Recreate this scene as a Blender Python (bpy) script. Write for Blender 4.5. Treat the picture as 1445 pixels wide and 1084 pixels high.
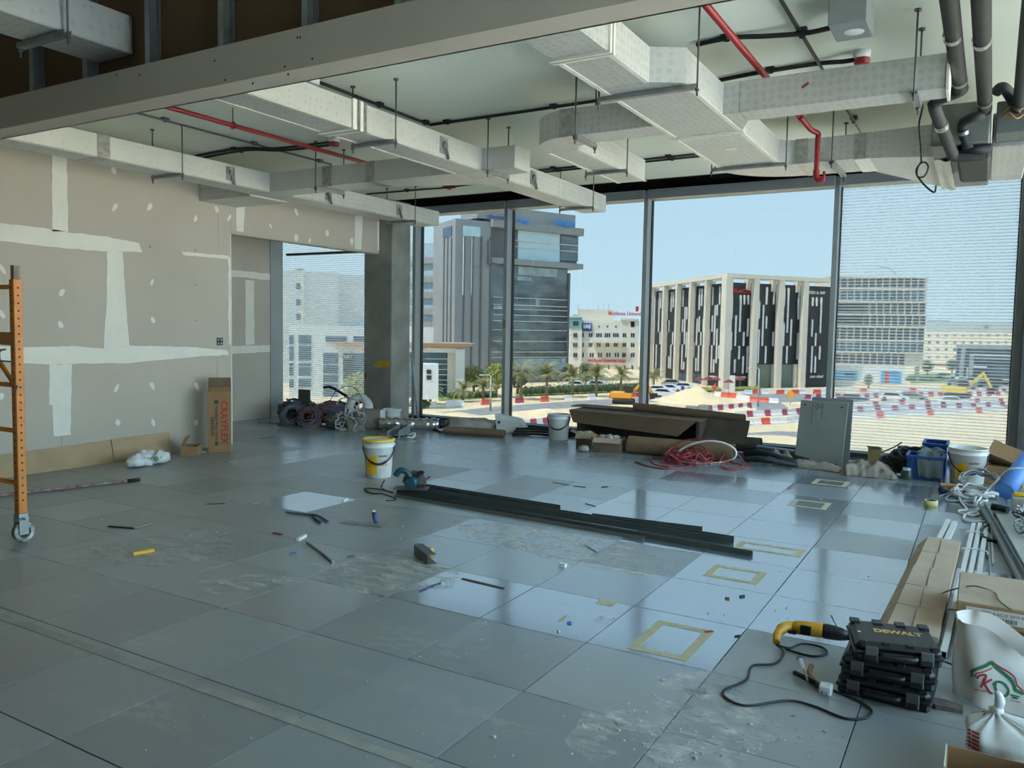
import bpy, math, random
import numpy as np
from mathutils import Vector, Matrix, noise as mnoise
for o in list(bpy.data.objects): bpy.data.objects.remove(o)
SC = bpy.context.scene
COL = SC.collection
# ---------------------------------------------------------------- camera
FPX, IW, IH = 1137.46, 1445, 1084
YAW, PITCH, ROLL = math.radians(30.2408), math.radians(-3.8914), math.radians(0.97566)
EYE = np.array([0.0, 0.0, 1.466])
_f = np.array([-math.sin(YAW)*math.cos(PITCH), math.cos(YAW)*math.cos(PITCH), math.sin(PITCH)])
_r = np.array([math.cos(YAW), math.sin(YAW), 0.0]); _u = np.cross(_r, _f)
CR = math.cos(ROLL)*_r + math.sin(ROLL)*_u; CU = -math.sin(ROLL)*_r + math.cos(ROLL)*_u; CF = _f
cam_d = bpy.data.cameras.new('camera'); cam = bpy.data.objects.new('camera', cam_d); COL.objects.link(cam)
cam_d.sensor_fit = 'HORIZONTAL'; cam_d.sensor_width = 36; cam_d.lens = FPX/IW*36
cam_d.clip_start = 0.05; cam_d.clip_end = 3000
mw = Matrix.Identity(4)
for i in range(3):
    mw[i][0] = CR[i]; mw[i][1] = CU[i]; mw[i][2] = -CF[i]; mw[i][3] = EYE[i]
cam.matrix_world = mw; SC.camera = cam
# ---------------------------------------------------------------- sky, sun, exposure
SKY_HOR, SKY_ZEN, SKY_STR = (0.58, 0.79, 0.90), (0.30, 0.56, 0.90), 8.5
SUN_STR = 27.0
SC.view_settings.view_transform = 'Standard'; SC.view_settings.look = 'None'
SC.view_settings.gamma = 1; SC.view_settings.use_curve_mapping = False
SC.view_settings.exposure = 0.0
W_ = bpy.data.worlds.new('sky'); SC.world = W_; W_.use_nodes = True
nt = W_.node_tree; nt.nodes.clear()
wo = nt.nodes.new('ShaderNodeOutputWorld'); wb = nt.nodes.new('ShaderNodeBackground'); wr = nt.nodes.new('ShaderNodeValToRGB')
ws = nt.nodes.new('ShaderNodeSeparateXYZ'); wt = nt.nodes.new('ShaderNodeTexCoord')
nt.links.new(wt.outputs['Generated'], ws.inputs[0]); nt.links.new(ws.outputs[2], wr.inputs[0])
nt.links.new(wr.outputs[0], wb.inputs[0]); nt.links.new(wb.outputs[0], wo.inputs[0])
wr.color_ramp.elements[0].position = 0.0; wr.color_ramp.elements[0].color = (*SKY_HOR, 1)
wr.color_ramp.elements[1].position = 0.75; wr.color_ramp.elements[1].color = (*SKY_ZEN, 1)
wb.inputs[1].default_value = SKY_STR
sun_d = bpy.data.lights.new('sun', 'SUN'); sun = bpy.data.objects.new('sun', sun_d); COL.objects.link(sun)
sun_d.energy = SUN_STR; sun_d.angle = math.radians(0.6); sun_d.color = (1.0, 0.96, 0.88)
sun.rotation_euler = Vector((0.30, 0.55, -1.0)).to_track_quat('-Z', 'Y').to_euler()
sun.location = (0, -20, 60)
def portal(name, loc, rot, sx, sy):
    d = bpy.data.lights.new(name, 'AREA'); d.shape = 'RECTANGLE'; d.size = sx; d.size_y = sy
    d.cycles.is_portal = True
    o = bpy.data.objects.new(name, d); COL.objects.link(o); o.location = loc; o.rotation_euler = rot
portal('window_portal', (-4.9, 10.75, 1.7), (math.radians(-90), 0, 0), 13.5, 3.4)
portal('side_window_portal', (1.5, 5.7, 1.7), (0, math.radians(90), 0), 3.4, 9.8)
# ---------------------------------------------------------------- pixel helpers (a pixel gives a direction, a real plane gives the distance)
def ray(x, y):
    return CF*FPX + CR*(x-IW/2) - CU*(y-IH/2)
def pl(x, y, ax, v):
    d = ray(x, y); t = (v-EYE[ax])/d[ax]
    return Vector(EYE + d*t)
def fz(x, y, z=0.0): return pl(x, y, 2, z)
def fx(x, y, X): return pl(x, y, 0, X)
def fy(x, y, Y): return pl(x, y, 1, Y)
def at_dist(x, y, d):
    r = ray(x, y); return Vector(EYE + r*(d/math.hypot(r[0], r[1])))
# ---------------------------------------------------------------- mesh builder
class MB:
    def __init__(s): s.v = []; s.f = []; s.s = []
    def add(s, vs, fs, sm=False):
        b = len(s.v); s.v += [Vector(q) for q in vs]; s.f += [tuple(b+i for i in q) for q in fs]; s.s += [sm]*len(fs); return s
    def box(s, x0, x1, y0, y1, z0, z1):
        return s.add([(x0,y0,z0),(x1,y0,z0),(x1,y1,z0),(x0,y1,z0),(x0,y0,z1),(x1,y0,z1),(x1,y1,z1),(x0,y1,z1)],
                     [(0,3,2,1),(4,5,6,7),(0,1,5,4),(1,2,6,5),(2,3,7,6),(3,0,4,7)])
    def hexa(s, p):   # 8 corners, bottom 4 ccw then top 4
        return s.add(p, [(0,3,2,1),(4,5,6,7),(0,1,5,4),(1,2,6,5),(2,3,7,6),(3,0,4,7)])
    def obox(s, c, sx, sy, sz, m=None, bev=0):   # box centred on c, oriented by matrix m
        m = m or Matrix.Identity(3)
        if bev: 
            t = MB(); t.bbox(-sx/2, sx/2, -sy/2, sy/2, -sz/2, sz/2, bev)
        else:
            t = MB(); t.box(-sx/2, sx/2, -sy/2, sy/2, -sz/2, sz/2)
        return s.add([Vector(c)+m@q for q in t.v], t.f)
    def bbox(s, x0, x1, y0, y1, z0, z1, b):   # box with all edges chamfered
        import itertools
        vs = []; idx = {}
        for sx, sy, sz in itertools.product((0,1),(0,1),(0,1)):
            X=(x0,x1)[sx]; Y=(y0,y1)[sy]; Z=(z0,z1)[sz]; dx=b*(1-2*sx); dy=b*(1-2*sy); dz=b*(1-2*sz)
            for a, q in enumerate(((X,Y+dy,Z+dz),(X+dx,Y,Z+dz),(X+dx,Y+dy,Z))):
                idx[(sx,sy,sz,a)] = len(vs); vs.append(q)
        fs = []
        for sx in (0,1): fs.append([idx[(sx,a,c,0)] for a,c in ((0,0),(1,0),(1,1),(0,1))])
        for sy in (0,1): fs.append([idx[(a,sy,c,1)] for a,c in ((0,0),(1,0),(1,1),(0,1))])
        for sz in (0,1): fs.append([idx[(a,c,sz,2)] for a,c in ((0,0),(1,0),(1,1),(0,1))])
        for a,c in itertools.product((0,1),(0,1)):
            fs.append([idx[(0,a,c,1)],idx[(1,a,c,1)],idx[(1,a,c,2)],idx[(0,a,c,2)]])
            fs.append([idx[(a,0,c,0)],idx[(a,1,c,0)],idx[(a,1,c,2)],idx[(a,0,c,2)]])
            fs.append([idx[(a,c,0,0)],idx[(a,c,1,0)],idx[(a,c,1,1)],idx[(a,c,0,1)]])
        for q in itertools.product((0,1),(0,1),(0,1)): fs.append([idx[(*q,0)],idx[(*q,1)],idx[(*q,2)]])
        return s.add(vs, fs)
    def tube(s, pts, r, n=8, cap=True, closed=False):
        pts = [Vector(q) for q in pts]; k = len(pts); rr = r if isinstance(r, (list, tuple)) else [r]*k
        vs = []; fs = []; up = None
        for i in range(k):
            a = pts[i-1] if (i > 0 or closed) else pts[i]; c = pts[(i+1) % k] if (i < k-1 or closed) else pts[i]
            t = (c-a)
            t = t.normalized() if t.length > 1e-9 else Vector((0,0,1))
            if up is None:
                up = Vector((0,0,1)) if abs(t.z) < 0.9 else Vector((1,0,0))
            x = t.cross(up)
            if x.length < 1e-6: x = t.orthogonal()
            x.normalize(); up = x.cross(t).normalized()
            for j in range(n):
                an = 2*math.pi*j/n; vs.append(pts[i]+(x*math.cos(an)+up*math.sin(an))*rr[i])
        for i in range(k if closed else k-1):
            i2 = (i+1) % k
            for j in range(n): fs.append((i*n+j, i*n+(j+1)%n, i2*n+(j+1)%n, i2*n+j))
        s.add(vs, fs, True)
        if cap and not closed:
            b = len(s.v)-len(vs)
            s.f += [tuple(b+j for j in range(n))[::-1], tuple(b+(k-1)*n+j for j in range(n))]; s.s += [False, False]
        return s
    def lathe(s, prof, n=24, c=(0,0,0), ax=None):
        c = Vector(c); vs = []; fs = []
        m = ax or Matrix.Identity(3)
        for r, z in prof:
            for j in range(n):
                a = 2*math.pi*j/n; vs.append(c+m@Vector((r*math.cos(a), r*math.sin(a), z)))
        for i in range(len(prof)-1):
            for j in range(n): fs.append((i*n+j, i*n+(j+1)%n, (i+1)*n+(j+1)%n, (i+1)*n+j))
        return s.add(vs, fs, True)
    def disc(s, c, r, n=24, ax=None):
        m = ax or Matrix.Identity(3)
        return s.add([Vector(c)+m@Vector((r*math.cos(2*math.pi*j/n), r*math.sin(2*math.pi*j/n), 0)) for j in range(n)], [tuple(range(n))])
    def prism(s, poly, off):
        poly = [Vector(q) for q in poly]; off = Vector(off); n = len(poly)
        return s.add(poly+[q+off for q in poly], [tuple(range(n))[::-1], tuple(range(n, 2*n))]+[(i,(i+1)%n,n+(i+1)%n,n+i) for i in range(n)])
    def beam(s, p, q, w, h, up=(0,0,1)):   # box from p to q
        p = Vector(p); q = Vector(q); t = (q-p).normalized(); u = Vector(up); x = t.cross(u).normalized(); u = x.cross(t)
        x *= w/2; u *= h/2
        return s.add([p-x-u, p+x-u, q+x-u, q-x-u, p-x+u, p+x+u, q+x+u, q-x+u], [(0,3,2,1),(4,5,6,7),(0,1,5,4),(1,2,6,5),(2,3,7,6),(3,0,4,7)])
    def chan(s, p, q, w, h, t=0.004, up=(0,0,1), lip=0.0):   # U channel open towards up
        p = Vector(p); q = Vector(q); a = (q-p).normalized(); u = Vector(up); x = a.cross(u).normalized(); u = x.cross(a)
        sec = [(-w/2,h),(-w/2,0),(w/2,0),(w/2,h)]; inn = [(-w/2+t,h),(-w/2+t,t),(w/2-t,t),(w/2-t,h)]
        if lip: sec = [(-w/2+lip,h)]+sec+[(w/2-lip,h)]; inn = [(-w/2+lip,h-t)]+[(-w/2+t,h-t),(-w/2+t,t),(w/2-t,t),(w/2-t,h-t)]+[(w/2-lip,h-t)]
        prof = sec+inn[::-1]; n = len(prof); m = len(sec)
        vs = [e+x*c+u*d for e in (p,q) for c,d in prof]
        fs = [(i,(i+1)%n,n+(i+1)%n,n+i) for i in range(n)]
        for b in (0, n):
            for i in range(m-1): fs.append((b+i, b+i+1, b+n-2-i, b+n-1-i))
        return s.add(vs, fs)
    def grid(s, fn, nu, nv, sm=True):
        vs = [fn(i/nu, j/nv) for j in range(nv+1) for i in range(nu+1)]
        fs = [(j*(nu+1)+i, j*(nu+1)+i+1, (j+1)*(nu+1)+i+1, (j+1)*(nu+1)+i) for j in range(nv) for i in range(nu)]
        return s.add(vs, fs, sm)
    def blob(s, c, rx, ry, rz, seed=0, amp=0.25, fr=2.0, nu=22, nv=12, flat=True, m=None):
        c = Vector(c); vs = []; fs = []
        for j in range(nv+1):
            ph = math.pi*j/nv
            for i in range(nu):
                th = 2*math.pi*i/nu
                d = Vector((math.sin(ph)*math.cos(th), math.sin(ph)*math.sin(th), math.cos(ph)))
                k = 1+amp*(mnoise.noise(d*fr+Vector((seed*7.3, seed*3.1, seed))) + 0.5*mnoise.noise(d*fr*2.3+Vector((seed, 5, seed*2))))
                q = Vector((d.x*rx*k, d.y*ry*k, d.z*rz*k))
                if m: q = m@q
                if flat: q.z = max(q.z, -rz*0.6)
                vs.append(c+q)
        for j in range(nv):
            for i in range(nu): fs.append((j*nu+i, (j+1)*nu+i, (j+1)*nu+(i+1)%nu, j*nu+(i+1)%nu))
        return s.add(vs, fs, True)
    def xf(s, m):
        s.v = [m@q for q in s.v]; return s
def spline(P, k=8, closed=False):
    P = [Vector(q) for q in P]; n = len(P); out = []
    if n < 3: return P
    for i in range(n if closed else n-1):
        if closed: a,b,c,d = P[i-1],P[i],P[(i+1)%n],P[(i+2)%n]
        else: a,b,c,d = P[max(i-1,0)],P[i],P[i+1],P[min(i+2,n-1)]
        for j in range(k):
            t = j/k; out.append(0.5*((2*b)+(c-a)*t+(2*a-5*b+4*c-d)*t*t+(3*b-a-3*c+d)*t**3))
    if not closed: out.append(P[-1])
    return out
def rz(a): return Matrix.Rotation(a, 3, 'Z')
# ---------------------------------------------------------------- objects
def tag(o, label=None, cat=None, group=None, kind=None):
    if label: o['label'] = label
    if cat: o['category'] = cat
    if group: o['group'] = group
    if kind: o['kind'] = kind
    return o
def wloc(o):
    v = Vector((0,0,0))
    while o: v = v+Vector(o.location); o = o.parent
    return v
def mesh(name, mb, mat, off=Vector((0,0,0))):
    me = bpy.data.meshes.new(name); me.from_pydata([tuple(q-off) for q in mb.v], [], mb.f)
    me.polygons.foreach_set('use_smooth', mb.s)
    if mat: me.materials.append(mat)
    me.update()
    return me
def link(name, me, parent=None, loc=(0,0,0)):
    o = bpy.data.objects.new(name, me); COL.objects.link(o); o.location = loc
    if parent: o.parent = parent
    return o
def part(name, mb, mat, parent, label=None, local=False, kind=None):
    off = Vector((0,0,0)) if local else wloc(parent)
    if parent.type == 'EMPTY' or local:
        o = link(name, mesh(name, mb, mat, off), parent)
    else:
        o = link(name, mesh(name, mb, mat, off), parent)
    if label: o['label'] = label
    if kind: o['kind'] = kind
    return o
def thing(name, label, cat, loc=(0,0,0), rot=0, group=None):
    o = bpy.data.objects.new(name, None); COL.objects.link(o); o.empty_display_size = 0.1
    o.location = loc; o.rotation_euler = (0,0,rot)
    return tag(o, label, cat, group)
def solo(name, mb, mat, label, cat, group=None, kind=None):
    xs = [q.x for q in mb.v]; ys = [q.y for q in mb.v]; zs = [q.z for q in mb.v]
    off = Vector(((min(xs)+max(xs))/2, (min(ys)+max(ys))/2, min(zs)))
    o = link(name, mesh(name, mb, mat, off), None, off)
    return tag(o, label, cat, group, kind)
def struct(name, mb, mat, parent=None):
    if parent: return part(name, mb, mat, parent)
    xs = [q.x for q in mb.v]; ys = [q.y for q in mb.v]; zs = [q.z for q in mb.v]
    off = Vector((min(xs), min(ys), min(zs)))
    o = link(name, mesh(name, mb, mat, off), None, off); o['kind'] = 'structure'; return o
def copy_tree(o, parent=None):
    c = o.copy(); COL.objects.link(c); c.parent = parent
    for ch in list(o.children): copy_tree(ch, c)
    return c
def text_mb(txt, size, m, loc, ext=0.0, bold=0.0, width=None):
    cu = bpy.data.curves.new('lettering', 'FONT'); cu.body = txt; cu.size = size; cu.extrude = ext; cu.offset = bold
    cu.align_x = 'CENTER'; cu.align_y = 'CENTER'; cu.resolution_u = 3
    ob = bpy.data.objects.new('lettering', cu); COL.objects.link(ob)
    dg = bpy.context.evaluated_depsgraph_get(); me = bpy.data.meshes.new_from_object(ob.evaluated_get(dg))
    mb = MB(); vs = [v.co.copy() for v in me.vertices]
    if vs:
        x0 = min(v.x for v in vs); x1 = max(v.x for v in vs); cx = (x0+x1)/2
        y0 = min(v.y for v in vs); y1 = max(v.y for v in vs); cyy = (y0+y1)/2
        k = (width/(x1-x0)) if width else 1
        vs = [Vector(((v.x-cx)*k, v.y-cyy, v.z)) for v in vs]
    mb.add([Vector(loc)+m@v for v in vs], [tuple(p.vertices) for p in me.polygons])
    bpy.data.objects.remove(ob); bpy.data.curves.remove(cu); bpy.data.meshes.remove(me)
    return mb
def basis(x, y):   # matrix whose local x,y axes are the given vectors
    x = Vector(x).normalized(); y = Vector(y); z = x.cross(y).normalized(); y = z.cross(x)
    return Matrix((x, y, z)).transposed()
# ---------------------------------------------------------------- materials
def lin(c): return tuple((v/255/12.92 if v/255 <= .04045 else ((v/255+.055)/1.055)**2.4) for v in c)
MATS = {}
def M(name, rgb, rough=0.6, metal=0.0, var=0.12, scale=6.0, bump=0.0, bscale=40.0, spec=0.5, ior=1.5, stretch=None, rgb2=None, coat=0.0, trans=0.0, world=True):
    if name in MATS: return MATS[name]
    m = bpy.data.materials.new(name); m.use_nodes = True; t = m.node_tree; b = t.nodes['Principled BSDF']
    c = lin(rgb)
    b.inputs['Roughness'].default_value = rough; b.inputs['Metallic'].default_value = metal; b.inputs['IOR'].default_value = ior
    b.inputs['Specular IOR Level'].default_value = spec
    if coat: b.inputs['Coat Weight'].default_value = coat; b.inputs['Coat Roughness'].default_value = 0.1
    tc = t.nodes.new('ShaderNodeNewGeometry') if world else t.nodes.new('ShaderNodeTexCoord'); out = tc.outputs['Position' if world else 'Object']
    if stretch:
        mp = t.nodes.new('ShaderNodeMapping'); mp.inputs['Scale'].default_value = stretch; t.links.new(out, mp.inputs[0]); out = mp.outputs[0]
    n = t.nodes.new('ShaderNodeTexNoise'); n.inputs['Scale'].default_value = scale; n.inputs['Detail'].default_value = 5
    t.links.new(out, n.inputs['Vector'])
    r = t.nodes.new('ShaderNodeValToRGB'); r.color_ramp.elements[0].position = 0.3; r.color_ramp.elements[1].position = 0.7
    c2 = lin(rgb2) if rgb2 else tuple(min(1, x*(1+var)) for x in c)
    c1 = c if rgb2 else tuple(x*(1-var) for x in c)
    r.color_ramp.elements[0].color = (*c1, 1); r.color_ramp.elements[1].color = (*c2, 1)
    t.links.new(n.outputs['Fac'], r.inputs[0]); t.links.new(r.outputs[0], b.inputs['Base Color'])
    if bump:
        n2 = t.nodes.new('ShaderNodeTexNoise'); n2.inputs['Scale'].default_value = bscale; t.links.new(out, n2.inputs['Vector'])
        bp = t.nodes.new('ShaderNodeBump'); bp.inputs['Strength'].default_value = bump; bp.inputs['Distance'].default_value = 0.01
        t.links.new(n2.outputs['Fac'], bp.inputs['Height']); t.links.new(bp.outputs[0], b.inputs['Normal'])
    if trans: b.inputs['Transmission Weight'].default_value = trans
    MATS[name] = m
    return m
GYP = M('plasterboard', (184,174,159), 0.85, var=0.05, scale=1.3, bump=0.05)
COMP = M('joint_compound', (226,221,208), 0.8, var=0.04, scale=4, bump=0.1, bscale=20)
CONC = M('concrete', (132,132,124), 0.85, var=0.22, scale=3, bump=0.3, bscale=30)
CEIL = M('ceiling_paint', (216,221,207), 0.8, var=0.04, scale=0.8)
DARK = M('void_black', (14,15,16), 0.8, var=0.3, scale=5)
ALU = M('aluminium_frame', (150,156,156), 0.4, metal=0.35, var=0.04)
ALUD = M('frame_dark', (52,54,54), 0.45, metal=0.2, var=0.05)
SEAM = M('tile_seam', (16,18,19), 0.9, var=0.2)
BROWN = M('board_back_paper', (104,80,55), 0.9, var=0.12, scale=2)
STEEL = M('galvanised_steel', (142,146,146), 0.42, metal=0.75, var=0.12, scale=15)
STEELD = M('dull_steel_channel', (84,90,86), 0.45, metal=0.55, var=0.15, scale=10)
CARD = M('cardboard', (150,118,82), 0.9, var=0.08, scale=6, bump=0.04)
CARDL = M('cardboard_pale', (176,158,136), 0.9, var=0.08, scale=5, bump=0.05)
CARDD = M('cardboard_dark', (112,94,74), 0.9, var=0.12, scale=5)
BLK = M('black_rubber', (24,25,26), 0.55, var=0.2, scale=12)
BLKP = M('black_plastic', (27,29,30), 0.42, var=0.18, scale=18, bump=0.05, bscale=90)
WHT = M('white_plastic', (214,216,212), 0.4, var=0.03)
RED = M('red_paint', (146,34,36), 0.4, var=0.1)
YEL = M('yellow_print', (232,180,24), 0.45, var=0.05)
ORG = M('scaffold_orange', (196,118,40), 0.5, var=0.12, scale=14)
INK = M('dark_ink', (34,34,36), 0.7, var=0.05)
# ================================================================ room shell
CZ = 3.35                    # ceiling soffit
XL, XR, YW, YB = -7.9, 1.25, 10.42, -4.6
# ---- floor and raised floor tiles
def tile_mat(name, rgb, rough, ior, dust, sw=0.42, rv=0.025):
    m = bpy.data.materials.new(name); m.use_nodes = True; t = m.node_tree; b = t.nodes['Principled BSDF']; L = t.links.new
    g = t.nodes.new('ShaderNodeNewGeometry'); oi = t.nodes.new('ShaderNodeObjectInfo')
    def noise(sc, st, det=6):
        mp = t.nodes.new('ShaderNodeMapping'); mp.inputs['Scale'].default_value = st; L(g.outputs['Position'], mp.inputs[0])
        n = t.nodes.new('ShaderNodeTexNoise'); n.inputs['Scale'].default_value = sc; n.inputs['Detail'].default_value = det; n.inputs['Roughness'].default_value = 0.62
        L(mp.outputs[0], n.inputs['Vector']); return n.outputs['Fac']
    def ramp(src, a, c, v0=0.0, v1=1.0):
        r = t.nodes.new('ShaderNodeMapRange'); r.inputs[1].default_value = a; r.inputs[2].default_value = c; r.inputs[3].default_value = v0; r.inputs[4].default_value = v1
        L(src, r.inputs[0]); return r.outputs[0]
    def math2(op, a, c):
        n = t.nodes.new('ShaderNodeMath'); n.operation = op
        for i, q in enumerate((a, c)):
            if hasattr(q, 'is_linked'): L(q, n.inputs[i])
            else: n.inputs[i].default_value = q
        return n.outputs[0]
    streak = ramp(noise(3.2, (0.5, 1.4, 1)), 0.53, 0.68)
    fine = ramp(noise(26, (0.5, 1.0, 1)), 0.44, 0.62)
    smear = math2('MULTIPLY', streak, fine)
    veil = ramp(noise(1.1, (1, 1, 1), 3), 0.35, 0.75)
    d = math2('MULTIPLY', math2('ADD', math2('MULTIPLY', smear, sw), math2('MULTIPLY', veil, 0.14)), dust)
    base = t.nodes.new('ShaderNodeMixRGB'); base.inputs[1].default_value = (*lin(rgb), 1); base.inputs[2].default_value = (*lin([v*0.84 for v in rgb]), 1)
    L(oi.outputs['Random'], base.inputs[0])
    mix = t.nodes.new('ShaderNodeMixRGB'); mix.inputs[2].default_value = (*lin((176,172,160)), 1); L(d, mix.inputs[0]); L(base.outputs[0], mix.inputs[1])
    L(mix.outputs[0], b.inputs['Base Color'])
    rr = math2('ADD', math2('ADD', math2('MULTIPLY', d, 0.22), rough), math2('MULTIPLY', fine, rv))
    L(rr, b.inputs['Roughness']); b.inputs['IOR'].default_value = ior
    n2 = noise(0.9, (1, 1, 1), 2); bp = t.nodes.new('ShaderNodeBump'); bp.inputs['Strength'].default_value = 0.02; bp.inputs['Distance'].default_value = 0.05
    L(n2, bp.inputs['Height']); L(bp.outputs[0], b.inputs['Normal'])
    return m
T_DUST = tile_mat('tile_dusty', (138,147,146), 0.35, 2.1, 0.9, 0.7)
T_MID = tile_mat('tile_worn', (132,143,145), 0.23, 4.0, 0.5, 0.16, 0.0)
T_CLEAN = tile_mat('tile_clean', (104,117,122), 0.12, 6.5, 0.6, 0.35, 0.01)
floor = struct('floor', MB().box(-13.2, XR, YB, 10.66, -0.33, -0.03), SEAM)
TX, TY, TX0, TY0 = 0.5975, 0.602, -0.35, 2.18
def tile_of(px, py):
    q = fz(px, py); return (math.floor((q.x-TX0)/TX), math.floor((q.y-TY0)/TY))
clean_px = [(450,713),(650,845),(795,870),(940,905),(1000,850),(1085,825),(870,725),(960,700),(1030,715),(1110,765),(1160,780),
            (1150,850),(1180,720),(1250,700),(1240,750),(1220,800),(1260,830),(1010,770),(960,750),(1080,730),(1100,690),(1200,690),(1290,700),
            (1130,710),(1290,760),(980,680),(1060,690),(1010,735),(900,715),(1090,880),(1180,835),(1200,870),(1235,870),(1300,810),(1240,650),(1300,690),(1330,720),(970,840),(1030,880)]
mid_px = [(435,855),(560,840),(620,690),(700,680),(760,700),(840,690),(900,665),(700,650),(840,650),(600,650),(760,640),(950,650),(720,840),(680,800),(590,770),(800,820),(880,830),(700,610),(780,760),
          (640,760),(500,860),(380,655),(470,640),(1050,670),(1000,660),(850,800),(930,690),(350,620),(420,615),(620,620),(560,620),(660,900),(750,920),(860,930)]
CLEAN = {tile_of(*q) for q in clean_px}; MID = {tile_of(*q) for q in mid_px}
def tile_mesh(mat, w=TX, l=TY):
    g = 0.0022
    return mesh('floor_tile', MB().bbox(g, w-g, g, l-g, -0.03, 0.0, 0.0012), mat)
TM = {0: tile_mesh(T_DUST), 1: tile_mesh(T_MID), 2: tile_mesh(T_CLEAN)}
rest = MB()
for i in range(-22, 6):
    for j in range(-12, 14):
        x0 = TX0+i*TX; y0 = TY0+j*TY; x1 = min(x0+TX, XR); y1 = min(y0+TY, 10.40)
        if x0 < -13.0 or y0 < YB or y1-y0 < 0.05 or x1-x0 < 0.05: continue
        if x1 < XL-0.15 and y1 < 6.3: continue
        c = Vector(((x0+x1)/2, (y0+y1)/2, -1.466)); d = c.dot(Vector(CF)); px = IW/2+FPX*c.dot(Vector(CR))/d if d > 0.2 else -999; py = IH/2-FPX*c.dot(Vector(CU))/d if d > 0.2 else -999
        vis = -120 < px < IW+120 and py < IH+160 and d > 0.2 and not (x1 < -10.9)
        if vis:
            k = 2 if (i, j) in CLEAN else (1 if ((i, j) in MID or j > 7) else 0)
            me = TM[k] if (x1-x0 > TX-0.01 and y1-y0 > TY-0.01) else tile_mesh((T_DUST, T_MID, T_CLEAN)[k], x1-x0, y1-y0)
            link('floor_tile', me, floor, Vector((x0, y0, 0))-wloc(floor))
        else: rest.box(x0+0.002, x1-0.002, y0+0.002, y1-0.002, -0.03, 0)
o = part('floor_tile_rest', rest, T_DUST, floor, kind='stuff')
# pale adhesive strip of an old partition line
TAPE = M('masking_tape', (178,170,136), 0.8, var=0.1, scale=20, bump=0.1)
LINEM = M('pale_floor_strip', (150,148,138), 0.85, var=0.12, scale=12)
part('floor_strip', MB().box(-7.5, 1.0, 2.085, 2.135, 0.0003, 0.002), LINEM, floor)
# ---- ceiling
cl = struct('ceiling', MB().box(-13.2, XR+0.15, YB-0.1, 9.6, CZ, CZ+0.6), CEIL)
struct('trim_1', MB().box(-13.2, XR+0.15, 9.6, 9.64, CZ-0.002, 3.95).box(-13.2, XR+0.15, 9.64, 10.9, 3.9, 3.95).box(-13.2, XR+0.15, 10.66, 10.7, 3.36, 3.9), DARK)
# ---- left wall, boards, compound
wl = struct('wall_left', MB().box(XL-0.14, XL-0.013, YB, 6.755, 0, CZ).box(XL-0.14, XL-0.013, 6.755, 9.52, 2.565, CZ), GYP)
def onwall(q): return fx(q[0], q[1], XL)
def z5(x, y): return (x/3.0104, 300+y/3.0104)
def z1(x, y): return (x/3.0104, y/3.0104)
def z2(x, y): return (320+x/3.0104, 60+y/3.0104)
zj2 = onwall(z5(300, 118)).z; zj1 = onwall(z5(150, 605)).z
yu = onwall(z5(255, 30)).y; ym = onwall(z5(488, 360)).y; yl = onwall(z5(258, 800)).y
g = 0.0015
rows = [(0.0, zj1, yl), (zj1, zj2, ym), (zj2, CZ, yu)]
for z0_, z1_, ys in rows:
    cuts = [YB, ys-2.4, ys-1.2, ys, 6.755] if ys+1.9 > 6.755 else [YB, ys-1.2, ys, ys+1.9, 6.755]
    for a, c in zip(cuts[:-1], cuts[1:]):
        part('plasterboard', MB().box(XL-0.013, XL, a+g, c-g, z0_+g, z1_-g), GYP, wl)
part('plasterboard', MB().box(XL-0.013, XL, 6.755, 9.0, 2.57, CZ), GYP, wl); part('plasterboard', MB().box(XL-0.013, XL, 9.003, 9.52, 2.57, CZ), GYP, wl)
part('soffit_board', MB().box(XL-0.14, XL, 6.76, 9.52, 2.555, 2.567), GYP, wl)
part('corner_bead', MB().box(XL-0.14, XL+0.002, 6.752, 6.762, 0.0, 2.56), COMP, wl)
rnd = random.Random(5)
def compound(poly, wall, plane, th=0.0025, rough=0.35, name='joint_compound', n=7):
    """a skim of filler with a ragged outline, laid on a real wall face"""
    P = [Vector(q) for q in poly]; out = []
    for i in range(len(P)):
        a, c = P[i], P[(i+1) % len(P)]; L_ = (c-a).length; k = max(1, int(L_/0.05))
        for j in range(k):
            q = a.lerp(c, j/k); 
            if j: q = q+Vector((0, rnd.uniform(-1,1), rnd.uniform(-1,1)))*0.013*rough
            out.append(q)
    part(name, MB().prism(out, (th, 0, 0)), COMP, wall)
def polyw(pts, X=XL): return [fx(*q, X) for q in pts]
compound(polyw([z1(220,655), z1(282,655), z1(290,985), z1(222,985)]), wl, XL)
compound(polyw([z5(-90,32), z5(0,45), z5(215,70), z5(290,85), z5(440,100), z5(590,130), z5(605,168), z5(440,165), z5(200,145), z5(0,120), z5(-90,108)]), wl, XL)
compound(polyw([z5(455,165), z5(520,168), z5(535,400), z5(550,566), z5(440,578), z5(452,400)]), wl, XL)
compound(polyw([z5(-100,560), z5(90,572), z5(330,568), z5(440,578), z5(550,565), z5(820,572), z5(965,585), z5(972,605), z5(830,612), z5(540,640), z5(440,640), z5(200,645), z5(0,632), z5(-100,618)]), wl, XL)
compound(polyw([z5(210,645), z5(305,645), z5(300,945), z5(228,950), z5(222,820), z5(208,815)]), wl, XL)
compound(polyw([z5(770,165), z5(970,183), z5(972,198), z5(780,181)]), wl, XL)
compound(polyw([z1(1003,875), z1(1040,878), z1(1034,985), z1(1004,980)]), wl, XL)
compound(polyw([z2(545,735), z2(577,738), z2(572,880), z2(543,877)]), wl, XL)
compound(polyw([z2(640,760), z2(664,762), z2(662,885), z2(640,884)]), wl, XL)
compound(polyw([z5(968,190), z5(978,190), z5(980,560), z5(972,560)]), wl, XL, rough=0.6)
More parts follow.
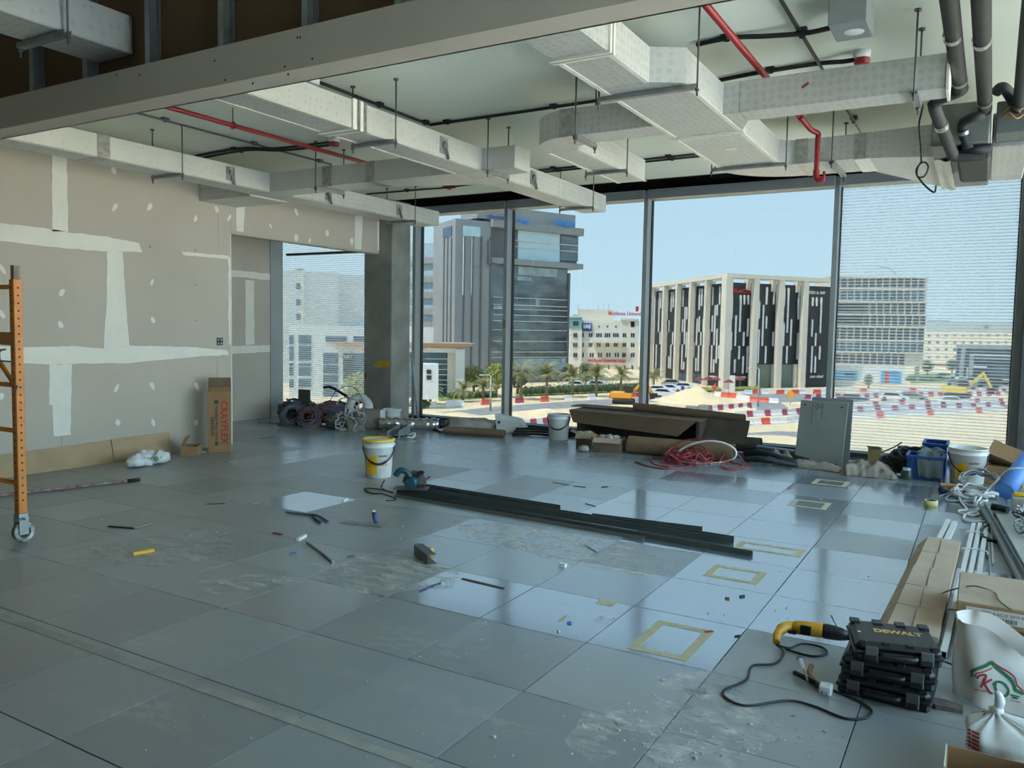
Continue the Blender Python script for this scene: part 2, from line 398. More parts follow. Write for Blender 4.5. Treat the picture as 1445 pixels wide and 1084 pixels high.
spots = [z5(*q) for q in [(262,340),(257,477),(645,295),(648,455),(10,240),(5,430),(830,25),(973,22),(495,745),(647,737),(835,738),(500,892),(650,893),(832,893),(5,780)]]
spots += [z1(*q) for q in [(483,725),(487,880),(635,880),(920,890)]] + [z2(*q) for q in [(295,720),(185,778),(427,810),(295,830),(530,845),(352,842)]]
for k, q in enumerate(spots):
    c = fx(*q, XL); r = rnd.uniform(0.035, 0.055); a = rnd.uniform(-.8,.8)
    compound([c+Vector((0, r*(0.55+0.3*rnd.random())*math.cos(t+a), r*(0.8+.3*rnd.random())*math.sin(t))) for t in [i*math.pi/4 for i in range(8)]], wl, XL, rough=0.3, name='filler_patch')
for q in [(638,146),(830,160),(830,307),(830,458),(560,160)]:   # screw heads left open
    c = fx(*z5(*q), XL); part('screw_head', MB().add([c+Vector((0.002, 0.008*math.cos(t), 0.008*math.sin(t))) for t in [i*math.pi/3 for i in range(6)]], [tuple(range(6))]), INK, wl)
ws_ = fx(310, 482, XL)
part('back_box', MB().box(XL-0.01, XL+0.004, ws_.y-0.045, ws_.y+0.045, ws_.z-0.045, ws_.z+0.045), INK, wl)
bx_ = MB()
for a in (-1, 1):
    for c in (-1, 1): bx_.box(XL+0.004, XL+0.007, ws_.y+a*0.022-0.014, ws_.y+a*0.022+0.014, ws_.z+c*0.022-0.014, ws_.z+c*0.022+0.014)
part('socket_insert', bx_, STEEL, wl)
# ---- passage behind the opening
XI = -9.75
wi = struct('wall_passage', MB().box(XI-0.12, XI, 6.4, 9.1, 0, CZ), GYP)
for poly in ([z5(800,232), z5(985,243), z5(1165,262), z5(1165,288), z5(985,272), z5(800,262)], [z5(1043,285), z5(1079,290), z5(1080,560), z5(1043,562)], [z5(800,572), z5(985,567), z5(1165,563), z5(1165,592), z5(985,600), z5(800,606)]):
    compound(polyw(poly, XI), wi, XI, rough=0.5)
struct('trim_2', MB().box(XI-0.12, XI+0.012, 9.1, 9.36, 0, CZ), ALU)
struct('wall_passage_end', MB().box(-13.2, XL-0.14, 6.28, 6.4, 0, CZ), GYP)
struct('wall_far_left', MB().box(-13.4, -13.2, 6.2, 10.9, -0.33, 4.2), GYP)
struct('wall_back', MB().box(XL-0.14, XR+0.15, YB-0.25, YB, -0.33, CZ+0.6), GYP)
wr_ = struct('wall_right', MB().box(XR, XR+0.15, YB-0.25, 0.93, -0.33, CZ+0.6).box(XR, XR+0.15, 0.93, 10.9, 3.25, CZ+0.6).box(XR, XR+0.15, 0.93, 10.9, -0.33, 0.05), GYP)
cm = struct('column', MB().bbox(-8.19, -7.65, 9.52, 9.97, 0, CZ, 0.012), CONC)
YSP = M('yellow_spray', (190,150,30), 0.8, var=0.3, scale=20)
pts = [(528,516),(534,509),(546,508),(551,512),(549,518),(540,517),(533,519)]
part('paint_mark', MB().prism([fy(*q, 9.52) for q in pts], (0,-0.002,0)), YSP, cm)
pts = [(514,528),(517,526),(518,531),(515,534)]
part('paint_mark', MB().prism([fy(*q, 9.52) for q in pts], (0,-0.002,0)), RED, cm)
# ---- windows
TINT = (0.334, 0.343, 0.343)
def glass_mat(name='window_glass', tint=TINT):
    m = bpy.data.materials.new(name); m.use_nodes = True; t = m.node_tree; t.nodes.clear(); L = t.links.new
    o = t.nodes.new('ShaderNodeOutputMaterial'); mx = t.nodes.new('ShaderNodeMixShader'); tr = t.nodes.new('ShaderNodeBsdfTransparent'); gl = t.nodes.new('ShaderNodeBsdfGlossy')
    fr = t.nodes.new('ShaderNodeFresnel'); fr.inputs[0].default_value = 1.35; n = t.nodes.new('ShaderNodeTexNoise'); n.inputs['Scale'].default_value = 2
    tr.inputs[0].default_value = (*tint, 1); gl.inputs['Roughness'].default_value = 0.02
    L(fr.outputs[0], mx.inputs[0]); L(tr.outputs[0], mx.inputs[1]); L(gl.outputs[0], mx.inputs[2]); L(mx.outputs[0], o.inputs[0])
    return m
def frit_mat():
    m = bpy.data.materials.new('fritted_glass'); m.use_nodes = True; t = m.node_tree; t.nodes.clear(); L = t.links.new
    o = t.nodes.new('ShaderNodeOutputMaterial'); mx = t.nodes.new('ShaderNodeMixShader'); tr = t.nodes.new('ShaderNodeBsdfTransparent')
    df = t.nodes.new('ShaderNodeBsdfDiffuse'); tl = t.nodes.new('ShaderNodeBsdfTranslucent'); ad = t.nodes.new('ShaderNodeMixShader'); ad.inputs[0].default_value = 0.55
    df.inputs[0].default_value = (0.5,0.53,0.53,1); tl.inputs[0].default_value = (0.11,0.125,0.13,1); tr.inputs[0].default_value = (*[v*v for v in TINT],1)
    g_ = t.nodes.new('ShaderNodeNewGeometry'); s = t.nodes.new('ShaderNodeSeparateXYZ'); L(g_.outputs['Position'], s.inputs[0])
    a = t.nodes.new('ShaderNodeMath'); a.operation = 'MULTIPLY'; a.inputs[1].default_value = 1/0.037; L(s.outputs[2], a.inputs[0])
    f = t.nodes.new('ShaderNodeMath'); f.operation = 'FRACT'; L(a.outputs[0], f.inputs[0])
    c = t.nodes.new('ShaderNodeMath'); c.operation = 'LESS_THAN'; c.inputs[1].default_value = 0.36; L(f.outputs[0], c.inputs[0])
    r = t.nodes.new('ShaderNodeMapRange'); r.inputs[3].default_value = 0.14; r.inputs[4].default_value = 0.8; L(c.outputs[0], r.inputs[0])
    L(df.outputs[0], ad.inputs[1]); L(tl.outputs[0], ad.inputs[2]); L(r.outputs[0], mx.inputs[0]); L(tr.outputs[0], mx.inputs[1]); L(ad.outputs[0], mx.inputs[2]); L(mx.outputs[0], o.inputs[0])
    return m
GLASS, FRIT = glass_mat(), frit_mat()
ZS, ZH = 0.05, 3.25
mull = [-13.1, -7.9, -6.2, -4.0, -1.578, 0.36, 1.25]     # right edges of the mullions
for k in range(6):
    a = mull[k]; c = mull[k+1]-0.055
    if k == 4: c = 0.283
    m_ = MB().box(mull[k+1]-(0.077 if k == 4 else 0.055), mull[k+1], 10.42, 10.65, 0, 3.36)
    w = struct('window_%d' % (k+1), m_, ALU)
    part('pane', MB().add([(a,10.606,ZS),(c,10.606,ZS),(c,10.606,ZH),(a,10.606,ZH)],[(0,1,2,3)]) if k in (0, 4) else MB().box(a, c, 10.60, 10.612, ZS, ZH), FRIT if k in (0, 4) else GLASS, w)
    part('head_frame', MB().box(a, c, 10.40, 10.66, ZH, 3.37), ALU, w)
    part('sill_frame', MB().box(a, c, 10.42, 10.66, -0.03, ZS), ALUD, w)
    part('gasket', MB().box(c-0.012, c, 10.57, 10.63, ZS, ZH).box(a, a+0.012, 10.57, 10.63, ZS, ZH), BLK, w)
CLEARG = glass_mat('clear_glass', (0.96, 0.96, 0.945))
for k in range(5):
    y0 = 0.93+k*1.93; w = struct('window_%d' % (7+k), MB().box(XR, XR+0.15, y0, y0+0.055, 0.05, 3.25), ALU)
    part('pane', MB().box(XR+0.10, XR+0.112, y0+0.055, y0+1.93, 0.05, 3.25), CLEARG, w)
struct('window_pier', MB().box(0.362, 0.75, 10.15, 10.66, 0, 3.9), M('dark_pier', (70,74,72), 0.8, var=0.15))
ty = fy(705, 455, 10.42)
part('tape_patch', MB().box(-6.258, -6.197, 10.412, 10.419, 1.48, 1.60), M('brown_tape', (120,112,96), 0.6), bpy.data.objects['window_2'])
# ---- bulkhead of studs over the camera's side of the room
bz = 2.6
bh = struct('wall_bulkhead', MB().box(XL, XR, 2.795, 2.81, bz+0.02, CZ), BROWN)
ztop = fy(200, 93, 2.68).z
part('face_board', MB().box(XL, XR, 2.668, 2.68, bz, ztop), GYP, bh)
part('soffit_board', MB().box(XL, XR, 2.68, 2.822, bz, bz+0.012), GYP, bh)
part('far_face_board', MB().box(XL, XR, 2.81, 2.822, bz, CZ), GYP, bh)
part('bottom_track', MB().chan((XL, 2.738, bz+0.013), (XR, 2.738, bz+0.013), 0.11, 0.04, 0.002), STEEL, bh)
for px_, py_ in [(45,100),(120,90),(208,60),(311,40),(429,10),(-60,120),(560,-20),(720,-60)]:
    q = fy(px_, py_, 2.74); 
    part('stud', MB().chan((q.x, 2.76, bz+0.015), (q.x, 2.76, CZ), 0.07, 0.036, 0.0016, up=(1,0,0), lip=0.008), STEEL, bh)
for q in [(165,105.8),(197,106),(303,86),(318,113),(402,94),(441,83),(407,105),(420,53),(424,53),(357,118)]:
    c = fy(*q, 2.668); part('screw_head', MB().add([c+Vector((0.006*math.cos(t), -0.0015, 0.006*math.sin(t))) for t in [i*math.pi/3 for i in range(6)]], [tuple(range(6))]), INK, bh)
# ---- unclad stud frame and grid tees in the passage
fr = thing('stud_frame', 'bare metal stud frame hanging above the passage window', 'metal frame', (XI, 9.45, 2.6))
part('bottom_track', MB().chan((XI+0.02, 9.45, 2.58), (XL-0.3, 9.45, 2.58), 0.06, 0.035, 0.003), ALUD, fr)
for px_ in (391, 428, 472):
    q = fy(px_, 350, 9.45); part('stud', MB().beam((q.x, 9.45, 2.6), (q.x, 9.45, CZ), 0.05, 0.035), ALUD, fr)
part('stud', MB().beam((XI+0.05, 9.42, 2.6), (XI+0.05, 9.42, CZ), 0.05, 0.3), STEEL, fr)
for k, (a, c) in enumerate([((335,331),(396,345)),((335,339),(398,351)),((335,346),(372,352)),((335,352),(352,356))]):
    p_, q_ = fz(*a, 2.78-0.03*k), fz(*c, 2.78-0.03*k)
    solo('ceiling_tee', MB().beam((p_.x, p_.y, p_.z), (p_.x, min(q_.y, 9.05+0*k), q_.z), 0.04, 0.03), WHT, 'white metal ceiling runner in the passage beyond the plasterboard opening', 'ceiling runner', 'ceiling runners in the passage')
# ================================================================ outside: ground, roads, buildings
G = -9.0
SAND = M('desert_sand', (230,206,164), 0.95, var=0.1, scale=0.12, bump=0.2, bscale=0.6)
ASPH = M('asphalt', (148,146,142), 0.9, var=0.08, scale=0.3)
PAVE = M('paving', (205,192,176), 0.9, var=0.06, scale=0.4)
GRASS = M('lawn', (128,148,84), 0.95, var=0.25, scale=0.5)
E_WHITE = M('white_render', (226,228,224), 0.8, var=0.03, scale=0.3)
E_CREAM = M('cream_stone', (222,214,196), 0.8, var=0.03, scale=0.3)
E_GREY = M('grey_cladding', (152,155,155), 0.6, var=0.06, scale=0.25)
E_GREYD = M('dark_grey_cladding', (104,106,108), 0.6, var=0.06, scale=0.25)
E_BLACK = M('black_cladding', (46,50,54), 0.5, var=0.25, scale=0.5)
E_GLASS = M('blue_facade_glass', (74,100,116), 0.12, metal=0.35, var=0.35, scale=0.35, stretch=(0.4,0.4,1))
E_GLASSD = M('dark_facade_glass', (112,122,126), 0.12, metal=0.3, var=0.45, scale=0.45, stretch=(0.5,0.5,1.6))
E_GREEN = M('green_lobby_glass', (106,126,116), 0.15, metal=0.2, var=0.2, scale=0.2)
E_TEAL = M('teal_render', (120,168,164), 0.7, var=0.05)
E_PINK = M('terracotta_roof', (196,166,150), 0.8, var=0.05)
E_SIGNB = M('blue_sign', (58,88,160), 0.5, var=0.03); E_SKYB = M('sign_light_blue', (40,150,226), 0.5, var=0.02); E_IND = M('sign_indigo', (84,80,140), 0.5, var=0.02)
E_SIGNR = M('red_sign', (198,62,58), 0.5, var=0.03); E_SIGNW = M('white_sign', (238,238,236), 0.5, var=0.02); E_MAR = M('maroon_sign', (126,62,60), 0.6, var=0.05)
BAR_R = M('barrier_red', (226,96,72), 0.5, var=0.04); BAR_M = M('barrier_magenta', (178,72,104), 0.5, var=0.04); BAR_W = M('barrier_white', (236,234,232), 0.5, var=0.03)
LEAFY = M('leaf_yellow_green', (158,160,86), 0.8, var=0.3, scale=1.5); LEAFD = M('leaf_dark_green', (72,90,58), 0.8, var=0.35, scale=1.5)
FROND = M('palm_frond', (160,158,112), 0.7, var=0.25, scale=2); TRUNK = M('palm_trunk', (134,116,92), 0.9, var=0.2, scale=6)
CARW = M('car_white', (226,228,230), 0.3, var=0.02); CARG = M('car_silver', (150,156,160), 0.3, metal=0.4, var=0.03); CARB = M('car_dark', (52,58,70), 0.3, var=0.05); CARGL = M('car_glass', (40,48,54), 0.1, var=0.05)
EXO = M('digger_orange', (232,160,48), 0.5, var=0.06); EXY = M('digger_yellow', (226,196,64), 0.5, var=0.06)
POLE = M('galvanised_pole', (176,178,176), 0.5, metal=0.3, var=0.04)
gr = struct('ground', MB().box(-420, 300, 11.2, 760, G-0.5, G), SAND)
struct('bounce_ground', MB().box(2.2, 300, -200, 11.2, G-0.5, G), M('bounce_ground_pale', (206,206,202), 0.9, var=0.05, scale=0.2))  # unseen ground added beside the side glazing, pale to bounce neutral light indoors
def gpoly(name, pts, mat, z=0.03):
    o_ = MB().prism([fz(x, y, G) for x, y in pts], (0, 0, z)); ob = part(name, o_, mat, gr); return ob
gpoly('road', [(380,588),(600,585),(690,575),(800,567),(905,561),(1010,557),(1010,562),(905,569),(800,576),(700,584),(600,597),(380,602)], ASPH)
gpoly('road', [(1010,557),(1060,556),(1165,556.5),(1440,551.5),(1440,555.5),(1300,559),(1165,566),(1100,568),(1066,565)], ASPH, 0.05)
gpoly('road', [(1066,565),(1100,568),(1112,576),(1090,584),(1060,588),(1068,577)], ASPH, 0.06)
gpoly('road', [(1040,602),(1130,585),(1300,577),(1440,572),(1440,576),(1300,583),(1130,592),(1060,600)], ASPH, 0.04)
gpoly('road', [(1045,612),(1100,609),(1160,612),(1160,620),(1060,616)], ASPH, 0.04)
gpoly('pavement', [(905,552),(1010,550),(1170,548.5),(1440,546),(1440,550),(1170,554),(1010,555),(905,558)], PAVE, 0.05)
gpoly('lawn', [(612,556),(665,553),(700,552),(700,562),(660,564),(620,566)], GRASS, 0.05)
gpoly('lawn', [(380,566),(470,570),(470,582),(380,584)], GRASS, 0.05)
gpoly('lawn', [(1280,528),(1350,527),(1345,541),(1285,541)], GRASS, 0.05)
gpoly('lawn', [(728,548),(900,545),(905,552),(800,557),(728,560)], GRASS, 0.05)
gpoly('car_park', [(1345,541),(1440,538),(1440,546),(1345,549)], ASPH, 0.06)
class Facade:
    """a vertical wall between two ground points; rect() turns a pixel box into a place on that wall"""
    def __init__(s, A, B):
        s.A = Vector((A[0], A[1], 0)); d = Vector((B[0]-A[0], B[1]-A[1], 0)); s.L = d.length; s.x = d.normalized(); s.n = Vector((s.x.y, -s.x.x, 0))
        if s.n.dot(-s.A) < 0: s.n = -s.n
    def uz(s, px, py, d=0.0):
        r = Vector(ray(px, py)); E0 = Vector(EYE); t = (s.A+s.n*d-E0).dot(s.n)/r.dot(s.n); q = E0+r*t
        return (q-s.A).dot(s.x), q.z
    def box(s, u0, u1, z0, z1, d0, d1, mb=None):
        mb = mb or MB(); P = lambda u, d, z: s.A+s.x*u+s.n*d+Vector((0,0,z))
        return mb.hexa([P(u0,d0,z0),P(u1,d0,z0),P(u1,d1,z0),P(u0,d1,z0),P(u0,d0,z1),P(u1,d0,z1),P(u1,d1,z1),P(u0,d1,z1)])
    def rect(s, x0, y0, x1, y1, d0=-0.1, d1=0.1, mb=None):
        ym, xm = (y0+y1)/2, (x0+x1)/2
        u0, u1 = s.uz(x0, ym, d1)[0], s.uz(x1, ym, d1)[0]; z1_, z0_ = s.uz(xm, y0, d1)[1], s.uz(xm, y1, d1)[1]
        return s.box(min(u0,u1), max(u0,u1), max(z0_, G), z1_, d0, d1, mb)
    def text(s, txt, x0, y0, x1, y1, d=0.3, bold=0.0):
        ua, ub = s.uz(x0, (y0+y1)/2, d)[0], s.uz(x1, (y0+y1)/2, d)[0]; zt, zb = s.uz((x0+x1)/2, y0, d)[1], s.uz((x0+x1)/2, y1, d)[1]
        sg = 1 if ub > ua else -1; X = s.x*sg; hgt = zt-zb
        return text_mb(txt, hgt*1.35, basis(X, (0,0,1)), s.A+s.x*(ua+ub)/2+s.n*d+Vector((0,0,(zt+zb)/2)), ext=0.08, bold=bold, width=abs(ub-ua))
def zz(x0, y0, sc): return lambda x, y: (x0+x/sc, y0+y/sc)
# ---------------- black office block with cream pillars
q = zz(890, 360, 4.5167); ZT = 12.42
Ac = fz(1022, 549, G); Lp = fz(918.5, 402, ZT); Rp = fz(1134, 391.5, ZT); Rp = Ac+(Rp-Vector((Ac.x,Ac.y,Rp.z)))*1.40
ob = thing('office_building', 'black clad office block with cream pillar frame and scattered white light strips', 'building', (Ac.x, Ac.y, G))
FL, FR = Facade(Ac, Lp), Facade(Ac, Rp)
for F_ in (FL, FR):
    part('roof_beam', F_.box(-0.5, F_.L+0.4, ZT-0.75, ZT, -0.6, 0.5), E_CREAM, ob)
    part('rear_beam', F_.box(2.2, F_.L-1.0, ZT-0.75, ZT-0.1, -2.6, -2.0), E_CREAM, ob)
def corner_mass(F1, F2, d, z0, z1, L1=None, L2=None):
    """solid footprint behind two facades that share a corner, set back by d"""
    a, b = F1.A+F1.n*d, F2.A+F2.n*d; den = F1.x.x*F2.x.y-F1.x.y*F2.x.x; t = ((b-a).x*F2.x.y-(b-a).y*F2.x.x)/den; c = a+F1.x*t
    p1, p2 = c+F1.x*((L1 or F1.L)-t), c+F2.x*(L2 or F2.L); pts = [c, p2, p1+p2-c, p1]
    return MB().prism([Vector((v.x, v.y, z0)) for v in pts], (0,0,z1-z0))
part('black_facade', corner_mass(FL, FR, -1.2, G, ZT-1.5), E_BLACK, ob)
def strip(F_, x, y0, y1):
    a = q(x, (y0+y1)/2); u, _ = F_.uz(*a, -1.0); zt, zb = F_.uz(*q(x, y0), -1.0)[1], F_.uz(*q(x, y1), -1.0)[1]
    part('light_strip', F_.box(u-0.17, u+0.17, zb, zt, -1.3, -1.0), E_SIGNW, ob)
for x in (130, 211, 294, 382, 480):
    u, _ = FL.uz(*q(x, 500)); part('pillar', FL.box(u-0.45, u+0.45, G, ZT-0.75, -0.5, 0.45), E_CREAM, ob)
    part('pillar_bracket', FL.box(u+0.45, u+1.7, ZT-3.0, ZT-0.75, -1.9, -0.6), E_CREAM, ob)
for x in (785, 945, 1100):
    u, _ = FR.uz(*q(x, 500)); part('pillar', FR.box(u-0.6, u+0.6, G, ZT-0.75, -0.5, 0.45), E_CREAM, ob)
    part('pillar_bracket', FR.box(u-1.25, u-0.6, ZT-2.9, ZT-0.75, -1.9, -0.6), E_CREAM, ob)
part('corner_pillar', FR.box(-0.7, 0.8, G, ZT-0.75, -0.9, 0.5), E_CREAM, ob)
for x, a, c in [(190,240,340),(178,240,490),(150,415,570),(197,415,490),(185,490,570),(160,570,715),(193,645,720),(235,230,415),(257,235,360),(270,235,335),(282,335,490),(241,415,490),(228,490,645),(265,490,570),(240,645,720),(252,570,725),(275,570,725),
    (320,225,330),(331,225,330),(371,220,330),(343,330,490),(356,330,410),(328,410,490),(313,490,570),(340,490,570),(352,490,655),(324,570,730),(335,680,730),(363,570,655),
    (408,215,405),(436,215,350),(451,215,325),(421,405,490),(434,390,490),(461,405,490),(445,490,575),(402,555,655),(417,490,575),(429,575,740),(413,655,740),(456,575,740),
    (505,205,345),(520,205,320),(566,200,315),(533,320,575),(549,315,385),(517,385,490),(501,470,575),(545,470,690),(512,575,750),(558,575,660),(526,665,750)]: strip(FL, x, a, c)
for x, a, c in [(647,255,405),(700,255,490),(727,255,315),(753,255,315),(670,385,580),(749,405,520),(642,490,605),(721,490,580),(692,580,665),(745,580,750),(664,665,750),(717,645,755),
    (821,295,405),(870,205,315),(917,205,315),(844,318,580),(866,390,470),(816,475,690),(910,490,580),(861,580,690),(981,210,325),(1004,210,495),(1074,210,410),(976,435,580),(1023,410,580),(1067,495,665),(996,580,690),
    (1163,270,325),(1188,270,325),(1214,270,498),(1158,410,520),(1180,498,580),(1155,580,750),(1206,580,665),(1177,645,750)]: strip(FR, x, a, c)
for x0, x1 in ((806, 905), (955, 1030)): part('lobby_glass', FR.rect(*q(x0,697), *q(x1,852), -1.3, -1.0), E_GREEN, ob)
for x0, x1 in ((903, 925), (1040, 1084)): part('lobby_pier', FR.rect(*q(x0,697), *q(x1,852), -1.3, -0.6), E_CREAM, ob)
for x0, x1 in ((305, 370), (395, 465)): part('ground_floor_glass', FL.rect(*q(x0,755), *q(x1,835), -1.3, -1.0), E_GLASS, ob)
part('sign_lettering', FR.text('ORACLE', *q(627,217), *q(775,241), -0.7, bold=0.03), E_SIGNR, ob, 'red lettering ORACLE')
part('sign_lettering', FR.text('HEID & SW', *q(1128,230), *q(1240,250), -0.7), E_SIGNW, ob, 'white lettering HEID & SW')
part('shop_sign', FR.rect(*q(630,768), *q(742,790), -1.3, -0.9), E_MAR, ob); part('sign_lettering', FR.text('COSTA COFFEE', *q(640,773), *q(733,785), -0.8), E_SIGNW, ob)
part('shop_sign', FL.rect(*q(495,766), *q(561,787), -1.3, -0.9), E_MAR, ob); part('sign_lettering', FL.text('COSTA', *q(503,771), *q(553,782), -0.8), E_SIGNW, ob)
part('sign_lettering', FR.text('just salad', *q(1143,766), *q(1224,786), -0.8), E_SIGNW, ob, 'white lettering just salad')
# ---------------- tall grey tower
q = zz(590, 290, 6.0208)
Pc = at_dist(643, 308, 150); TZ = Pc.z; Lq = fz(612, 318, TZ); Rq = fz(803, 325, TZ)
tw = thing('office_tower', 'tall grey office tower with overhanging top storeys and mirrored glass side', 'building', (Pc.x, Pc.y, G))
TL, TR = Facade(Pc, Lq), Facade(Pc, Rq)
part('shaft', corner_mass(TL, TR, 0, G, TZ, None, TR.uz(*q(612,600))[0]), E_GREY, tw)
part('glass_side', TR.box(TR.uz(*q(612,600))[0], TR.uz(*q(1283,700))[0], G, TR.uz(*q(1000,520))[1], -8, -0.6), E_GLASSD, tw)
part('glass_edge', TR.rect(*q(1268,575), *q(1285,1500), -6, -0.3), E_GREYD, tw)
u9 = TR.uz(*q(612,400))[0]; u10 = TR.uz(*q(1385,400))[0]
zA = TR.uz(*q(1385,500))[1]; zB = TR.uz(*q(1385,545))[1]; zC = TR.uz(*q(1385,200))[1]; zD = TR.uz(*q(1385,262))[1]
part('overhang_floor', TR.box(u9, u10, zB, zA, -8, 0.8), E_GREY, tw); part('overhang_top', TR.box(u9, u10, zD, zC, -8, 0.8), E_GREY, tw)
part('overhang_wall', TR.box(u9, TR.uz(*q(1360,400))[0], zA, zD, -8, -0.4), E_GREYD, tw)
part('parapet', TR.box(u9-3, TR.uz(*q(1335,200))[0], zC, zC+2.6, -6, 0.0), E_GREY, tw)
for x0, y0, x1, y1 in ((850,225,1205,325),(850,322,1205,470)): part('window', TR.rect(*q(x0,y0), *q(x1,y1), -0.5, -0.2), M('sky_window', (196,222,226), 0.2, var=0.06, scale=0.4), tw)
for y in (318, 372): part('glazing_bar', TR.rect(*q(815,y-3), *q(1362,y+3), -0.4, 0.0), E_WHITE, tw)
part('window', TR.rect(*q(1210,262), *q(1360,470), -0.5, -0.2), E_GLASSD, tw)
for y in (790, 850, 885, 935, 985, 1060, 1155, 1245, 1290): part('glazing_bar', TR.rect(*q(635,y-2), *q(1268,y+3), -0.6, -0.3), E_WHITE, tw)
for x0, y0, x1, y1 in ((850,528,1180,600),(845,605,960,640),(1000,795,1030,855),(640,850,710,880),(820,1300,1260,1400)): part('painted_reflection', TR.rect(*q(x0,y0), *q(x1,y1), -0.6, -0.45), M('reflection_paint', (160,178,182), 0.15, var=0.3, scale=0.6), tw)  # reflections in the tower glass, painted on as paler patches
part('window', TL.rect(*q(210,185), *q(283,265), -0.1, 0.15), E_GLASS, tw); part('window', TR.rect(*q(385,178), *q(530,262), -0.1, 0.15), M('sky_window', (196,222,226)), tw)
for x0, x1 in ((208,216),(238,246),(270,278)): part('facade_groove', TL.rect(*q(x0,275), *q(x1,1400), -0.1, 0.15), E_GREYD, tw)
for x0, x1 in ((382,394),(452,466),(524,540),(606,618)): part('facade_groove', TR.rect(*q(x0,265), *q(x1,1500), -0.1, 0.15), E_GREYD, tw)
for x in (386, 456): part('light_edge', TR.rect(*q(x-4,265), *q(x+2,760), 0.1, 0.25), E_WHITE, tw)
part('dark_recess', TR.rect(*q(612,290), *q(634,500), -0.2, 0.9), E_GREYD, tw)
part('sign_lettering', TR.text('choueiri', *q(588,78), *q(790,118), 1.1, 0.02), E_IND, tw, 'indigo lettering choueiri')
part('sign_lettering', TR.text('Group', *q(800,108), *q(940,150), 1.1, 0.02), E_SKYB, tw, 'light blue lettering Group')
part('sign_lettering', TR.text('PHILIPS', *q(1167,134), *q(1332,180), 1.1, 0.04), E_SKYB, tw, 'blue lettering PHILIPS')
# banded neighbour behind the tower
A_ = at_dist(560, 560, 185); B_ = at_dist(626, 560, 178); nb = thing('banded_building', 'pale blue office block with grey balcony bands beside the grey tower', 'building', (A_.x, A_.y, G))
NF = Facade(A_, B_); part('wall', NF.box(0, NF.L, G, NF.uz(*q(100,320))[1], -10, 0), M('pale_blue_render', (170,190,198), 0.6, var=0.04), nb)
for y in (470, 628, 762, 900, 1010): part('balcony_band', NF.rect(*q(-180,y-26), *q(152,y+26), -0.2, 0.8), E_GREY, nb)
# ---------------- university building
q = zz(795, 420, 6.0231); MZ = -9+13.8+0.6
A_ = at_dist(802, 520, 222); B_ = at_dist(905, 520, 224); mx_ = thing('university_building', 'cream university block with rows of small windows and red lettering', 'building', (A_.x, A_.y, G)); MF = Facade(A_, B_)
CRW = M('pale_cream_render', (224,222,212), 0.8, var=0.03, scale=0.2)
part('wall', MF.rect(*q(50,192), *q(640,640), -14, 0), CRW, mx_); part('roof_block', MF.rect(*q(120,100), *q(430,195), -12, -4), E_CREAM, mx_)
part('turret', MF.rect(*q(52,262), *q(155,640), -3, 1.2), CRW, mx_); part('turret_top', MF.rect(*q(50,172), *q(158,262), -3, 1.4), E_TEAL, mx_)
a, c = MF.uz(*q(48,172)), MF.uz(*q(160,172)); pk = MF.uz(*q(104,135)); P = lambda u, d, z: MF.A+MF.x*u+MF.n*d+Vector((0,0,z))
part('turret_roof', MB().add([P(a[0],-3,a[1]),P(c[0],-3,c[1]),P(c[0],1.6,c[1]),P(a[0],1.6,a[1]),P(pk[0],-0.7,pk[1])], [(0,1,4),(1,2,4),(2,3,4),(3,0,4),(0,3,2,1)]), E_GREY, mx_)
part('canopy', MF.rect(*q(245,352), *q(510,385), -0.2, 1.8), CRW, mx_); part('tower_cap', MF.rect(*q(490,178), *q(640,195), -4, 0.5), E_CREAM, mx_)
for y, h_, xs in ((320,34,(168,222,240,285,302,320,357,374,392,428,446,463,510,527,580,598)), (403,32,(168,222,238,292,310,367,384,437,455,510,527,580,598)), (488,36,(168,230,250,300,322,372,394,443,465,508,524,580,598)), (595,36,(385,450,520,585)), (247,16,(303,375,447))):
    for x in xs: part('window', MF.rect(*q(x-6,y-h_/2), *q(x+6,y+h_/2), -0.2, 0.08), CARGL, mx_)
for x, y in ((90,403),(110,403),(88,220),(104,220),(120,220),(92,320),(110,320),(92,490),(110,490)): part('window', MF.rect(*q(x-6,y-18), *q(x+6,y+18), 1.1, 1.5), CARGL, mx_)
part('window', MF.rect(*q(574,205), *q(606,250), -0.2, 0.1), CARGL, mx_)
part('blue_sign', MF.rect(*q(160,217), *q(242,286), 0, 0.5), E_SIGNB, mx_); part('sign_lettering', MF.text('SAE', *q(168,228), *q(234,262), 0.7, 0.05), E_SIGNW, mx_)
part('sign_lettering', MF.text('Middlesex University', *q(385,124), *q(690,158), 0.2, 0.03), E_SIGNR, mx_, 'red lettering Middlesex University'); part('sign_shield', MF.rect(*q(615,75), *q(640,118), 0, 0.3), E_SIGNR, mx_)
part('sign_lettering', MF.text('Middlesex University Dubai', *q(212,526), *q(530,556), 0.4, 0.03), E_SIGNR, mx_, 'red lettering Middlesex University Dubai')
for x in (125,297,340,385): part('mast', MF.rect(*q(x-1.5,55), *q(x+1.5,105), -5, -4.8), POLE, mx_)
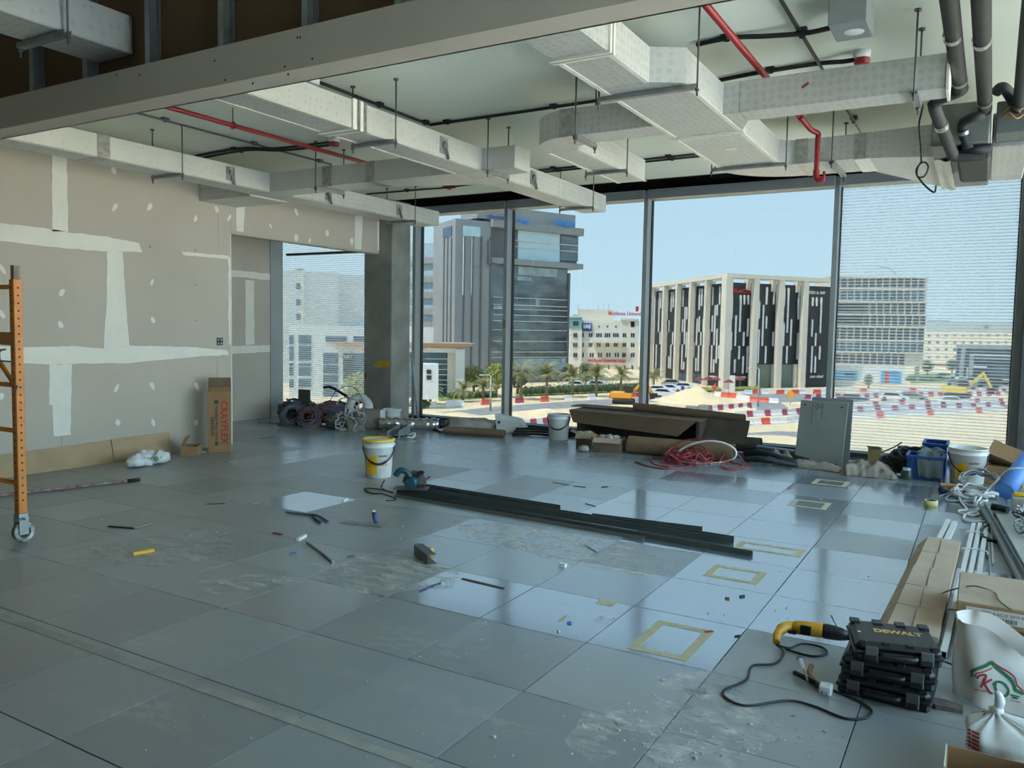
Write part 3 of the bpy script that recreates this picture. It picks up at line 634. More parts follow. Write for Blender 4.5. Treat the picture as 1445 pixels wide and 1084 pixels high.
# ---------------- finned office block
q = zz(1145, 360, 4.5167)
A_ = at_dist(1150, 545, 178); 
FZ = at_dist(1180, 390.5, 205).z; A_ = fz(1172, 389.8, FZ); B_ = fz(1310, 391.5, FZ); fb = thing('finned_building', 'pale office block with a grid of dark windows between white fins', 'building', (A_.x, A_.y, G)); FF = Facade(A_, B_)
part('wall', FF.box(0, FF.L, FF.uz(*q(400,702))[1], FZ, -12, -0.5), E_CREAM, fb); part('plinth', FF.box(0, FF.uz(*q(610,750))[0], G, FF.uz(*q(400,702))[1], -12, -1.5), E_GREY, fb)
fl = [140, 215, 298, 380, 457, 545, 622, 702]
for y in fl: part('floor_band', FF.rect(*q(122,y-5), *q(747,y+5), -0.6, 0.5), E_CREAM, fb)
rr = random.Random(3)
for k in range(7):
    x = 150+rr.randint(-8,8)+46*0; end = 735 if k < 6 else 615
    while x < end-20:
        if not (k in (2,3) and x < 330): part('window', FF.rect(*q(x,fl[k]+6), *q(min(x+31,end),fl[k+1]-6), -0.6, -0.35), CARB if (int(x)+k) % 3 else E_GLASS, fb)
        x += 45
part('louvre_recess', FF.rect(*q(125,304), *q(330,450), -0.6, -0.3), E_BLACK, fb); part('louvre_band', FF.rect(*q(125,375), *q(335,384), -0.4, 0.2), E_GREY, fb)
part('support_column', FF.rect(*q(668,630), *q(690,815), -1.5, -0.8), E_CREAM, fb)
for a, c in (((430,75),(490,80)),((490,80),(545,125))):
    a2, c2 = FF.uz(*q(*a)), FF.uz(*q(*c)); part('roof_crane', MB().beam(P(0,0,0)*0+FF.A+FF.x*a2[0]+Vector((0,0,a2[1])), FF.A+FF.x*c2[0]+Vector((0,0,c2[1])), 0.2, 0.2), POLE, fb)
A_ = at_dist(1172, 545, 178); B_ = at_dist(1277, 543, 182); hb = thing('hoarding', 'long white site hoarding with blue posters in front of the finned block', 'hoarding', (A_.x, A_.y, G)); HF = Facade(A_, B_)
part('panel', HF.rect(*q(125,706), *q(600,822), -0.3, 0), E_WHITE, hb); part('low_wall', HF.rect(*q(125,800), *q(440,860), 0, 0.6), E_CREAM, hb)
part('poster', HF.rect(*q(148,740), *q(292,795), 0, 0.1), M('poster_blue', (40,110,190), 0.5, rgb2=(80,190,210), scale=0.3), hb); part('poster', HF.rect(*q(443,738), *q(572,822), 0, 0.1), M('poster_cyan', (50,130,200), 0.5, rgb2=(90,180,210), scale=0.5), hb)
part('poster_band', HF.rect(*q(468,738), *q(494,822), 0.1, 0.15), E_SIGNR, hb); part('poster_plate', HF.rect(*q(212,753), *q(275,766), 0.1, 0.15), CARB, hb)
# ---------------- far blocks on the right
q = zz(1260, 440, 8.4706)
A_ = at_dist(1300, 520, 330); B_ = at_dist(1450, 520, 330); fc = thing('long_building', 'long low cream building with rows of square windows far beyond the hoarding', 'building', (A_.x, A_.y, G)); CFa = Facade(A_, B_)
part('wall', CFa.rect(*q(330,240), *q(1500,640), -15, 0), E_CREAM, fc)
for y in (280, 365, 452, 540):
    for x in range(433, 1420, 102): part('window', CFa.rect(*q(x-15,y-11), *q(x+15,y+11), -0.2, 0.15), E_GLASS, fc)
A_ = at_dist(1300, 520, 420); B_ = at_dist(1450, 520, 420); fw = thing('warehouse', 'long grey flat roofed warehouse behind the cream building', 'building', (A_.x, A_.y, G)); WF = Facade(A_, B_)
part('wall', WF.rect(*q(380,118), *q(1500,1200), -30, 0), M('warehouse_grey', (172,184,188), 0.7, var=0.03), fw); part('roof_house', WF.rect(*q(410,104), *q(670,125), -30, -2), E_GREY, fw); part('green_emblem', WF.rect(*q(1093,160), *q(1140,205), 0, 0.2), GRASS, fw)
A_ = at_dist(1345, 535, 215); B_ = at_dist(1445, 536, 215); gb = thing('glass_showroom', 'teal glass showroom with pale stepped portal frames beside parked cars', 'building', (A_.x, A_.y, G)); GF = Facade(A_, B_)
part('glass_wall', GF.rect(*q(755,400), *q(1500,800), -14, 0), E_GLASS, gb); part('roof_band', GF.rect(*q(755,395), *q(1500,445), -0.2, 0.8), E_GREY, gb)
def slant(F_, p0, p1, w, d0, d1):
    a0, a1 = F_.uz(*p0), F_.uz(*p1); PP = lambda u, d, z: F_.A+F_.x*u+F_.n*d+Vector((0,0,z)); sg = w
    return MB().hexa([PP(a1[0],d0,a1[1]),PP(a1[0]+sg,d0,a1[1]),PP(a1[0]+sg,d1,a1[1]),PP(a1[0],d1,a1[1]),PP(a0[0],d0,a0[1]),PP(a0[0]+sg,d0,a0[1]),PP(a0[0]+sg,d1,a0[1]),PP(a0[0],d1,a0[1])])
part('portal_leg', slant(GF, q(820,440), q(785,790), 0.9, -0.1, 0.9), E_GREY, gb); part('portal_leg', slant(GF, q(920,520), q(900,770), 0.9, -0.1, 0.9), E_GREY, gb)
part('portal_head', GF.rect(*q(920,512), *q(1500,532), -0.1, 0.9), E_WHITE, gb); part('portal_head', GF.rect(*q(920,550), *q(1500,572), -0.1, 0.9), E_GREY, gb); part('entrance_canopy', GF.rect(*q(960,655), *q(1125,670), 0, 2.5), E_WHITE, gb)
# ---------------- white block seen through the passage window, and its portico
q = zz(380, 380, 5.1624)
A_ = at_dist(360, 560, 150); B_ = at_dist(570, 560, 156); wb_ = thing('white_block', 'tall plain white block with three small blue windows behind the portico', 'building', (A_.x, A_.y, G)); BF = Facade(A_, B_)
part('wall', BF.rect(*q(-60,12), *q(505,440), -10, 0), E_WHITE, wb_); part('wing', BF.rect(*q(500,45), *q(900,440), -14, -3), E_WHITE, wb_); part('base', BF.rect(*q(-60,430), *q(900,1000), -12, -1), E_WHITE, wb_)
for y in (125, 240, 345): part('window', BF.rect(*q(198,y-22), *q(226,y+22), -0.1, 0.1), E_GLASS, wb_)
part('corner_rib', BF.rect(*q(246,5), *q(258,400), -0.1, 0.5), E_CREAM, wb_); part('roof_plant', BF.rect(*q(205,-6), *q(250,14), -5, -2), E_GREY, wb_)
A_ = at_dist(395, 560, 122); B_ = at_dist(662, 560, 124); pb = thing('portico_building', 'white clinic building with tall portico, strip windows and pinkish roof edge', 'building', (A_.x, A_.y, G)); PF = Facade(A_, B_)
part('wing', PF.rect(*q(145,412), *q(690,960), -10, 0), E_WHITE, pb)
for x0, x1 in ((145,177), (214,304)):
    for y0, y1 in ((482,545),(560,595),(600,665),(685,705),(712,775),(800,860)): part('window', PF.rect(*q(x0,y0), *q(x1,y1), -0.1, 0.1), E_GLASS, pb)
for x0, x1 in ((410,563),(614,690)): part('window', PF.rect(*q(x0,490), *q(x1,531), -0.1, 0.1), E_GLASS, pb)
for y0, y1 in ((612,690),(700,760),(770,825),(835,960)): part('window', PF.rect(*q(393,y0), *q(502,y1), -0.1, 0.1), E_GLASS, pb)
part('sign_panel', PF.rect(*q(538,615), *q(612,820), 0, 0.3), CARB, pb); part('sign_lettering', PF.text('E&T', *q(545,622), *q(605,650), 0.4), E_SIGNW, pb)
part('window', PF.rect(*q(614,615), *q(690,770), -0.1, 0.1), E_GLASS, pb)
q = zz(590, 440, 6.0208)
part('portico_wall', PF.rect(*q(-420,305), *q(395,345), -4, 1.0), E_WHITE, pb); part('portico_glass', PF.rect(*q(-100,345), *q(252,720), -2, 0.0), E_GLASS, pb)
for y in (400, 445, 490, 535, 580, 620): part('glazing_bar', PF.rect(*q(60,y-2), *q(252,y+3), 0, 0.15), E_SIGNW, pb)
part('portico_pier', PF.rect(*q(252,345), *q(322,720), -2, 0.6), E_CREAM, pb); part('portico_column', PF.rect(*q(322,320), *q(395,720), -1, 1.6), E_WHITE, pb)
a, b2 = PF.uz(*q(-740,264)), PF.uz(*q(475,268)); e_ = PF.uz(*q(395,305)); PP = lambda u, d, z: PF.A+PF.x*u+PF.n*d+Vector((0,0,z))
part('roof_edge', MB().hexa([PP(a[0]+1,-4,e_[1]),PP(e_[0],-4,e_[1]),PP(e_[0],1.6,e_[1]),PP(a[0]+1,1.6,e_[1]),PP(a[0],-5,b2[1]),PP(b2[0],-5,b2[1]),PP(b2[0],2.6,b2[1]),PP(a[0],2.6,b2[1])]), E_PINK, pb)
part('rooftop_box', PF.rect(*q(-60,130), *q(130,264), -6, -3), E_WHITE, pb)
gh = at_dist(607, 565, 104); gt = thing('guardhouse', 'small white gatehouse with dark window slots in front of the portico', 'hut', (gh.x, gh.y, G)); HFa = Facade(at_dist(585,565,104), at_dist(620,565,104))
part('wall', HFa.rect(*q(0,445), *q(172,745), -3, 0), E_WHITE, gt)
for y in (510, 560): part('window', HFa.rect(*q(72,y-18), *q(112,y+18), -0.1, 0.1), CARGL, gt)
# ---------------- sand heaps
def mound(px, py, rx, ry, h_, seed, label):
    c = fz(px, py, G); m_ = MB(); rr = random.Random(seed)
    def fn(u, v):
        a = u*2*math.pi; r = v; k = 1+0.25*mnoise.noise(Vector((math.cos(a)*1.5, math.sin(a)*1.5, seed)))
        hh = h_*max(0, 1-r)**1.1*(1+0.35*mnoise.noise(Vector((math.cos(a)*r*3, math.sin(a)*r*3, seed*3))))
        return c+Vector((math.cos(a)*rx*r*k, math.sin(a)*ry*r*k, hh))
    m_.grid(fn, 28, 10); solo('sand_heap', m_, SAND, label, 'sand heap')
mound(980, 568, 6.5, 4, 2.4, 1, 'tall peaked heap of pale sand in front of the black office block'); mound(1052, 583, 4, 2.5, 0.8, 2, 'low sand heap beside the street lamp and barriers')
mound(655, 592, 9, 4, 0.8, 3, 'low rolling sand heap below the portico building'); mound(775, 587, 7, 3, 0.9, 4, 'low sand bank beside the orange digger')
mound(1110, 625, 8, 4, 0.7, 5, 'sand bank behind the leaning grey boards'); mound(915, 578, 5, 2.5, 0.6, 7, 'low sand bank between the digger and the peaked heap')
# ---------------- road barriers
def barrier_mesh(mat):
    prof = [(-0.24,0),(0.24,0),(0.24,0.12),(0.11,0.34),(0.09,0.78),(-0.09,0.78),(-0.11,0.34),(-0.24,0.12)]
    return mesh('barrier', MB().prism([(-0.5, y, z) for y, z in prof], (1.0, 0, 0)), mat)
BM = {'r': barrier_mesh(BAR_R), 'm': barrier_mesh(BAR_M), 'w': barrier_mesh(BAR_W)}
BN = {'r': 'red', 'm': 'crimson', 'w': 'white'}
def barrier_row(pts, pat, where, step=1.06, length=1.02, gap=0):
    P_ = [fz(x, y, G) for x, y in pts]; pos = []; k = 0; carry = 0.0
    for a, c in zip(P_[:-1], P_[1:]):
        d = c-a; L_ = d.length; t = carry
        while t < L_:
            ch = pat[k % len(pat)]; k += 1
            if ch != ' ':
                o_ = link('road_barrier', BM[ch], None, a+d*(t/L_)); o_.rotation_euler = (0, 0, math.atan2(d.y, d.x)); o_.scale = (length, 1, 1.0)
                tag(o_, '%s plastic road barrier in the row %s' % (BN[ch], where), 'barrier', '%s barriers in the row %s' % (BN[ch], where))
            t += step
        carry = t-L_
barrier_row([(610,575.5),(642,573.5),(660,573),(690,571)], 'w ww  r  w', 'along the road below the portico building', 1.45, 1.3)
barrier_row([(733,568.5),(830,564),(905,560)], 'm  r  w  w  r  r', 'between the palms and the sandy lot', 1.5, 1.35)
barrier_row([(905,560),(1000,556)], 'r  wwr wr', 'in front of the car park', 1.5, 1.35)
barrier_row([(724,604),(772,599),(800,597)], 'wm', 'below the white bucket on the sill', 1.0, 0.98)
barrier_row([(1000,580),(1035,578),(1068,575)], 'mw', 'at the foot of the peaked sand heap')
barrier_row([(1013,559.5),(1040,562),(1060,567),(1105,570)], 'wrrwww', 'curving round the street lamp', 1.5, 1.4)
barrier_row([(1056,556.5),(1100,556.5),(1166,556)], 'wrw r', 'before the black block entrance', 1.5, 1.4)
barrier_row([(1040,589),(1105,586),(1130,584)], 'wwm', 'nearest the leaning grey boards', 1.0, 0.98)
barrier_row([(1043,600),(1105,598),(1130,595)], 'wwwrww', 'along the sandy track', 1.2, 1.15)
barrier_row([(1140,563.5),(1300,559.5),(1417,558.5)], 'mw', 'at the far side of the dug up road')
barrier_row([(1196,575),(1300,571.5),(1417,568)], 'mwwww', 'behind the parked pale cars', 1.1, 1.06)
barrier_row([(1196,581),(1300,578),(1417,574)], 'wwm', 'before the parked pale cars')
barrier_row([(1196,591),(1240,590),(1300,586.5),(1417,581)], 'wwwwrwww', 'along the near edge of the sandy lot', 1.25, 1.2)
barrier_row([(1388,554),(1417,553.5)], 'wm', 'beside the yellow digger')
barrier_row([(1200,554),(1330,552)], 'w r w   ', 'below the hoarding', 1.5, 1.4)
# ---------------- lamps
def lamp(px, py, top, label):
    c = fz(px, py, G); t_ = at_dist(px, top, math.hypot(c.x, c.y)); H_ = t_.z-G; L_ = thing('street_lamp', label, 'street lamp', c)
    part('pole', MB().tube([c, c+Vector((0,0,H_))], [0.14, 0.08], 8), POLE, L_); part('arm', MB().tube(spline([c+Vector((0,0,H_)), c+Vector((-0.3,0,H_+.15)), c+Vector((-1.0,0,H_+.1))]), 0.06, 6), POLE, L_)
    part('lamp_head', MB().bbox(c.x-1.7, c.x-0.9, c.y-0.16, c.y+0.16, c.z+H_, c.z+H_+0.16, 0.05), POLE, L_)
lamp(1069.5, 574, 521, 'tall grey street lamp among the barriers in front of the black block'); lamp(692, 580, 531, 'grey street lamp on the road beside the palm and portico'); lamp(1363, 556, 519, 'slim street lamp before the teal showroom')
# ---------------- palms
def frond_mesh():
    m_ = MB(); n = 9
    for i in range(n):
        t = (i+0.5)/n; x = t*2.3; z = 0.75*math.sin(t*2.1)*1.0-0.95*t*t; L_ = 0.55*math.sin(math.pi*min(1, t*0.85+0.15))+0.12
        for s_ in (-1, 1):
            for off in (-0.07, 0.07): m_.add([(x+off-0.05,0,z),(x+off+0.06,0,z-0.02),(x+off+0.30,s_*L_,z-0.28)], [(0,1,2)])
    m_.tube([(t/8*2.5, 0, 0.75*math.sin(t/8*2.1)-0.95*(t/8)**2) for t in range(9)], [0.035-0.003*t for t in range(9)], 4)
    return mesh('frond', m_, FROND)
FM = frond_mesh()
def palm(px, py, top, label, k):
    c = fz(px, py, G); H_ = at_dist(px, top, math.hypot(c.x, c.y)).z-G; rr = random.Random(k); P_ = thing('date_palm', label, 'palm tree', c); sc = max(0.8, H_/5.0); th = max(1.2, H_-1.5*sc)
    part('trunk', MB().tube([c, c+Vector((0.03,0,th*0.5)), c+Vector((0,0,th+0.2))], [0.26*sc, 0.2*sc, 0.24*sc], 8), TRUNK, P_)
    for i in range(30):
        f_ = link('frond', FM, P_, (0,0,th)); f_.rotation_euler = (rr.uniform(-.15,.15), rr.choice((-1.05,-0.75,-0.4,-0.1,0.2,0.5))+rr.uniform(-.12,.12), i*2.39996+rr.uniform(-.2,.2)); s_ = sc*rr.uniform(0.85,1.1)*1.02; f_.scale = (s_,s_,s_)
for k, (x, y, t_, w) in enumerate([(607,571,541,'short date palm beside the white gatehouse'),(653,567,541,'short date palm in front of the portico column'),(682,566,536,'date palm next to the grey street lamp'),(735,564,513,'tall date palm below the grey tower glass'),(771,564,516,'date palm below the right edge of the grey tower'),(807,561,518,'date palm below the university turret'),(841,560,517,'date palm below the university red lettering'),(876,556,519,'date palm behind the orange digger'),(922,553,523,'date palm beside the car park and the first cream pillar')]): palm(x, y, t_, w, k)
def leaf_cloud(c, rx, ry, rz_, n, size, seed):
    m_ = MB(); rr = random.Random(seed)
    for i in range(n):
        d = Vector((rr.gauss(0,1), rr.gauss(0,1), rr.gauss(0,1))).normalized()*(rr.random()**0.45)
        p_ = Vector(c)+Vector((d.x*rx, d.y*ry, d.z*rz_)); a = Vector((rr.gauss(0,1), rr.gauss(0,1), rr.gauss(0,1))).normalized()*size; b_ = a.orthogonal().normalized()*size*0.7
        m_.add([p_-a, p_+b_, p_+a, p_-b_], [(0,1,2,3)])
    return m_
def tree(px, py, top, wpx, label, k, mat):
    c = fz(px, py, G); d = math.hypot(c.x, c.y); H_ = at_dist(px, top, d).z-G; w = wpx/FPX*d/2; T_ = thing('broadleaf_tree', label, 'tree', c)
    part('trunk', MB().tube([c, c+Vector((0.1,0,H_*0.35)), c+Vector((-0.1,0,H_*0.7))], [0.2,0.16,0.08], 6), TRUNK, T_)
    part('crown', leaf_cloud(c+Vector((0,0,H_*0.62)), w, w, H_*0.40, 900, w*0.09, k), mat, T_)
tree(668, 557, 516, 34, 'yellow green feathery tree between portico column and grey tower', 1, LEAFY); tree(700, 561, 512, 38, 'yellow green tree partly behind the mullion at the tower foot', 2, LEAFY); tree(730, 556, 522, 30, 'dull green tree at the foot of the mirrored tower', 3, LEAFD)
tree(505, 578, 526, 46, 'dry yellowish tree in front of the sign panel beside the portico', 9, LEAFY); tree(826, 548, 512, 24, 'dark green tree left of the university arches', 4, LEAFD); tree(803, 544, 514, 22, 'dark green tree under the university turret', 5, LEAFD); tree(1225, 549, 528, 12, 'small dark shrub tree against the white hoarding', 6, LEAFD); tree(1308, 530, 508, 16, 'green tree before the cream building under the column', 7, LEAFD); tree(1343, 528, 507, 16, 'green tree beside the teal showroom wall', 8, LEAFD)
def hedge(p0, p1, h_, wd, label, k, mat=None):
    a, c = fz(*p0, G), fz(*p1, G); n = max(4, int((c-a).length/1.2)); m_ = MB(); rr = random.Random(k)
    for i in range(n+1):
        q_ = a.lerp(c, i/n); m_.v += []; lc = leaf_cloud(q_+Vector((0,0,h_*0.55)), 0.9, wd, h_*0.5, 70, 0.16, k*50+i); m_.add(lc.v, lc.f); m_.blob(q_+Vector((0,0,h_*0.45)), 0.8, wd*0.8, h_*0.45, k+i, 0.3, nu=8, nv=5)
    solo('hedge', m_, mat or LEAFD, label, 'hedge')
hedge((742,559), (905,552), 1.6, 1.2, 'long clipped dark hedge under the row of palms', 1); hedge((638,563), (690,561), 1.1, 1.2, 'low shrub bed in front of the portico lawn', 2); hedge((585,577), (598,576), 1.2, 1.0, 'dark shrubs at the foot of the gatehouse', 3); hedge((975,554), (1012,553.5), 0.9, 0.8, 'low green planting under the maroon parasols', 4, LEAFY); hedge((1036,552), (1068,551), 0.8, 0.8, 'low green planting beside the corner pillar', 5, LEAFY)
# ---------------- cars, diggers, parasols, workers
def car(px, py, rot, mat, label, sc=1.0, group=None):
    c = fz(px, py, G); C_ = thing('parked_car', label, 'car', c, rot); 
    side = [(-2.2,0.35),(-2.25,0.8),(-1.9,0.95),(-1.35,1.42),(0.5,1.45),(1.15,0.98),(2.1,0.82),(2.25,0.4)]
    part('body', MB().prism([(x*sc, -0.85*sc, z*sc) for x, z in side], (0, 1.7*sc, 0)), mat, C_, local=True)
    part('side_glass', MB().prism([(x*sc, -0.87*sc, z*sc) for x, z in ((-1.6,0.98),(-1.25,1.34),(0.42,1.36),(0.95,0.98))], (0, 1.74*sc, 0)), CARGL, C_, local=True)
    for x in (-1.4, 1.4):
        for y in (-0.87, 0.87): part('wheel', MB().tube([(x*sc, (y-0.1)*sc, 0.33*sc), (x*sc, (y+0.1)*sc, 0.33*sc)], 0.33*sc, 10), BLK, C_, local=True)
for k, (x, y, r_, m_, w) in enumerate([(815,549,0.3,CARW,'white car parked behind the palm hedge below the university'),(846,548.5,0.2,CARW,'second white car behind the palm hedge below the university'),(932,556,0.1,CARW,'white car parked nearest the first cream pillar'),(946,554,0.2,CARW,'white car beside the parked row under the black block'),(950,546,0.3,CARG,'silver car under the black block left bays'),(940,561,0,CARW,'white van-like car behind the red barrier of the car park'),(968,551.5,0.1,CARW,'white car beside the maroon parasols'),
    (1204,570,0.0,CARB,'dark car parked beside the barriers beyond the leaning boards'),(1262,566,0.0,CARW,'white car among the crimson and white barriers'),(1287,566,0.1,CARG,'silver car among the crimson and white barriers'),(1345,573,0.1,CARW,'white car in front of the yellow digger'),
    (1335,534,0.1,CARW,'white car on the lawn road beside the showroom'),(1350,544,0.1,CARG,'silver car at the edge of the showroom car park'),(1362,540,0.3,CARW,'white car in the showroom car park'),(1372,542,0,CARW,'white car beside the silver ones at the showroom'),(1394,547,0.2,CARB,'dark car in the showroom car park'),(1408,544,0.1,CARB,'dark blue car by the showroom portal'),(1362,549,0,CARG,'grey car next to the sandy lot by the showroom')]): car(x, y, r_, m_, w)
def digger(px, py, rot, mat, label, flip=1, sc=1.0):
    c = fz(px, py, G); D_ = thing('excavator', label, 'excavator', c, rot); S = lambda *a: [v*sc for v in a]
    for y in (-0.95, 0.95): part('track', MB().bbox(*S(-1.6,1.6,y-0.28,y+0.28,0,0.75), 0.2*sc), BLK, D_, local=True)
    part('body', MB().bbox(*S(-1.9,1.2,-1.1,1.1,0.8,1.75), 0.15*sc), mat, D_, local=True); part('cab', MB().bbox(*S(0.1,1.3,-1.1,-0.1,1.7,2.7), 0.1*sc), CARGL, D_, local=True)
    part('boom', MB().beam(S(1.0,0.3,1.5), S(3.0,0.3,3.6), 0.4*sc, 0.5*sc, (0,1,0)), mat, D_, local=True); part('arm', MB().beam(S(2.9,0.3,3.7), S(4.0,0.3,1.6), 0.3*sc, 0.35*sc, (0,1,0)), mat, D_, local=True)
    part('bucket', MB().prism([S(3.6,-0.2,1.6),S(4.3,-0.2,1.7),S(4.4,-0.2,0.9),S(3.7,-0.2,0.8)], (0,1.0*sc,0)), BLK, D_, local=True)
digger(880, 570, 0.35, EXO, 'orange tracked digger on the sand beside the palms'); digger(1350, 563, 0.0, EXY, 'yellow digger behind the crimson and white barriers', sc=1.25)
for k, (x, y) in enumerate([(986,551),(998,551),(1010,551),(1028,555.5),(1044,551)]):
    c = fz(x, y, G); u_ = thing('parasol', 'maroon cafe parasol left of the small pillar sign' if k < 3 else 'maroon cafe parasol right of the corner pillar', 'parasol', c, 0, 'cafe parasols left of the corner pillar' if k < 3 else 'cafe parasols by the corner pillar'); part('pole', MB().tube([c, c+Vector((0,0,2.3))], 0.05, 6), POLE, u_)
    part('canopy', MB().lathe([(0.02,2.5),(0.5,2.25),(0.95,1.9)], 8, c), E_MAR, u_)
for x, y, m_, w in ((963,557,E_SIGNB,'worker in blue overalls standing by the barriers of the car park'),(1008,556,BAR_R,'worker in orange vest beside the parasols')):
    c = fz(x, y, G); pm = MB(); pm.tube([c+Vector((-0.12,0,0)), c+Vector((-0.1,0,0.85)), c+Vector((0,0,0.9)), c+Vector((0,0,1.4)), c+Vector((0,0,1.52)), c+Vector((0,0,1.64)), c+Vector((0,0,1.78))], [0.08,0.11,0.2,0.22,0.07,0.12,0.05], 8); pm.tube([c+Vector((0.14,0.05,0)), c+Vector((0.1,0,0.85))], [0.08,0.11], 8); pm.tube([c+Vector((-0.22,0,1.38)), c+Vector((-0.3,0.05,0.85))], [0.07,0.05], 6); pm.tube([c+Vector((0.22,0,1.38)), c+Vector((0.3,0.05,0.85))], [0.07,0.05], 6)
    solo('person', pm, m_, w, 'person')
cc = fz(985, 581, G); cb = thing('concrete_block', 'pair of grey concrete blocks lying at the foot of the peaked sand heap', 'concrete block', cc); part('block', MB().bbox(cc.x-1.6, cc.x+0.1, cc.y-.5, cc.y+.5, G, G+0.7, .05), CONC, cb); part('block', MB().bbox(cc.x+0.15, cc.x+1.5, cc.y-.5, cc.y+.5, G, G+0.95, .05), CONC, cb)
c = fz(1033, 553, G); solo('pylon_sign', MB().bbox(c.x-0.5, c.x+0.5, c.y-0.2, c.y+0.2, G, G+2.9, 0.05), E_CREAM, 'plain cream pylon sign standing before the black block corner', 'sign')
c = fz(1115, 572, G); ys_ = thing('road_sign', 'orange warning sign on the bend between the barriers', 'road sign', c); part('post', MB().tube([c, c+Vector((0,0,1.0))], 0.05, 6), POLE, ys_); part('plate', MB().prism([c+Vector((-0.7,-.05,1.6)), c+Vector((0,-.05,0.9)), c+Vector((0.7,-.05,1.6)), c+Vector((0,-.05,2.3))], (0,0.06,0)), EXO, ys_)
# ================================================================ ceiling services
def foil_mat():
    m = M('duct_foil', (198,198,192), 0.48, metal=0.45, var=0.05, scale=3)
    t = m.node_tree; b = t.nodes['Principled BSDF']; L = t.links.new
    v = t.nodes.new('ShaderNodeTexVoronoi'); v.inputs['Scale'].default_value = 20; v.inputs['Randomness'].default_value = 0.35
    g_ = t.nodes.new('ShaderNodeNewGeometry'); L(g_.outputs['Position'], v.inputs['Vector'])
    bp = t.nodes.new('ShaderNodeBump'); bp.inputs['Strength'].default_value = 0.22; bp.inputs['Distance'].default_value = 0.004; L(v.outputs['Distance'], bp.inputs['Height']); L(bp.outputs[0], b.inputs['Normal'])
    base = b.inputs['Base Color'].links[0].from_socket; mr = t.nodes.new('ShaderNodeMapRange'); mr.inputs[1].default_value = 0.30; mr.inputs[2].default_value = 0.42; mr.inputs[3].default_value = 0.88; mr.inputs[4].default_value = 1.0
    L(v.outputs['Distance'], mr.inputs[0]); mu = t.nodes.new('ShaderNodeMixRGB'); mu.blend_type = 'MULTIPLY'; mu.inputs[0].default_value = 1.0; L(base, mu.inputs[1]); L(mr.outputs[0], mu.inputs[2]); L(mu.outputs[0], b.inputs['Base Color'])
    return m
FOIL = foil_mat()
TAPEF = M('foil_tape', (168,168,162), 0.3, metal=0.7, var=0.25, scale=25, bump=0.4, bscale=25)
TAPEW = M('pale_tape', (222,218,204), 0.6, metal=0.1, var=0.06, scale=10)
D0Z, D1Z = 2.9, 3.1
def sec(mb, x0, x1, y0, y1, z0=D0Z, z1=D1Z): return mb.bbox(x0, x1, y0, y1, z0, z1, 0.006)
def band_y(x0, x1, y, w=0.05, e=0.003): return MB().box(x0-e, x1+e, y-w/2, y+w/2, D0Z-e, D1Z+e)
def band_x(x, y0, y1, w=0.05, e=0.003): return MB().box(x-w/2, x+w/2, y0-e, y1+e, D0Z-e, D1Z+e)
def edge_tape(parent, x, y0, y1, side):    # pale tape along a bottom corner
    part('edge_tape', MB().box(x-0.03 if side > 0 else x-0.001, x+0.001 if side > 0 else x+0.03, y0, y1, D0Z-0.003, D0Z-0.0005), TAPEW, parent)
def damper(parent, x, y, z):
    d = part('damper_plate', MB().box(x, x+0.006, y-0.055, y+0.055, z-0.07, z+0.07), TAPEF, parent)
    part('damper_lever', MB().beam((x+0.02, y-0.02, z+0.03), (x+0.03, y+0.03, z-0.11), 0.012, 0.03, (1,0,0)).tube([(x, y, z), (x+0.03, y, z)], 0.028, 10), STEEL, d)
# -- run along the plasterboard wall, with its cross branch
d0 = thing('air_duct', 'foil faced rectangular air duct along the plasterboard wall', 'air duct', (-6.88, 4.6, D0Z))
part('duct_section', sec(MB(), -7.05, -6.72, 2.83, 4.36), FOIL, d0); part('duct_section', sec(MB(), -7.05, -6.72, 4.36, 6.28), FOIL, d0)
part('joint_tape', band_y(-7.05, -6.72, fx(146, 203, -6.72).y, 0.12), TAPEF, d0)
part('branch_section', sec(MB(), -7.05, -5.85, 6.28, 6.58), FOIL, d0); part('branch_section', sec(MB(), -5.85, -5.30, 6.28, 6.58), FOIL, d0)
part('branch_flare', MB().hexa([(-5.30,6.28,D0Z),(-4.34,6.28,D0Z),(-4.34,6.9,D0Z),(-5.30,6.58,D0Z),(-5.30,6.28,D1Z),(-4.34,6.28,D1Z),(-4.34,6.9,D1Z),(-5.30,6.58,D1Z)]), FOIL, d0)
part('joint_tape', band_x(-5.9, 6.28, 6.58, 0.13), TAPEF, d0); part('joint_tape', band_x(-5.33, 6.28, 6.58, 0.11), TAPEF, d0)
part('wall_spigot', sec(MB(), -7.897, -7.05, 6.3, 6.85, 2.88, 3.07), FOIL, d0)
part('duct_section', sec(MB(), -7.06, -6.70, 6.58, 8.0), FOIL, d0); part('duct_section', sec(MB(), -7.06, -6.70, 8.0, 9.38), FOIL, d0)
edge_tape(d0, -6.72, 2.9, 6.28, 1); edge_tape(d0, -6.70, 6.6, 9.38, 1)
for q_ in ((325,248),): 
    p_ = fx(*q_, -6.72); damper(d0, -6.72, p_.y, 3.0)
for q_ in ((463,284),(563,299)):
    p_ = fx(*q_, -6.70); damper(d0, -6.70, p_.y, 3.0)
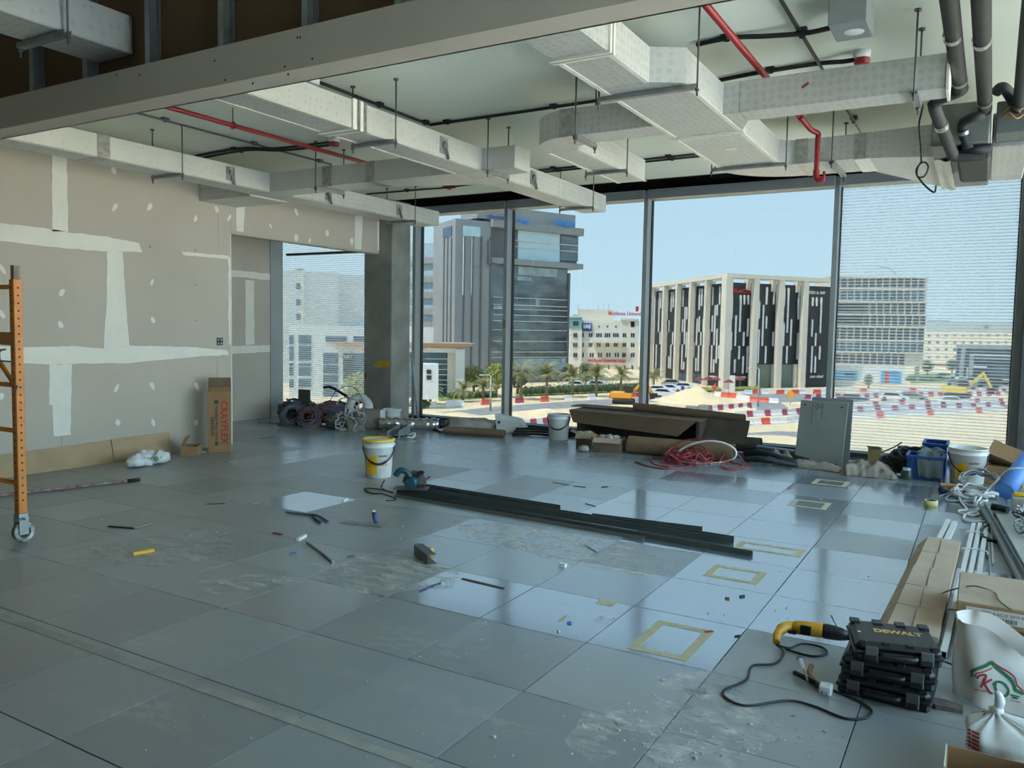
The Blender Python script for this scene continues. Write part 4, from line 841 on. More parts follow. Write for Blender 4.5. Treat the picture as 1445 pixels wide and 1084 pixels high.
# -- middle run
d1 = thing('air_duct', 'foil faced air duct over the middle of the room ending before the clear window', 'air duct', (-4.17, 5, D0Z))
for a, c in ((0.9, 2.79), (2.825, 4.66), (4.66, 6.28)): part('duct_section', sec(MB(), -4.33, -4.01, a, c), FOIL, d1)
part('offset_box', sec(MB(), -4.33, -3.67, 6.28, 6.56), FOIL, d1); part('duct_section', sec(MB(), -4.33, -4.03, 6.56, 7.9), FOIL, d1); part('duct_section', sec(MB(), -4.33, -4.03, 7.9, 9.1), FOIL, d1)
part('joint_tape', band_y(-4.33, -4.01, fx(507, 163, -4.01).y, 0.16), TAPEF, d1); edge_tape(d1, -4.01, 2.9, 6.28, 1); edge_tape(d1, -4.33, 2.9, 6.28, -1); edge_tape(d1, -4.03, 6.56, 9.1, 1)
part('flange', MB().box(-4.345, -3.995, 4.52, 4.56, D0Z-0.012, D1Z+0.004).box(-4.345, -3.995, 4.60, 4.63, D0Z-0.012, D1Z+0.004), TAPEW, d1)
for q_, X in (((626,208),-4.01),((752,253),-4.03)):
    p_ = fx(*q_, X); damper(d1, X, p_.y, 3.0)
# -- main run on the right with three branches
d2 = thing('air_duct', 'wide foil faced main duct with elbow and side branches', 'air duct', (-1.8, 5.5, D0Z))
part('duct_section', sec(MB(), -2.06, -1.735, 2.825, 3.92), FOIL, d2); part('duct_section', sec(MB(), -2.06, -1.735, 3.92, 4.49), FOIL, d2)
part('transition', MB().hexa([(-2.06,4.49,D0Z),(-1.735,4.49,D0Z),(-1.555,4.60,D0Z),(-2.06,4.60,D0Z),(-2.06,4.49,D1Z),(-1.735,4.49,D1Z),(-1.555,4.60,D1Z),(-2.06,4.60,D1Z)]), FOIL, d2)
part('duct_section', sec(MB(), -2.06, -1.555, 4.60, 5.86), FOIL, d2); part('duct_section', sec(MB(), -2.075, -1.56, 5.86, 7.07), FOIL, d2)
for y in (3.92, 5.86): part('flange', MB().box(-2.075, -1.72 if y < 4.5 else -1.545, y-0.03, y-0.012, D0Z-0.012, D1Z+0.004).box(-2.075, -1.72 if y < 4.5 else -1.545, y+0.012, y+0.03, D0Z-0.012, D1Z+0.004), TAPEW, d2)
edge_tape(d2, -1.735, 3.95, 4.49, 1); edge_tape(d2, -2.06, 3.95, 4.6, -1); edge_tape(d2, -1.555, 4.6, 5.86, 1); edge_tape(d2, -2.06, 4.6, 5.86, -1); edge_tape(d2, -1.56, 5.88, 7.07, 1); edge_tape(d2, -2.075, 5.88, 7.07, -1)
def elbow(cx, cy, r0, r1, a0, a1, n=10):   # flat curved duct piece
    m_ = MB(); vs = []
    for i in range(n+1):
        a = a0+(a1-a0)*i/n
        for r in (r0, r1):
            for z in (D0Z, D1Z): vs.append((cx+r*math.cos(a), cy+r*math.sin(a), z))
    fs = []
    for i in range(n):
        b = 4*i; fs += [(b,b+4,b+6,b+2),(b+1,b+3,b+7,b+5),(b,b+1,b+5,b+4),(b+2,b+6,b+7,b+3)]
    fs += [(0,2,3,1),(4*n,4*n+1,4*n+3,4*n+2)]
    return m_.add(vs, fs)
part('elbow', elbow(-1.45, 7.07, 0.11, 0.66, math.pi, math.pi/2, 12), FOIL, d2)
part('branch_section', sec(MB(), -1.45, -0.92, 7.17, 7.74), FOIL, d2)
part('branch_flare', MB().hexa([(-0.92,7.17,D0Z),(-0.40,7.10,D0Z-0.05),(-0.40,8.55,D0Z-0.05),(-0.92,7.74,D0Z),(-0.92,7.17,D1Z),(-0.40,7.10,D1Z),(-0.40,8.55,D1Z),(-0.92,7.74,D1Z)]), FOIL, d2)
part('joint_tape', band_x(-0.93, 7.17, 7.74, 0.12), TAPEF, d2); part('joint_tape', band_x(-1.40, 7.17, 7.74, 0.10), TAPEF, d2)
part('joint_tape', MB().box(-0.99, -0.87, 7.18, 7.76, D0Z-0.006, D0Z-0.002), TAPEW, d2)
part('branch_section', sec(MB(), -1.45, -0.26, 5.36, 5.60), FOIL, d2); part('branch_shoe', MB().hexa([(-1.555,5.36,D0Z),(-1.45,5.36,D0Z),(-1.45,5.60,D0Z),(-1.555,5.85,D0Z),(-1.555,5.36,D1Z),(-1.45,5.36,D1Z),(-1.45,5.60,D1Z),(-1.555,5.85,D1Z)]), FOIL, d2)
part('end_cap', MB().box(-0.26, -0.245, 5.345, 5.615, D0Z-0.015, D1Z+0.015), TAPEW, d2)
part('red_mark', MB().beam((-1.06, 5.357, 3.005), (-1.02, 5.357, 3.03), 0.002, 0.014, (0,0,1)), RED, d2)
part('branch_section', sec(MB(), -2.72, -2.06, 5.45, 5.73), FOIL, d2); part('elbow', elbow(-2.72, 5.88, 0.13, 0.43, math.pi*1.5, math.pi, 12), FOIL, d2)
part('branch_section', sec(MB(), -3.15, -2.85, 5.88, 6.70), FOIL, d2); part('branch_section', sec(MB(), -3.15, -2.87, 6.70, 7.38), FOIL, d2)
part('joint_tape', band_x(-2.75, 5.45, 5.73, 0.12), TAPEF, d2); edge_tape(d2, -2.85, 5.9, 7.38, 1); edge_tape(d2, -3.15, 5.9, 7.38, -1)
part('pale_sticker', MB().box(-1.82, -1.74, 6.35, 6.42, D0Z-0.003, D0Z-0.001), TAPEW, d2)
# -- hangers: slotted rail under the duct and threaded rods up to the slab
ROD = M('threaded_rod', (96,98,96), 0.5, metal=0.6, var=0.1)
def hanger(x0, x1, y, z, label, yaxis=False):
    h_ = thing('duct_hanger', label, 'duct hanger', ((x0+x1)/2, y, z))
    if yaxis: ends = [(y, x0), (y, x1)]
    else: ends = [(x0, y), (x1, y)]
    part('rail', MB().chan((ends[0][0], ends[0][1], z-0.03), (ends[1][0], ends[1][1], z-0.03), 0.04, 0.027, 0.003), STEEL, h_)
    for ex, ey in ends: part('threaded_rod', MB().tube([(ex, ey, z-0.07), (ex, ey, CZ)], 0.006, 6).tube([(ex, ey, CZ-0.012), (ex, ey, CZ)], 0.02, 8).tube([(ex, ey, z-0.042), (ex, ey, z-0.03)], 0.013, 6), ROD, h_)
hanger(-7.10, -6.66, 5.13, D0Z, 'steel rail hanger under the duct along the plasterboard wall')
hanger(-7.10, -6.62, 8.72, D0Z, 'steel rail hanger at the far end of the wall duct')
hanger(6.22, 6.64, -6.0, D0Z, 'steel rail hanger under the cross branch of the wall duct', True)
hanger(-4.38, -3.95, 4.95, D0Z, 'steel rail hanger under the middle duct near the bulkhead')
hanger(6.24, 6.60, -3.93, D0Z, 'steel rail hanger under the offset box of the middle duct', True)
hanger(-4.40, -3.97, 8.60, D0Z, 'steel rail hanger at the window end of the middle duct')
hanger(-2.12, -1.50, 4.64, D0Z, 'steel rail hanger under the widening of the main duct')
hanger(-2.13, -1.50, 7.06, D0Z, 'steel rail hanger beside the main duct elbow')
hanger(5.42, 5.77, -2.66, D0Z, 'steel rail hanger under the curved side branch', True)
hanger(-3.20, -2.80, 6.76, D0Z, 'steel rail hanger across the end of the curved side branch')
hanger(7.12, 7.80, -1.15, D0Z, 'steel rail hanger under the branch feeding the fan coil unit', True)
hanger(5.30, 5.64, -0.42, D0Z, 'perforated steel hanger at the end of the straight side branch', True)
hanger(-4.38, -3.96, 2.40, D0Z, 'steel rail hanger on the near side of the bulkhead')
# -- conduits clipped to the slab
CON = M('black_conduit', (26,27,27), 0.5, var=0.1)
def conduit(name, pts, r, mat, label, cat, clips=()):
    t_ = thing(name, label, cat, pts[0]); part('pipe', MB().tube(pts, r, 8), mat, t_)
    for c in clips: part('clip', MB().box(c[0]-0.03, c[0]+0.03, c[1]-0.03, c[1]+0.03, min(c[2]+r, CZ-0.02), CZ).lathe([(r+0.006,-0.015),(r+0.006,0.015)], 10, c), mat, t_)
zc = CZ-0.022
conduit('conduit', [(-4.49,2.9,zc),(-4.49,6.13,zc)], 0.014, CON, 'black conduit on the ceiling beside the middle duct', 'conduit', [(-4.49,y,zc) for y in (4.6,5.4,6.05)])
conduit('conduit', [(-4.49,6.13,zc),(-3.5,6.12,zc),(-2.1,6.08,zc)], 0.014, CON, 'black conduit crossing the ceiling from the middle duct to the main duct', 'conduit', [(-4.3,6.13,zc),(-3.2,6.11,zc)])
conduit('conduit', spline([(-1.70,5.22,zc),(-1.47,5.20,zc),(-1.25,5.22,zc-0.02),(-1.0,5.19,zc-0.05),(-0.80,5.12,zc-0.06)]), 0.016, CON, 'black flexible conduit running to the grey ceiling box', 'conduit', [(-1.5,5.2,zc)])
conduit('conduit', spline([(-2.0,6.06,zc),(-1.6,5.99,zc),(-1.42,5.97,zc),(-1.08,5.96,zc),(-0.9,5.90,zc-0.03),(-0.80,5.89,zc-0.03)]), 0.016, CON, 'black flexible conduit running to the red smoke detector by the main duct', 'conduit', [(-1.4,5.97,zc)])
for k, dy in enumerate((0, 0.10)): conduit('conduit', spline([(-7.7,6.08+dy,zc),(-6.9,6.03+dy,zc),(-6.4,6.07+dy,zc-0.04),(-5.72,6.14+dy,zc-0.03)]), 0.013, CON, ('bulkhead side' if not k else 'window side')+' black conduit of the pair crossing above the wall duct', 'conduit', [(-7.0,6.04+dy,zc)])
conduit('conduit', [(-6.6,2.9,zc),(-6.6,7.1,zc)], 0.010, ROD, 'thin grey conduit on the ceiling above the wall duct', 'conduit', [(-6.6,y,zc) for y in (4.9,5.95,6.9)])
for k, dy in enumerate((0, -0.12)): conduit('conduit', [(-4.9,8.55+dy,zc),(-2.1,8.47+dy,zc)], 0.012, CON, ('outer' if not k else 'inner')+' black conduit of the pair across the window end of the ceiling', 'conduit', [(-4.4,8.53+dy,zc),(-3.0,8.5+dy,zc)])
conduit('conduit', spline([(-7.6,8.88,zc),(-6.7,8.90,zc),(-6.2,8.78,zc-0.03),(-5.72,8.85,zc),(-4.8,8.85,zc)]), 0.012, CON, 'black conduit passing the small red sprinkler head', 'conduit', [(-6.9,8.9,zc)])
conduit('conduit', [(-1.06,2.9,zc-0.02),(-1.06,5.95,zc-0.02)], 0.012, CON, 'straight black conduit running past the grey ceiling box', 'conduit', [(-1.06,5.3,zc-0.02)]); conduit('conduit', [(-1.06,5.98,zc-0.02),(-1.06,9.4,zc-0.02)], 0.010, ROD, 'thin grey conduit beyond the straight side branch', 'conduit', [(-1.06,7.6,zc-0.02)])
# -- sprinkler pipes
conduit('sprinkler_pipe', [(-5.75,2.9,3.2),(-5.75,6.75,3.2)], 0.021, RED, 'straight red sprinkler pipe between wall duct and middle duct', 'sprinkler pipe')
t_ = thing('pipe_hanger', 'rod with red ring holding the straight sprinkler pipe', 'pipe hanger', (-5.75,4.95,3.2)); part('rod', MB().tube([(-5.75,4.95,3.22),(-5.75,4.95,CZ)], 0.005, 6), ROD, t_); part('ring', MB().tube([(-5.75+0.028*math.cos(a),4.95,3.2+0.028*math.sin(a)) for a in [i*math.pi/6 for i in range(12)]], 0.006, 5, closed=True), RED, t_)
s2 = thing('sprinkler_pipe', 'red sprinkler pipe with a drop and pendant elbow beside the main duct', 'sprinkler pipe', (-1.36,5,3.2))
part('pipe', MB().tube([(-1.36,2.9,3.2),(-1.36,6.85,3.2),(-1.335,7.02,3.18),(-1.335,7.02,3.18)], 0.021, 8), RED, s2)
yd = 7.0; zt_, zb_ = fy(1153,189,yd).z, fy(1154,248,yd).z; xd = fy(1153,220,yd).x
part('drop_pipe', MB().tube(spline([(-1.345,6.80,3.19),(xd-0.05,yd-0.06,zt_+0.03),(xd,yd,zt_),(xd,yd,zt_-0.05),(xd,yd,zb_)],4), 0.021, 8), RED, s2)
part('elbow', MB().tube(spline([(xd,yd,zb_+0.05),(xd,yd,zb_),(xd+0.02,yd,zb_-0.035),(xd+0.06,yd,zb_-0.03)]), 0.026, 8), RED, s2); part('pendant', MB().tube([(xd+0.06,yd,zb_-0.03),(xd+0.06,yd,zb_+0.03)], 0.012, 8), RED, s2)
sh_ = thing('sprinkler_valve', 'small red sprinkler valve on the conduit near the window', 'sprinkler', (-6.12,8.8,zc)); part('body', MB().tube([(-6.22,8.78,zc-0.02),(-6.05,8.82,zc-0.02)], 0.022, 8), RED, sh_); part('cap', MB().lathe([(0.03,0),(0.03,0.03),(0.0,0.035)], 10, (-6.13,8.8,zc-0.05)), RED, sh_)
def detector(x, y, label):
    d = thing('smoke_detector', label, 'smoke detector', (x, y, CZ-0.09)); part('base', MB().lathe([(0.0,0.09),(0.055,0.09),(0.055,0.045),(0.05,0.04)], 16, (x,y,CZ-0.09)), WHT, d); part('red_cover', MB().lathe([(0.05,0.04),(0.05,0.01),(0.04,0.0),(0.0,0.0)], 16, (x,y,CZ-0.09)), RED, d)
detector(-0.79, 5.9, 'red capped smoke detector at the end of the flexible conduit by the main duct'); detector(-5.70, 6.17, 'red capped smoke detector above the cross branch of the wall duct')
gb_ = thing('ceiling_box', 'square grey metal ceiling box with a round white disc', 'ceiling box', (-0.72,4.93,3.2)); part('body', MB().bbox(-0.83,-0.63,4.82,5.12,3.17,CZ-0.001,0.006), ALU, gb_); part('disc', MB().lathe([(0.0,3.168),(0.05,3.168),(0.055,3.171)], 18, (-0.715,4.99,0)), WHT, gb_)
w_ = at_dist(712, 0, 1)
lb = thing('light_batten', 'small white batten fixed beside the middle duct at the bulkhead', 'batten', (-4.45,3.3,3.2)); p_ = fz(437,114,3.3); part('body', MB().bbox(p_.x-0.05,p_.x+0.06,p_.y-0.05,p_.y+0.05,3.27,CZ,0.006), WHT, lb); part('plug', MB().box(p_.x-0.10,p_.x-0.05,p_.y-0.03,p_.y+0.03,3.29,3.33), BLK, lb)
p_ = fy(1431, 132, 7.3); t_ = thing('pipe_hanger', 'rod with red clamp hanging from the ceiling beside the control box', 'pipe hanger', (p_.x, 7.3, p_.z)); part('rod', MB().tube([(p_.x,7.3,p_.z),(p_.x,7.3,CZ)], 0.006, 6).tube([(p_.x,7.3,CZ-0.012),(p_.x,7.3,CZ)], 0.02, 8), ROD, t_); part('clamp', MB().tube([(p_.x+0.03*math.cos(a),7.3,p_.z-0.035+0.04*math.sin(a)) for a in [i*math.pi/6 for i in range(12)]], 0.010, 6, closed=True), RED, t_)
# -- fan coil unit and insulated pipes on the right
PIPE = M('pipe_insulation', (50,50,47), 0.7, var=0.18, scale=10, bump=0.15, bscale=20)
fcu = thing('fan_coil_unit', 'ceiling hung fan coil unit with grey casing and pale drain side', 'fan coil unit', (0.0,7.4,2.8))
part('casing', MB().bbox(-0.40,-0.03,6.62,8.5,2.83,3.12,0.012), M('grey_casing', (118,120,114), 0.5, metal=0.2, var=0.08), fcu); part('plenum', MB().bbox(-0.02,0.22,6.95,8.42,2.85,3.1,0.008), FOIL, fcu)
part('drain_pan', MB().bbox(-0.235,-0.02,6.72,7.74,2.74,2.80,0.02), PIPE, fcu); part('pan_lip', MB().tube([(-0.24,6.7,2.80),(-0.02,6.7,2.80)], 0.035, 8), BLK, fcu)
part('foil_connection', MB().grid(lambda u, v: Vector((-0.40+0.11*u+0.004*math.sin(v*60), 7.1+1.4*v, 2.815+0.012*math.sin(u*6))), 8, 24), TAPEF, fcu)
part('control_box', MB().bbox(0.0,0.2,6.62,6.94,2.88,3.1,0.008), M('control_box_grey', (96,104,100), 0.5, var=0.05), fcu); part('terminal_wires', MB().tube(spline([(0.03,6.61,2.98),(0.07,6.56,3.0),(0.12,6.57,2.96),(0.16,6.60,2.99)]), 0.006, 5).tube(spline([(0.04,6.61,3.02),(0.09,6.55,3.04),(0.14,6.58,3.0)]), 0.006, 5), M('orange_wire', (180,120,50), 0.5), fcu)
def ins_pipe(pts, r, label, bands=()):
    t_ = thing('insulated_pipe', label, 'insulated pipe', pts[0]); part('insulation', MB().tube(spline(pts, 6), r, 12), PIPE, t_)
    for a, c in bands:
        part('strap', MB().tube([a, c], r+0.004, 12, cap=False), TAPEF, t_)
ins_pipe([(-0.225,3.2,3.05),(-0.215,5.0,3.05),(-0.208,5.85,3.05),(-0.21,5.98,3.04),(-0.30,6.02,3.02),(-0.36,6.05,3.0)], 0.043, 'thick black insulated pipe beside the end of the straight side branch', [((-0.22,4.9,3.05),(-0.22,4.96,3.05)),((-0.208,5.76,3.05),(-0.208,5.82,3.05))])
ins_pipe([(-0.36,6.06,3.0),(-0.35,6.12,2.96),(-0.30,6.45,2.86),(-0.27,6.62,2.80),(-0.25,6.70,2.77),(-0.18,6.72,2.76),(-0.06,6.74,2.76)], 0.040, 'black insulated pipe bending down under the fan coil unit', [((-0.325,6.28,2.91),(-0.318,6.33,2.895))])
ins_pipe([(-0.098,3.2,3.05),(-0.085,5.0,3.05),(-0.072,6.45,3.05),(-0.07,6.54,3.04)], 0.044, 'thick black insulated pipe over the drain pan', [((-0.088,5.05,3.05),(-0.087,5.11,3.05)),((-0.073,6.33,3.05),(-0.073,6.40,3.05))])
ins_pipe([(-0.085,6.52,2.99),(-0.13,6.5,2.98),(-0.19,6.55,2.97),(-0.20,6.60,2.94),(-0.185,6.64,2.86),(-0.16,6.66,2.80)], 0.034, 'short black insulated bend between pipe and drain pan', [((-0.199,6.60,2.92),(-0.193,6.615,2.90))])
ins_pipe([(0.107,3.2,3.05),(0.118,5.0,3.05),(0.132,6.6,3.05),(0.13,6.68,3.04)], 0.040, 'black insulated pipe nearest the side glazing', [((0.131,6.5,3.05),(0.131,6.57,3.05))])
ins_pipe([(0.125,6.64,3.03),(0.06,6.48,3.12),(0.02,6.42,3.14),(-0.01,6.45,3.12)], 0.036, 'black insulated elbow reaching over to the control box')
def loose(name, pts, r, mat, label, cat, group=None): return solo(name, MB().tube(spline(pts, 8), r, 6), mat, label, cat, group)
wq = [Vector((-0.42,5.64,2.89))]+[fy(x, y, 6.2) for x, y in ((1302,150),(1297,175),(1299,205),(1300,225))]; wl_ = [fy(x, y, 6.2) for x, y in ((1300,228),(1293,240),(1296,250),(1305,248),(1310,236),(1305,229),(1297,233),(1294,246),(1300,256),(1312,268),(1319,271),(1321,262))]
loose('hanging_cable', wq+wl_, 0.006, BLK, 'thin black cable hanging in a loop below the fan coil unit', 'cable')
# ================================================================ things in the room
from mathutils.bvhtree import BVHTree
# ---- tape frames, crumbs and stains on the tiles
for k, pts in enumerate([[(890,905),(935,875),(1003,892),(965,945)], [(990,812),(1012,796),(1085,810),(1065,825)], [(1035,768),(1052,764),(1142,778),(1118,793)], [(1109,713),(1123,704),(1175,711),(1163,720)], [(1145,680),(1155,675),(1200,682),(1190,690)]]):
    P_ = [fz(*q_) for q_ in pts]; x0, x1 = min(p.x for p in P_), max(p.x for p in P_); y0, y1 = min(p.y for p in P_), max(p.y for p in P_); w = 0.045
    y0, y1 = (P_[0].y+P_[3].y)/2, (P_[1].y+P_[2].y)/2; x0, x1 = (P_[0].x+P_[1].x)/2, (P_[2].x+P_[3].x)/2
    if k == 2: y0 += 0.02
    t_ = thing('taped_square', 'square frame of masking tape stuck on the tiles '+['closest to the yellow drill','beside the ends of the steel channels','touched by the longest steel channel','between the channels and the leaning boards','just in front of the leaning boards'][k], 'tape', ((x0+x1)/2, (y0+y1)/2, 0))
    for b in ((x0,x1,y0,y0+w),(x0,x1,y1-w,y1),(x0,x0+w,y0+w,y1-w),(x1-w,x1,y0+w,y1-w)): part('tape_strip', MB().box(*b, 0.0004, 0.0016), TAPE, t_)
def dust_mat():
    m = bpy.data.materials.new('plaster_dust'); m.use_nodes = True; t = m.node_tree; b = t.nodes['Principled BSDF']; L = t.links.new
    b.inputs['Base Color'].default_value = (*lin((204,202,192)), 1); b.inputs['Roughness'].default_value = 0.95
    g_ = t.nodes.new('ShaderNodeNewGeometry'); n1 = t.nodes.new('ShaderNodeTexNoise'); n1.inputs['Scale'].default_value = 9; n1.inputs['Detail'].default_value = 8; n1.inputs['Roughness'].default_value = 0.7
    mp = t.nodes.new('ShaderNodeMapping'); mp.inputs['Scale'].default_value = (0.7, 1.5, 1); L(g_.outputs['Position'], mp.inputs[0]); L(mp.outputs[0], n1.inputs['Vector'])
    r = t.nodes.new('ShaderNodeMapRange'); r.inputs[1].default_value = 0.45; r.inputs[2].default_value = 0.66; r.inputs[3].default_value = 0.0; r.inputs[4].default_value = 0.85; L(n1.outputs['Fac'], r.inputs[0]); L(r.outputs[0], b.inputs['Alpha'])
    return m
DUST = dust_mat()
rnd = random.Random(11)
def smear(pts, label, seed):
    P_ = [fz(*q_, 0.0006+0.00012*(seed % 30)) for q_ in pts]; out = []; rr = random.Random(seed)
    for i in range(len(P_)):
        a, c = P_[i], P_[(i+1) % len(P_)]; k = max(2, int((c-a).length/0.03))
        for j in range(k): out.append(a.lerp(c, j/k)+Vector((rr.uniform(-1,1)*0.012, rr.uniform(-1,1)*0.012, 0)))
    part('dust_smear', MB().add(out, [tuple(range(len(out)))]), DUST, floor)
smear([(950,985),(975,960),(1003,965),(985,1000),(962,1003)], '', 1); smear([(950,1040),(1040,1046),(1040,1075),(990,1062)], '', 2); smear([(530,825),(585,812),(620,826),(560,838)][::1] and [(527,812),(545,823),(548,827),(520,818)], '', 3)
smear([(130,775),(215,766),(222,770),(140,782)], '', 4); smear([(525,786),(600,800),(603,805),(560,802)], '', 5); smear([(880,1018),(905,1012),(900,1030),(885,1032)], '', 6); smear([(845,868),(870,870),(858,880),(842,876)], '', 8)
for k_, pts in enumerate(([(640,735),(760,742),(900,775),(960,800),(900,815),(780,790),(660,762)],[(930,955),(1010,945),(1060,985),(1100,1040),(1040,1084),(920,1084),(900,1020)],[(110,775),(230,755),(330,762),(330,790),(200,800),(90,792)],[(430,795),(560,780),(650,800),(640,830),(500,838)],[(820,1000),(880,995),(900,1040),(840,1084),(800,1050)],[(270,822),(400,805),(420,822),(300,840)])): smear(pts, '', 30+k_)
for pts in ([(222,757),(270,744),(276,746),(232,758)],[(270,744),(325,753),(318,756),(270,748)],[(225,757),(272,763),(268,766),(222,760)],[(270,763),(318,753),(323,755),(276,766)]): smear(pts, '', 7)
cr = MB(); PLC = M('plaster_crumb', (176,176,168), 0.9, var=0.1, scale=40)
def crumbs(px, py, sx, sy, n):
    for i in range(n):
        c = fz(px+rnd.gauss(0, sx), py+rnd.gauss(0, sy)); s_ = rnd.uniform(0.002, 0.007)*(1.5 if rnd.random() < 0.12 else 1); m_ = rz(rnd.random()*3)
        cr.obox((c.x, c.y, s_*0.35+0.0008), s_*rnd.uniform(.8,1.7), s_, s_*0.7, m_)
for a in [(px_,py_,sx2,sy2,int(n_*0.6)) for px_,py_,sx2,sy2,n_ in [(845,1020,18,12,26),(900,1035,40,20,50),(960,1010,45,30,80),(1080,1040,60,22,80),(1000,1060,60,16,60),(1170,1020,40,20,30),(770,765,45,12,60),(830,775,30,8,30),(560,1040,200,30,30),(700,960,250,60,45),(1050,860,60,30,25),(480,760,80,25,22),(1100,690,90,25,20),(600,770,90,30,25),(300,770,150,40,30),(1250,800,60,40,12)]]: crumbs(*a)
tag(solo('plaster_crumbs', cr, PLC, 'white plaster crumbs and grit scattered over the floor tiles', 'debris'), kind='stuff')
# ---- scaffold
sx_, sy_ = -5.47, 2.93
sc_ = thing('scaffold_tower', 'orange mobile scaffold frame on a white castor beside the plasterboard wall', 'scaffold', (sx_, sy_, 0))
def upright(x, y):
    part('upright', MB().bbox(x-0.028, x+0.028, y-0.028, y+0.028, 0.19, 1.735, 0.004), ORG, sc_); part('spigot', MB().box(x-0.019, x+0.019, y-0.019, y+0.019, 1.735, 1.825), M('worn_steel', (120,106,88), 0.6, metal=0.3, var=0.3, scale=20), sc_)
    h_ = MB()
    for i in range(29):
        z = 0.28+i*0.05
        for (dx, dy, ax) in ((0,-0.0285,basis((1,0,0),(0,0,1))),(0.0285,0,basis((0,1,0),(0,0,1)))): h_.disc((x+dx,y+dy,z), 0.007, 8, ax)
    part('pin_holes', h_, INK, sc_, kind='stuff')
    c_ = part('castor', MB().box(x-0.03,x+0.03,y-0.03,y+0.03,0.155,0.19).box(x-0.035,x-0.028,y-0.03,y+0.03,0.05,0.17).box(x+0.028,x+0.035,y-0.03,y+0.03,0.05,0.17).tube([(x+0.03,y,0.16),(x+0.085,y-0.02,0.155)],0.008,6), STEEL, sc_)
    part('wheel', MB().tube([(x-0.022,y+0.01,0.065),(x+0.022,y+0.01,0.065)], 0.065, 20), M('scuffed_tyre', (196,194,188), 0.7, rgb2=(60,60,58), scale=22), c_); part('hub', MB().tube([(x-0.026,y+0.01,0.065),(x+0.026,y+0.01,0.065)], 0.04, 16), BLK, c_)
    part('toggle_pin', MB().tube([(x+0.028,y-0.02,1.04),(x+0.06,y-0.04,1.02)],0.006,6), STEEL, sc_)
upright(sx_, sy_); upright(sx_-0.76, sy_)
def sz(py): return fy(14, py, sy_).z
for py, r in ((405,0.016),(543,0.016),(607,0.016),(680,0.016)): part('rung', MB().tube([(sx_-0.76,sy_,sz(py)),(sx_,sy_,sz(py))], r, 10), ORG, sc_)
part('platform_beam', MB().box(sx_-0.76, sx_-0.025, sy_-0.02, sy_+0.02, sz(487), sz(469)), ORG, sc_)
part('brace', MB().tube([(sx_-0.40,sy_,sz(480)),(sx_-0.02,sy_,sz(545))], 0.016, 8), ORG, sc_); part('latch_hook', MB().tube(spline([(sx_-0.15,sy_-0.03,sz(508)),(sx_-0.15,sy_-0.03,sz(496)),(sx_-0.08,sy_-0.03,sz(493))]), 0.007, 6), STEEL, sc_)
part('cross_wire', MB().tube([(sx_-0.5,sy_-0.02,sz(509)),(sx_-0.02,sy_-0.02,sz(510))], 0.006, 6), STEEL, sc_)
# ---- along the plasterboard wall
def lean_y(x, y0, y1, h_, th, out, name, mat, label, cat, h1=None):
    h1 = h1 or h_
    return solo(name, MB().hexa([(x+out,y0,0),(x+out+th,y0,0),(x+out+th,y1,0),(x+out,y1,0),(x,y0,h_),(x+th,y0,h_),(x+th,y1,h1),(x,y1,h1)]), mat, label, cat)
BOARDB = M('brown_board', (172,148,116), 0.9, var=0.1, scale=4)
lean_y(XL+0.006, 3.2, 5.15, 0.20, 0.012, 0.06, 'board_strip', BOARDB, 'long brown board strip leaning against the foot of the plasterboard wall', 'board', 0.225)
lean_y(XL+0.006, 5.16, 5.86, 0.235, 0.012, 0.05, 'board_strip', BOARDB, 'shorter brown board strip beside the white carrier bag', 'board', 0.24)
lean_y(XL+0.006, 2.2, 3.15, 0.34, 0.012, 0.06, 'board_offcut', GYP, 'grey plasterboard offcut leaning behind the scaffold upright', 'board')
def film_mat(name, rgb, a):
    m = M(name, rgb, 0.35, var=0.04, scale=12, bump=0.5, bscale=26); return m
BAGW = film_mat('white_carrier_film', (216,218,214), 1)
bg = thing('plastic_bag', 'crumpled white carrier bag with green print lying by the wall strip', 'plastic bag', (-7.45,5.24,0))
part('bag', MB().blob((-7.45,5.24,0.055), 0.12, 0.19, 0.085, 4, 0.45, 2.6, 26, 14, m=rz(0.25)), BAGW, bg)
part('handle', MB().blob((-7.36,5.08,0.06), 0.07, 0.09, 0.07, 9, 0.5, 3.0, 16, 10), BAGW, bg); part('handle', MB().blob((-7.36,5.36,0.06), 0.07, 0.1, 0.075, 12, 0.5, 3.0, 16, 10), BAGW, bg)
tx_ = basis((0.35,0.94,0), (0.25,-0.1,0.95)); part('print', text_mb('FRESH', 0.07, tx_, (-7.318,5.235,0.07), 0.001), M('green_print', (70,130,80), 0.6), bg)
def open_box(t_, x0, x1, y0, y1, z0, z1, mat, th=0.004, floor_=True):
    for b in ((x0,x0+th,y0,y1),(x1-th,x1,y0,y1),(x0+th,x1-th,y0,y0+th),(x0+th,x1-th,y1-th,y1)): part('side', MB().box(*b, z0, z1), mat, t_, local=True)
    part('bottom', MB().box(x0, x1, y0, y1, z0-0.001, z0+th), mat, t_, local=True)
bx = thing('cardboard_box', 'small open cardboard box with raised lid beside the tall red lettered carton', 'box', (-7.60,5.93,0), math.radians(40))
open_box(bx, -0.09, 0.09, -0.12, 0.12, 0.002, 0.11, CARD)
part('lid', MB().hexa([(-0.09,-0.12,0.11),(-0.085,-0.12,0.11),(-0.085,0.12,0.11),(-0.09,0.12,0.11),(-0.02,-0.22,0.23),(-0.015,-0.22,0.23),(-0.015,0.05,0.22),(-0.02,0.05,0.22)]), CARD, bx, local=True)
cf = thing('tall_carton', 'tall slim brown carton lettered CRAYFLEX in red beside the wall opening', 'carton', (-7.55,6.28,0), math.radians(-42+90))
part('body', MB().bbox(-0.125,0.125,-0.08,0.08,0,0.70,0.004), CARD, cf, local=True)
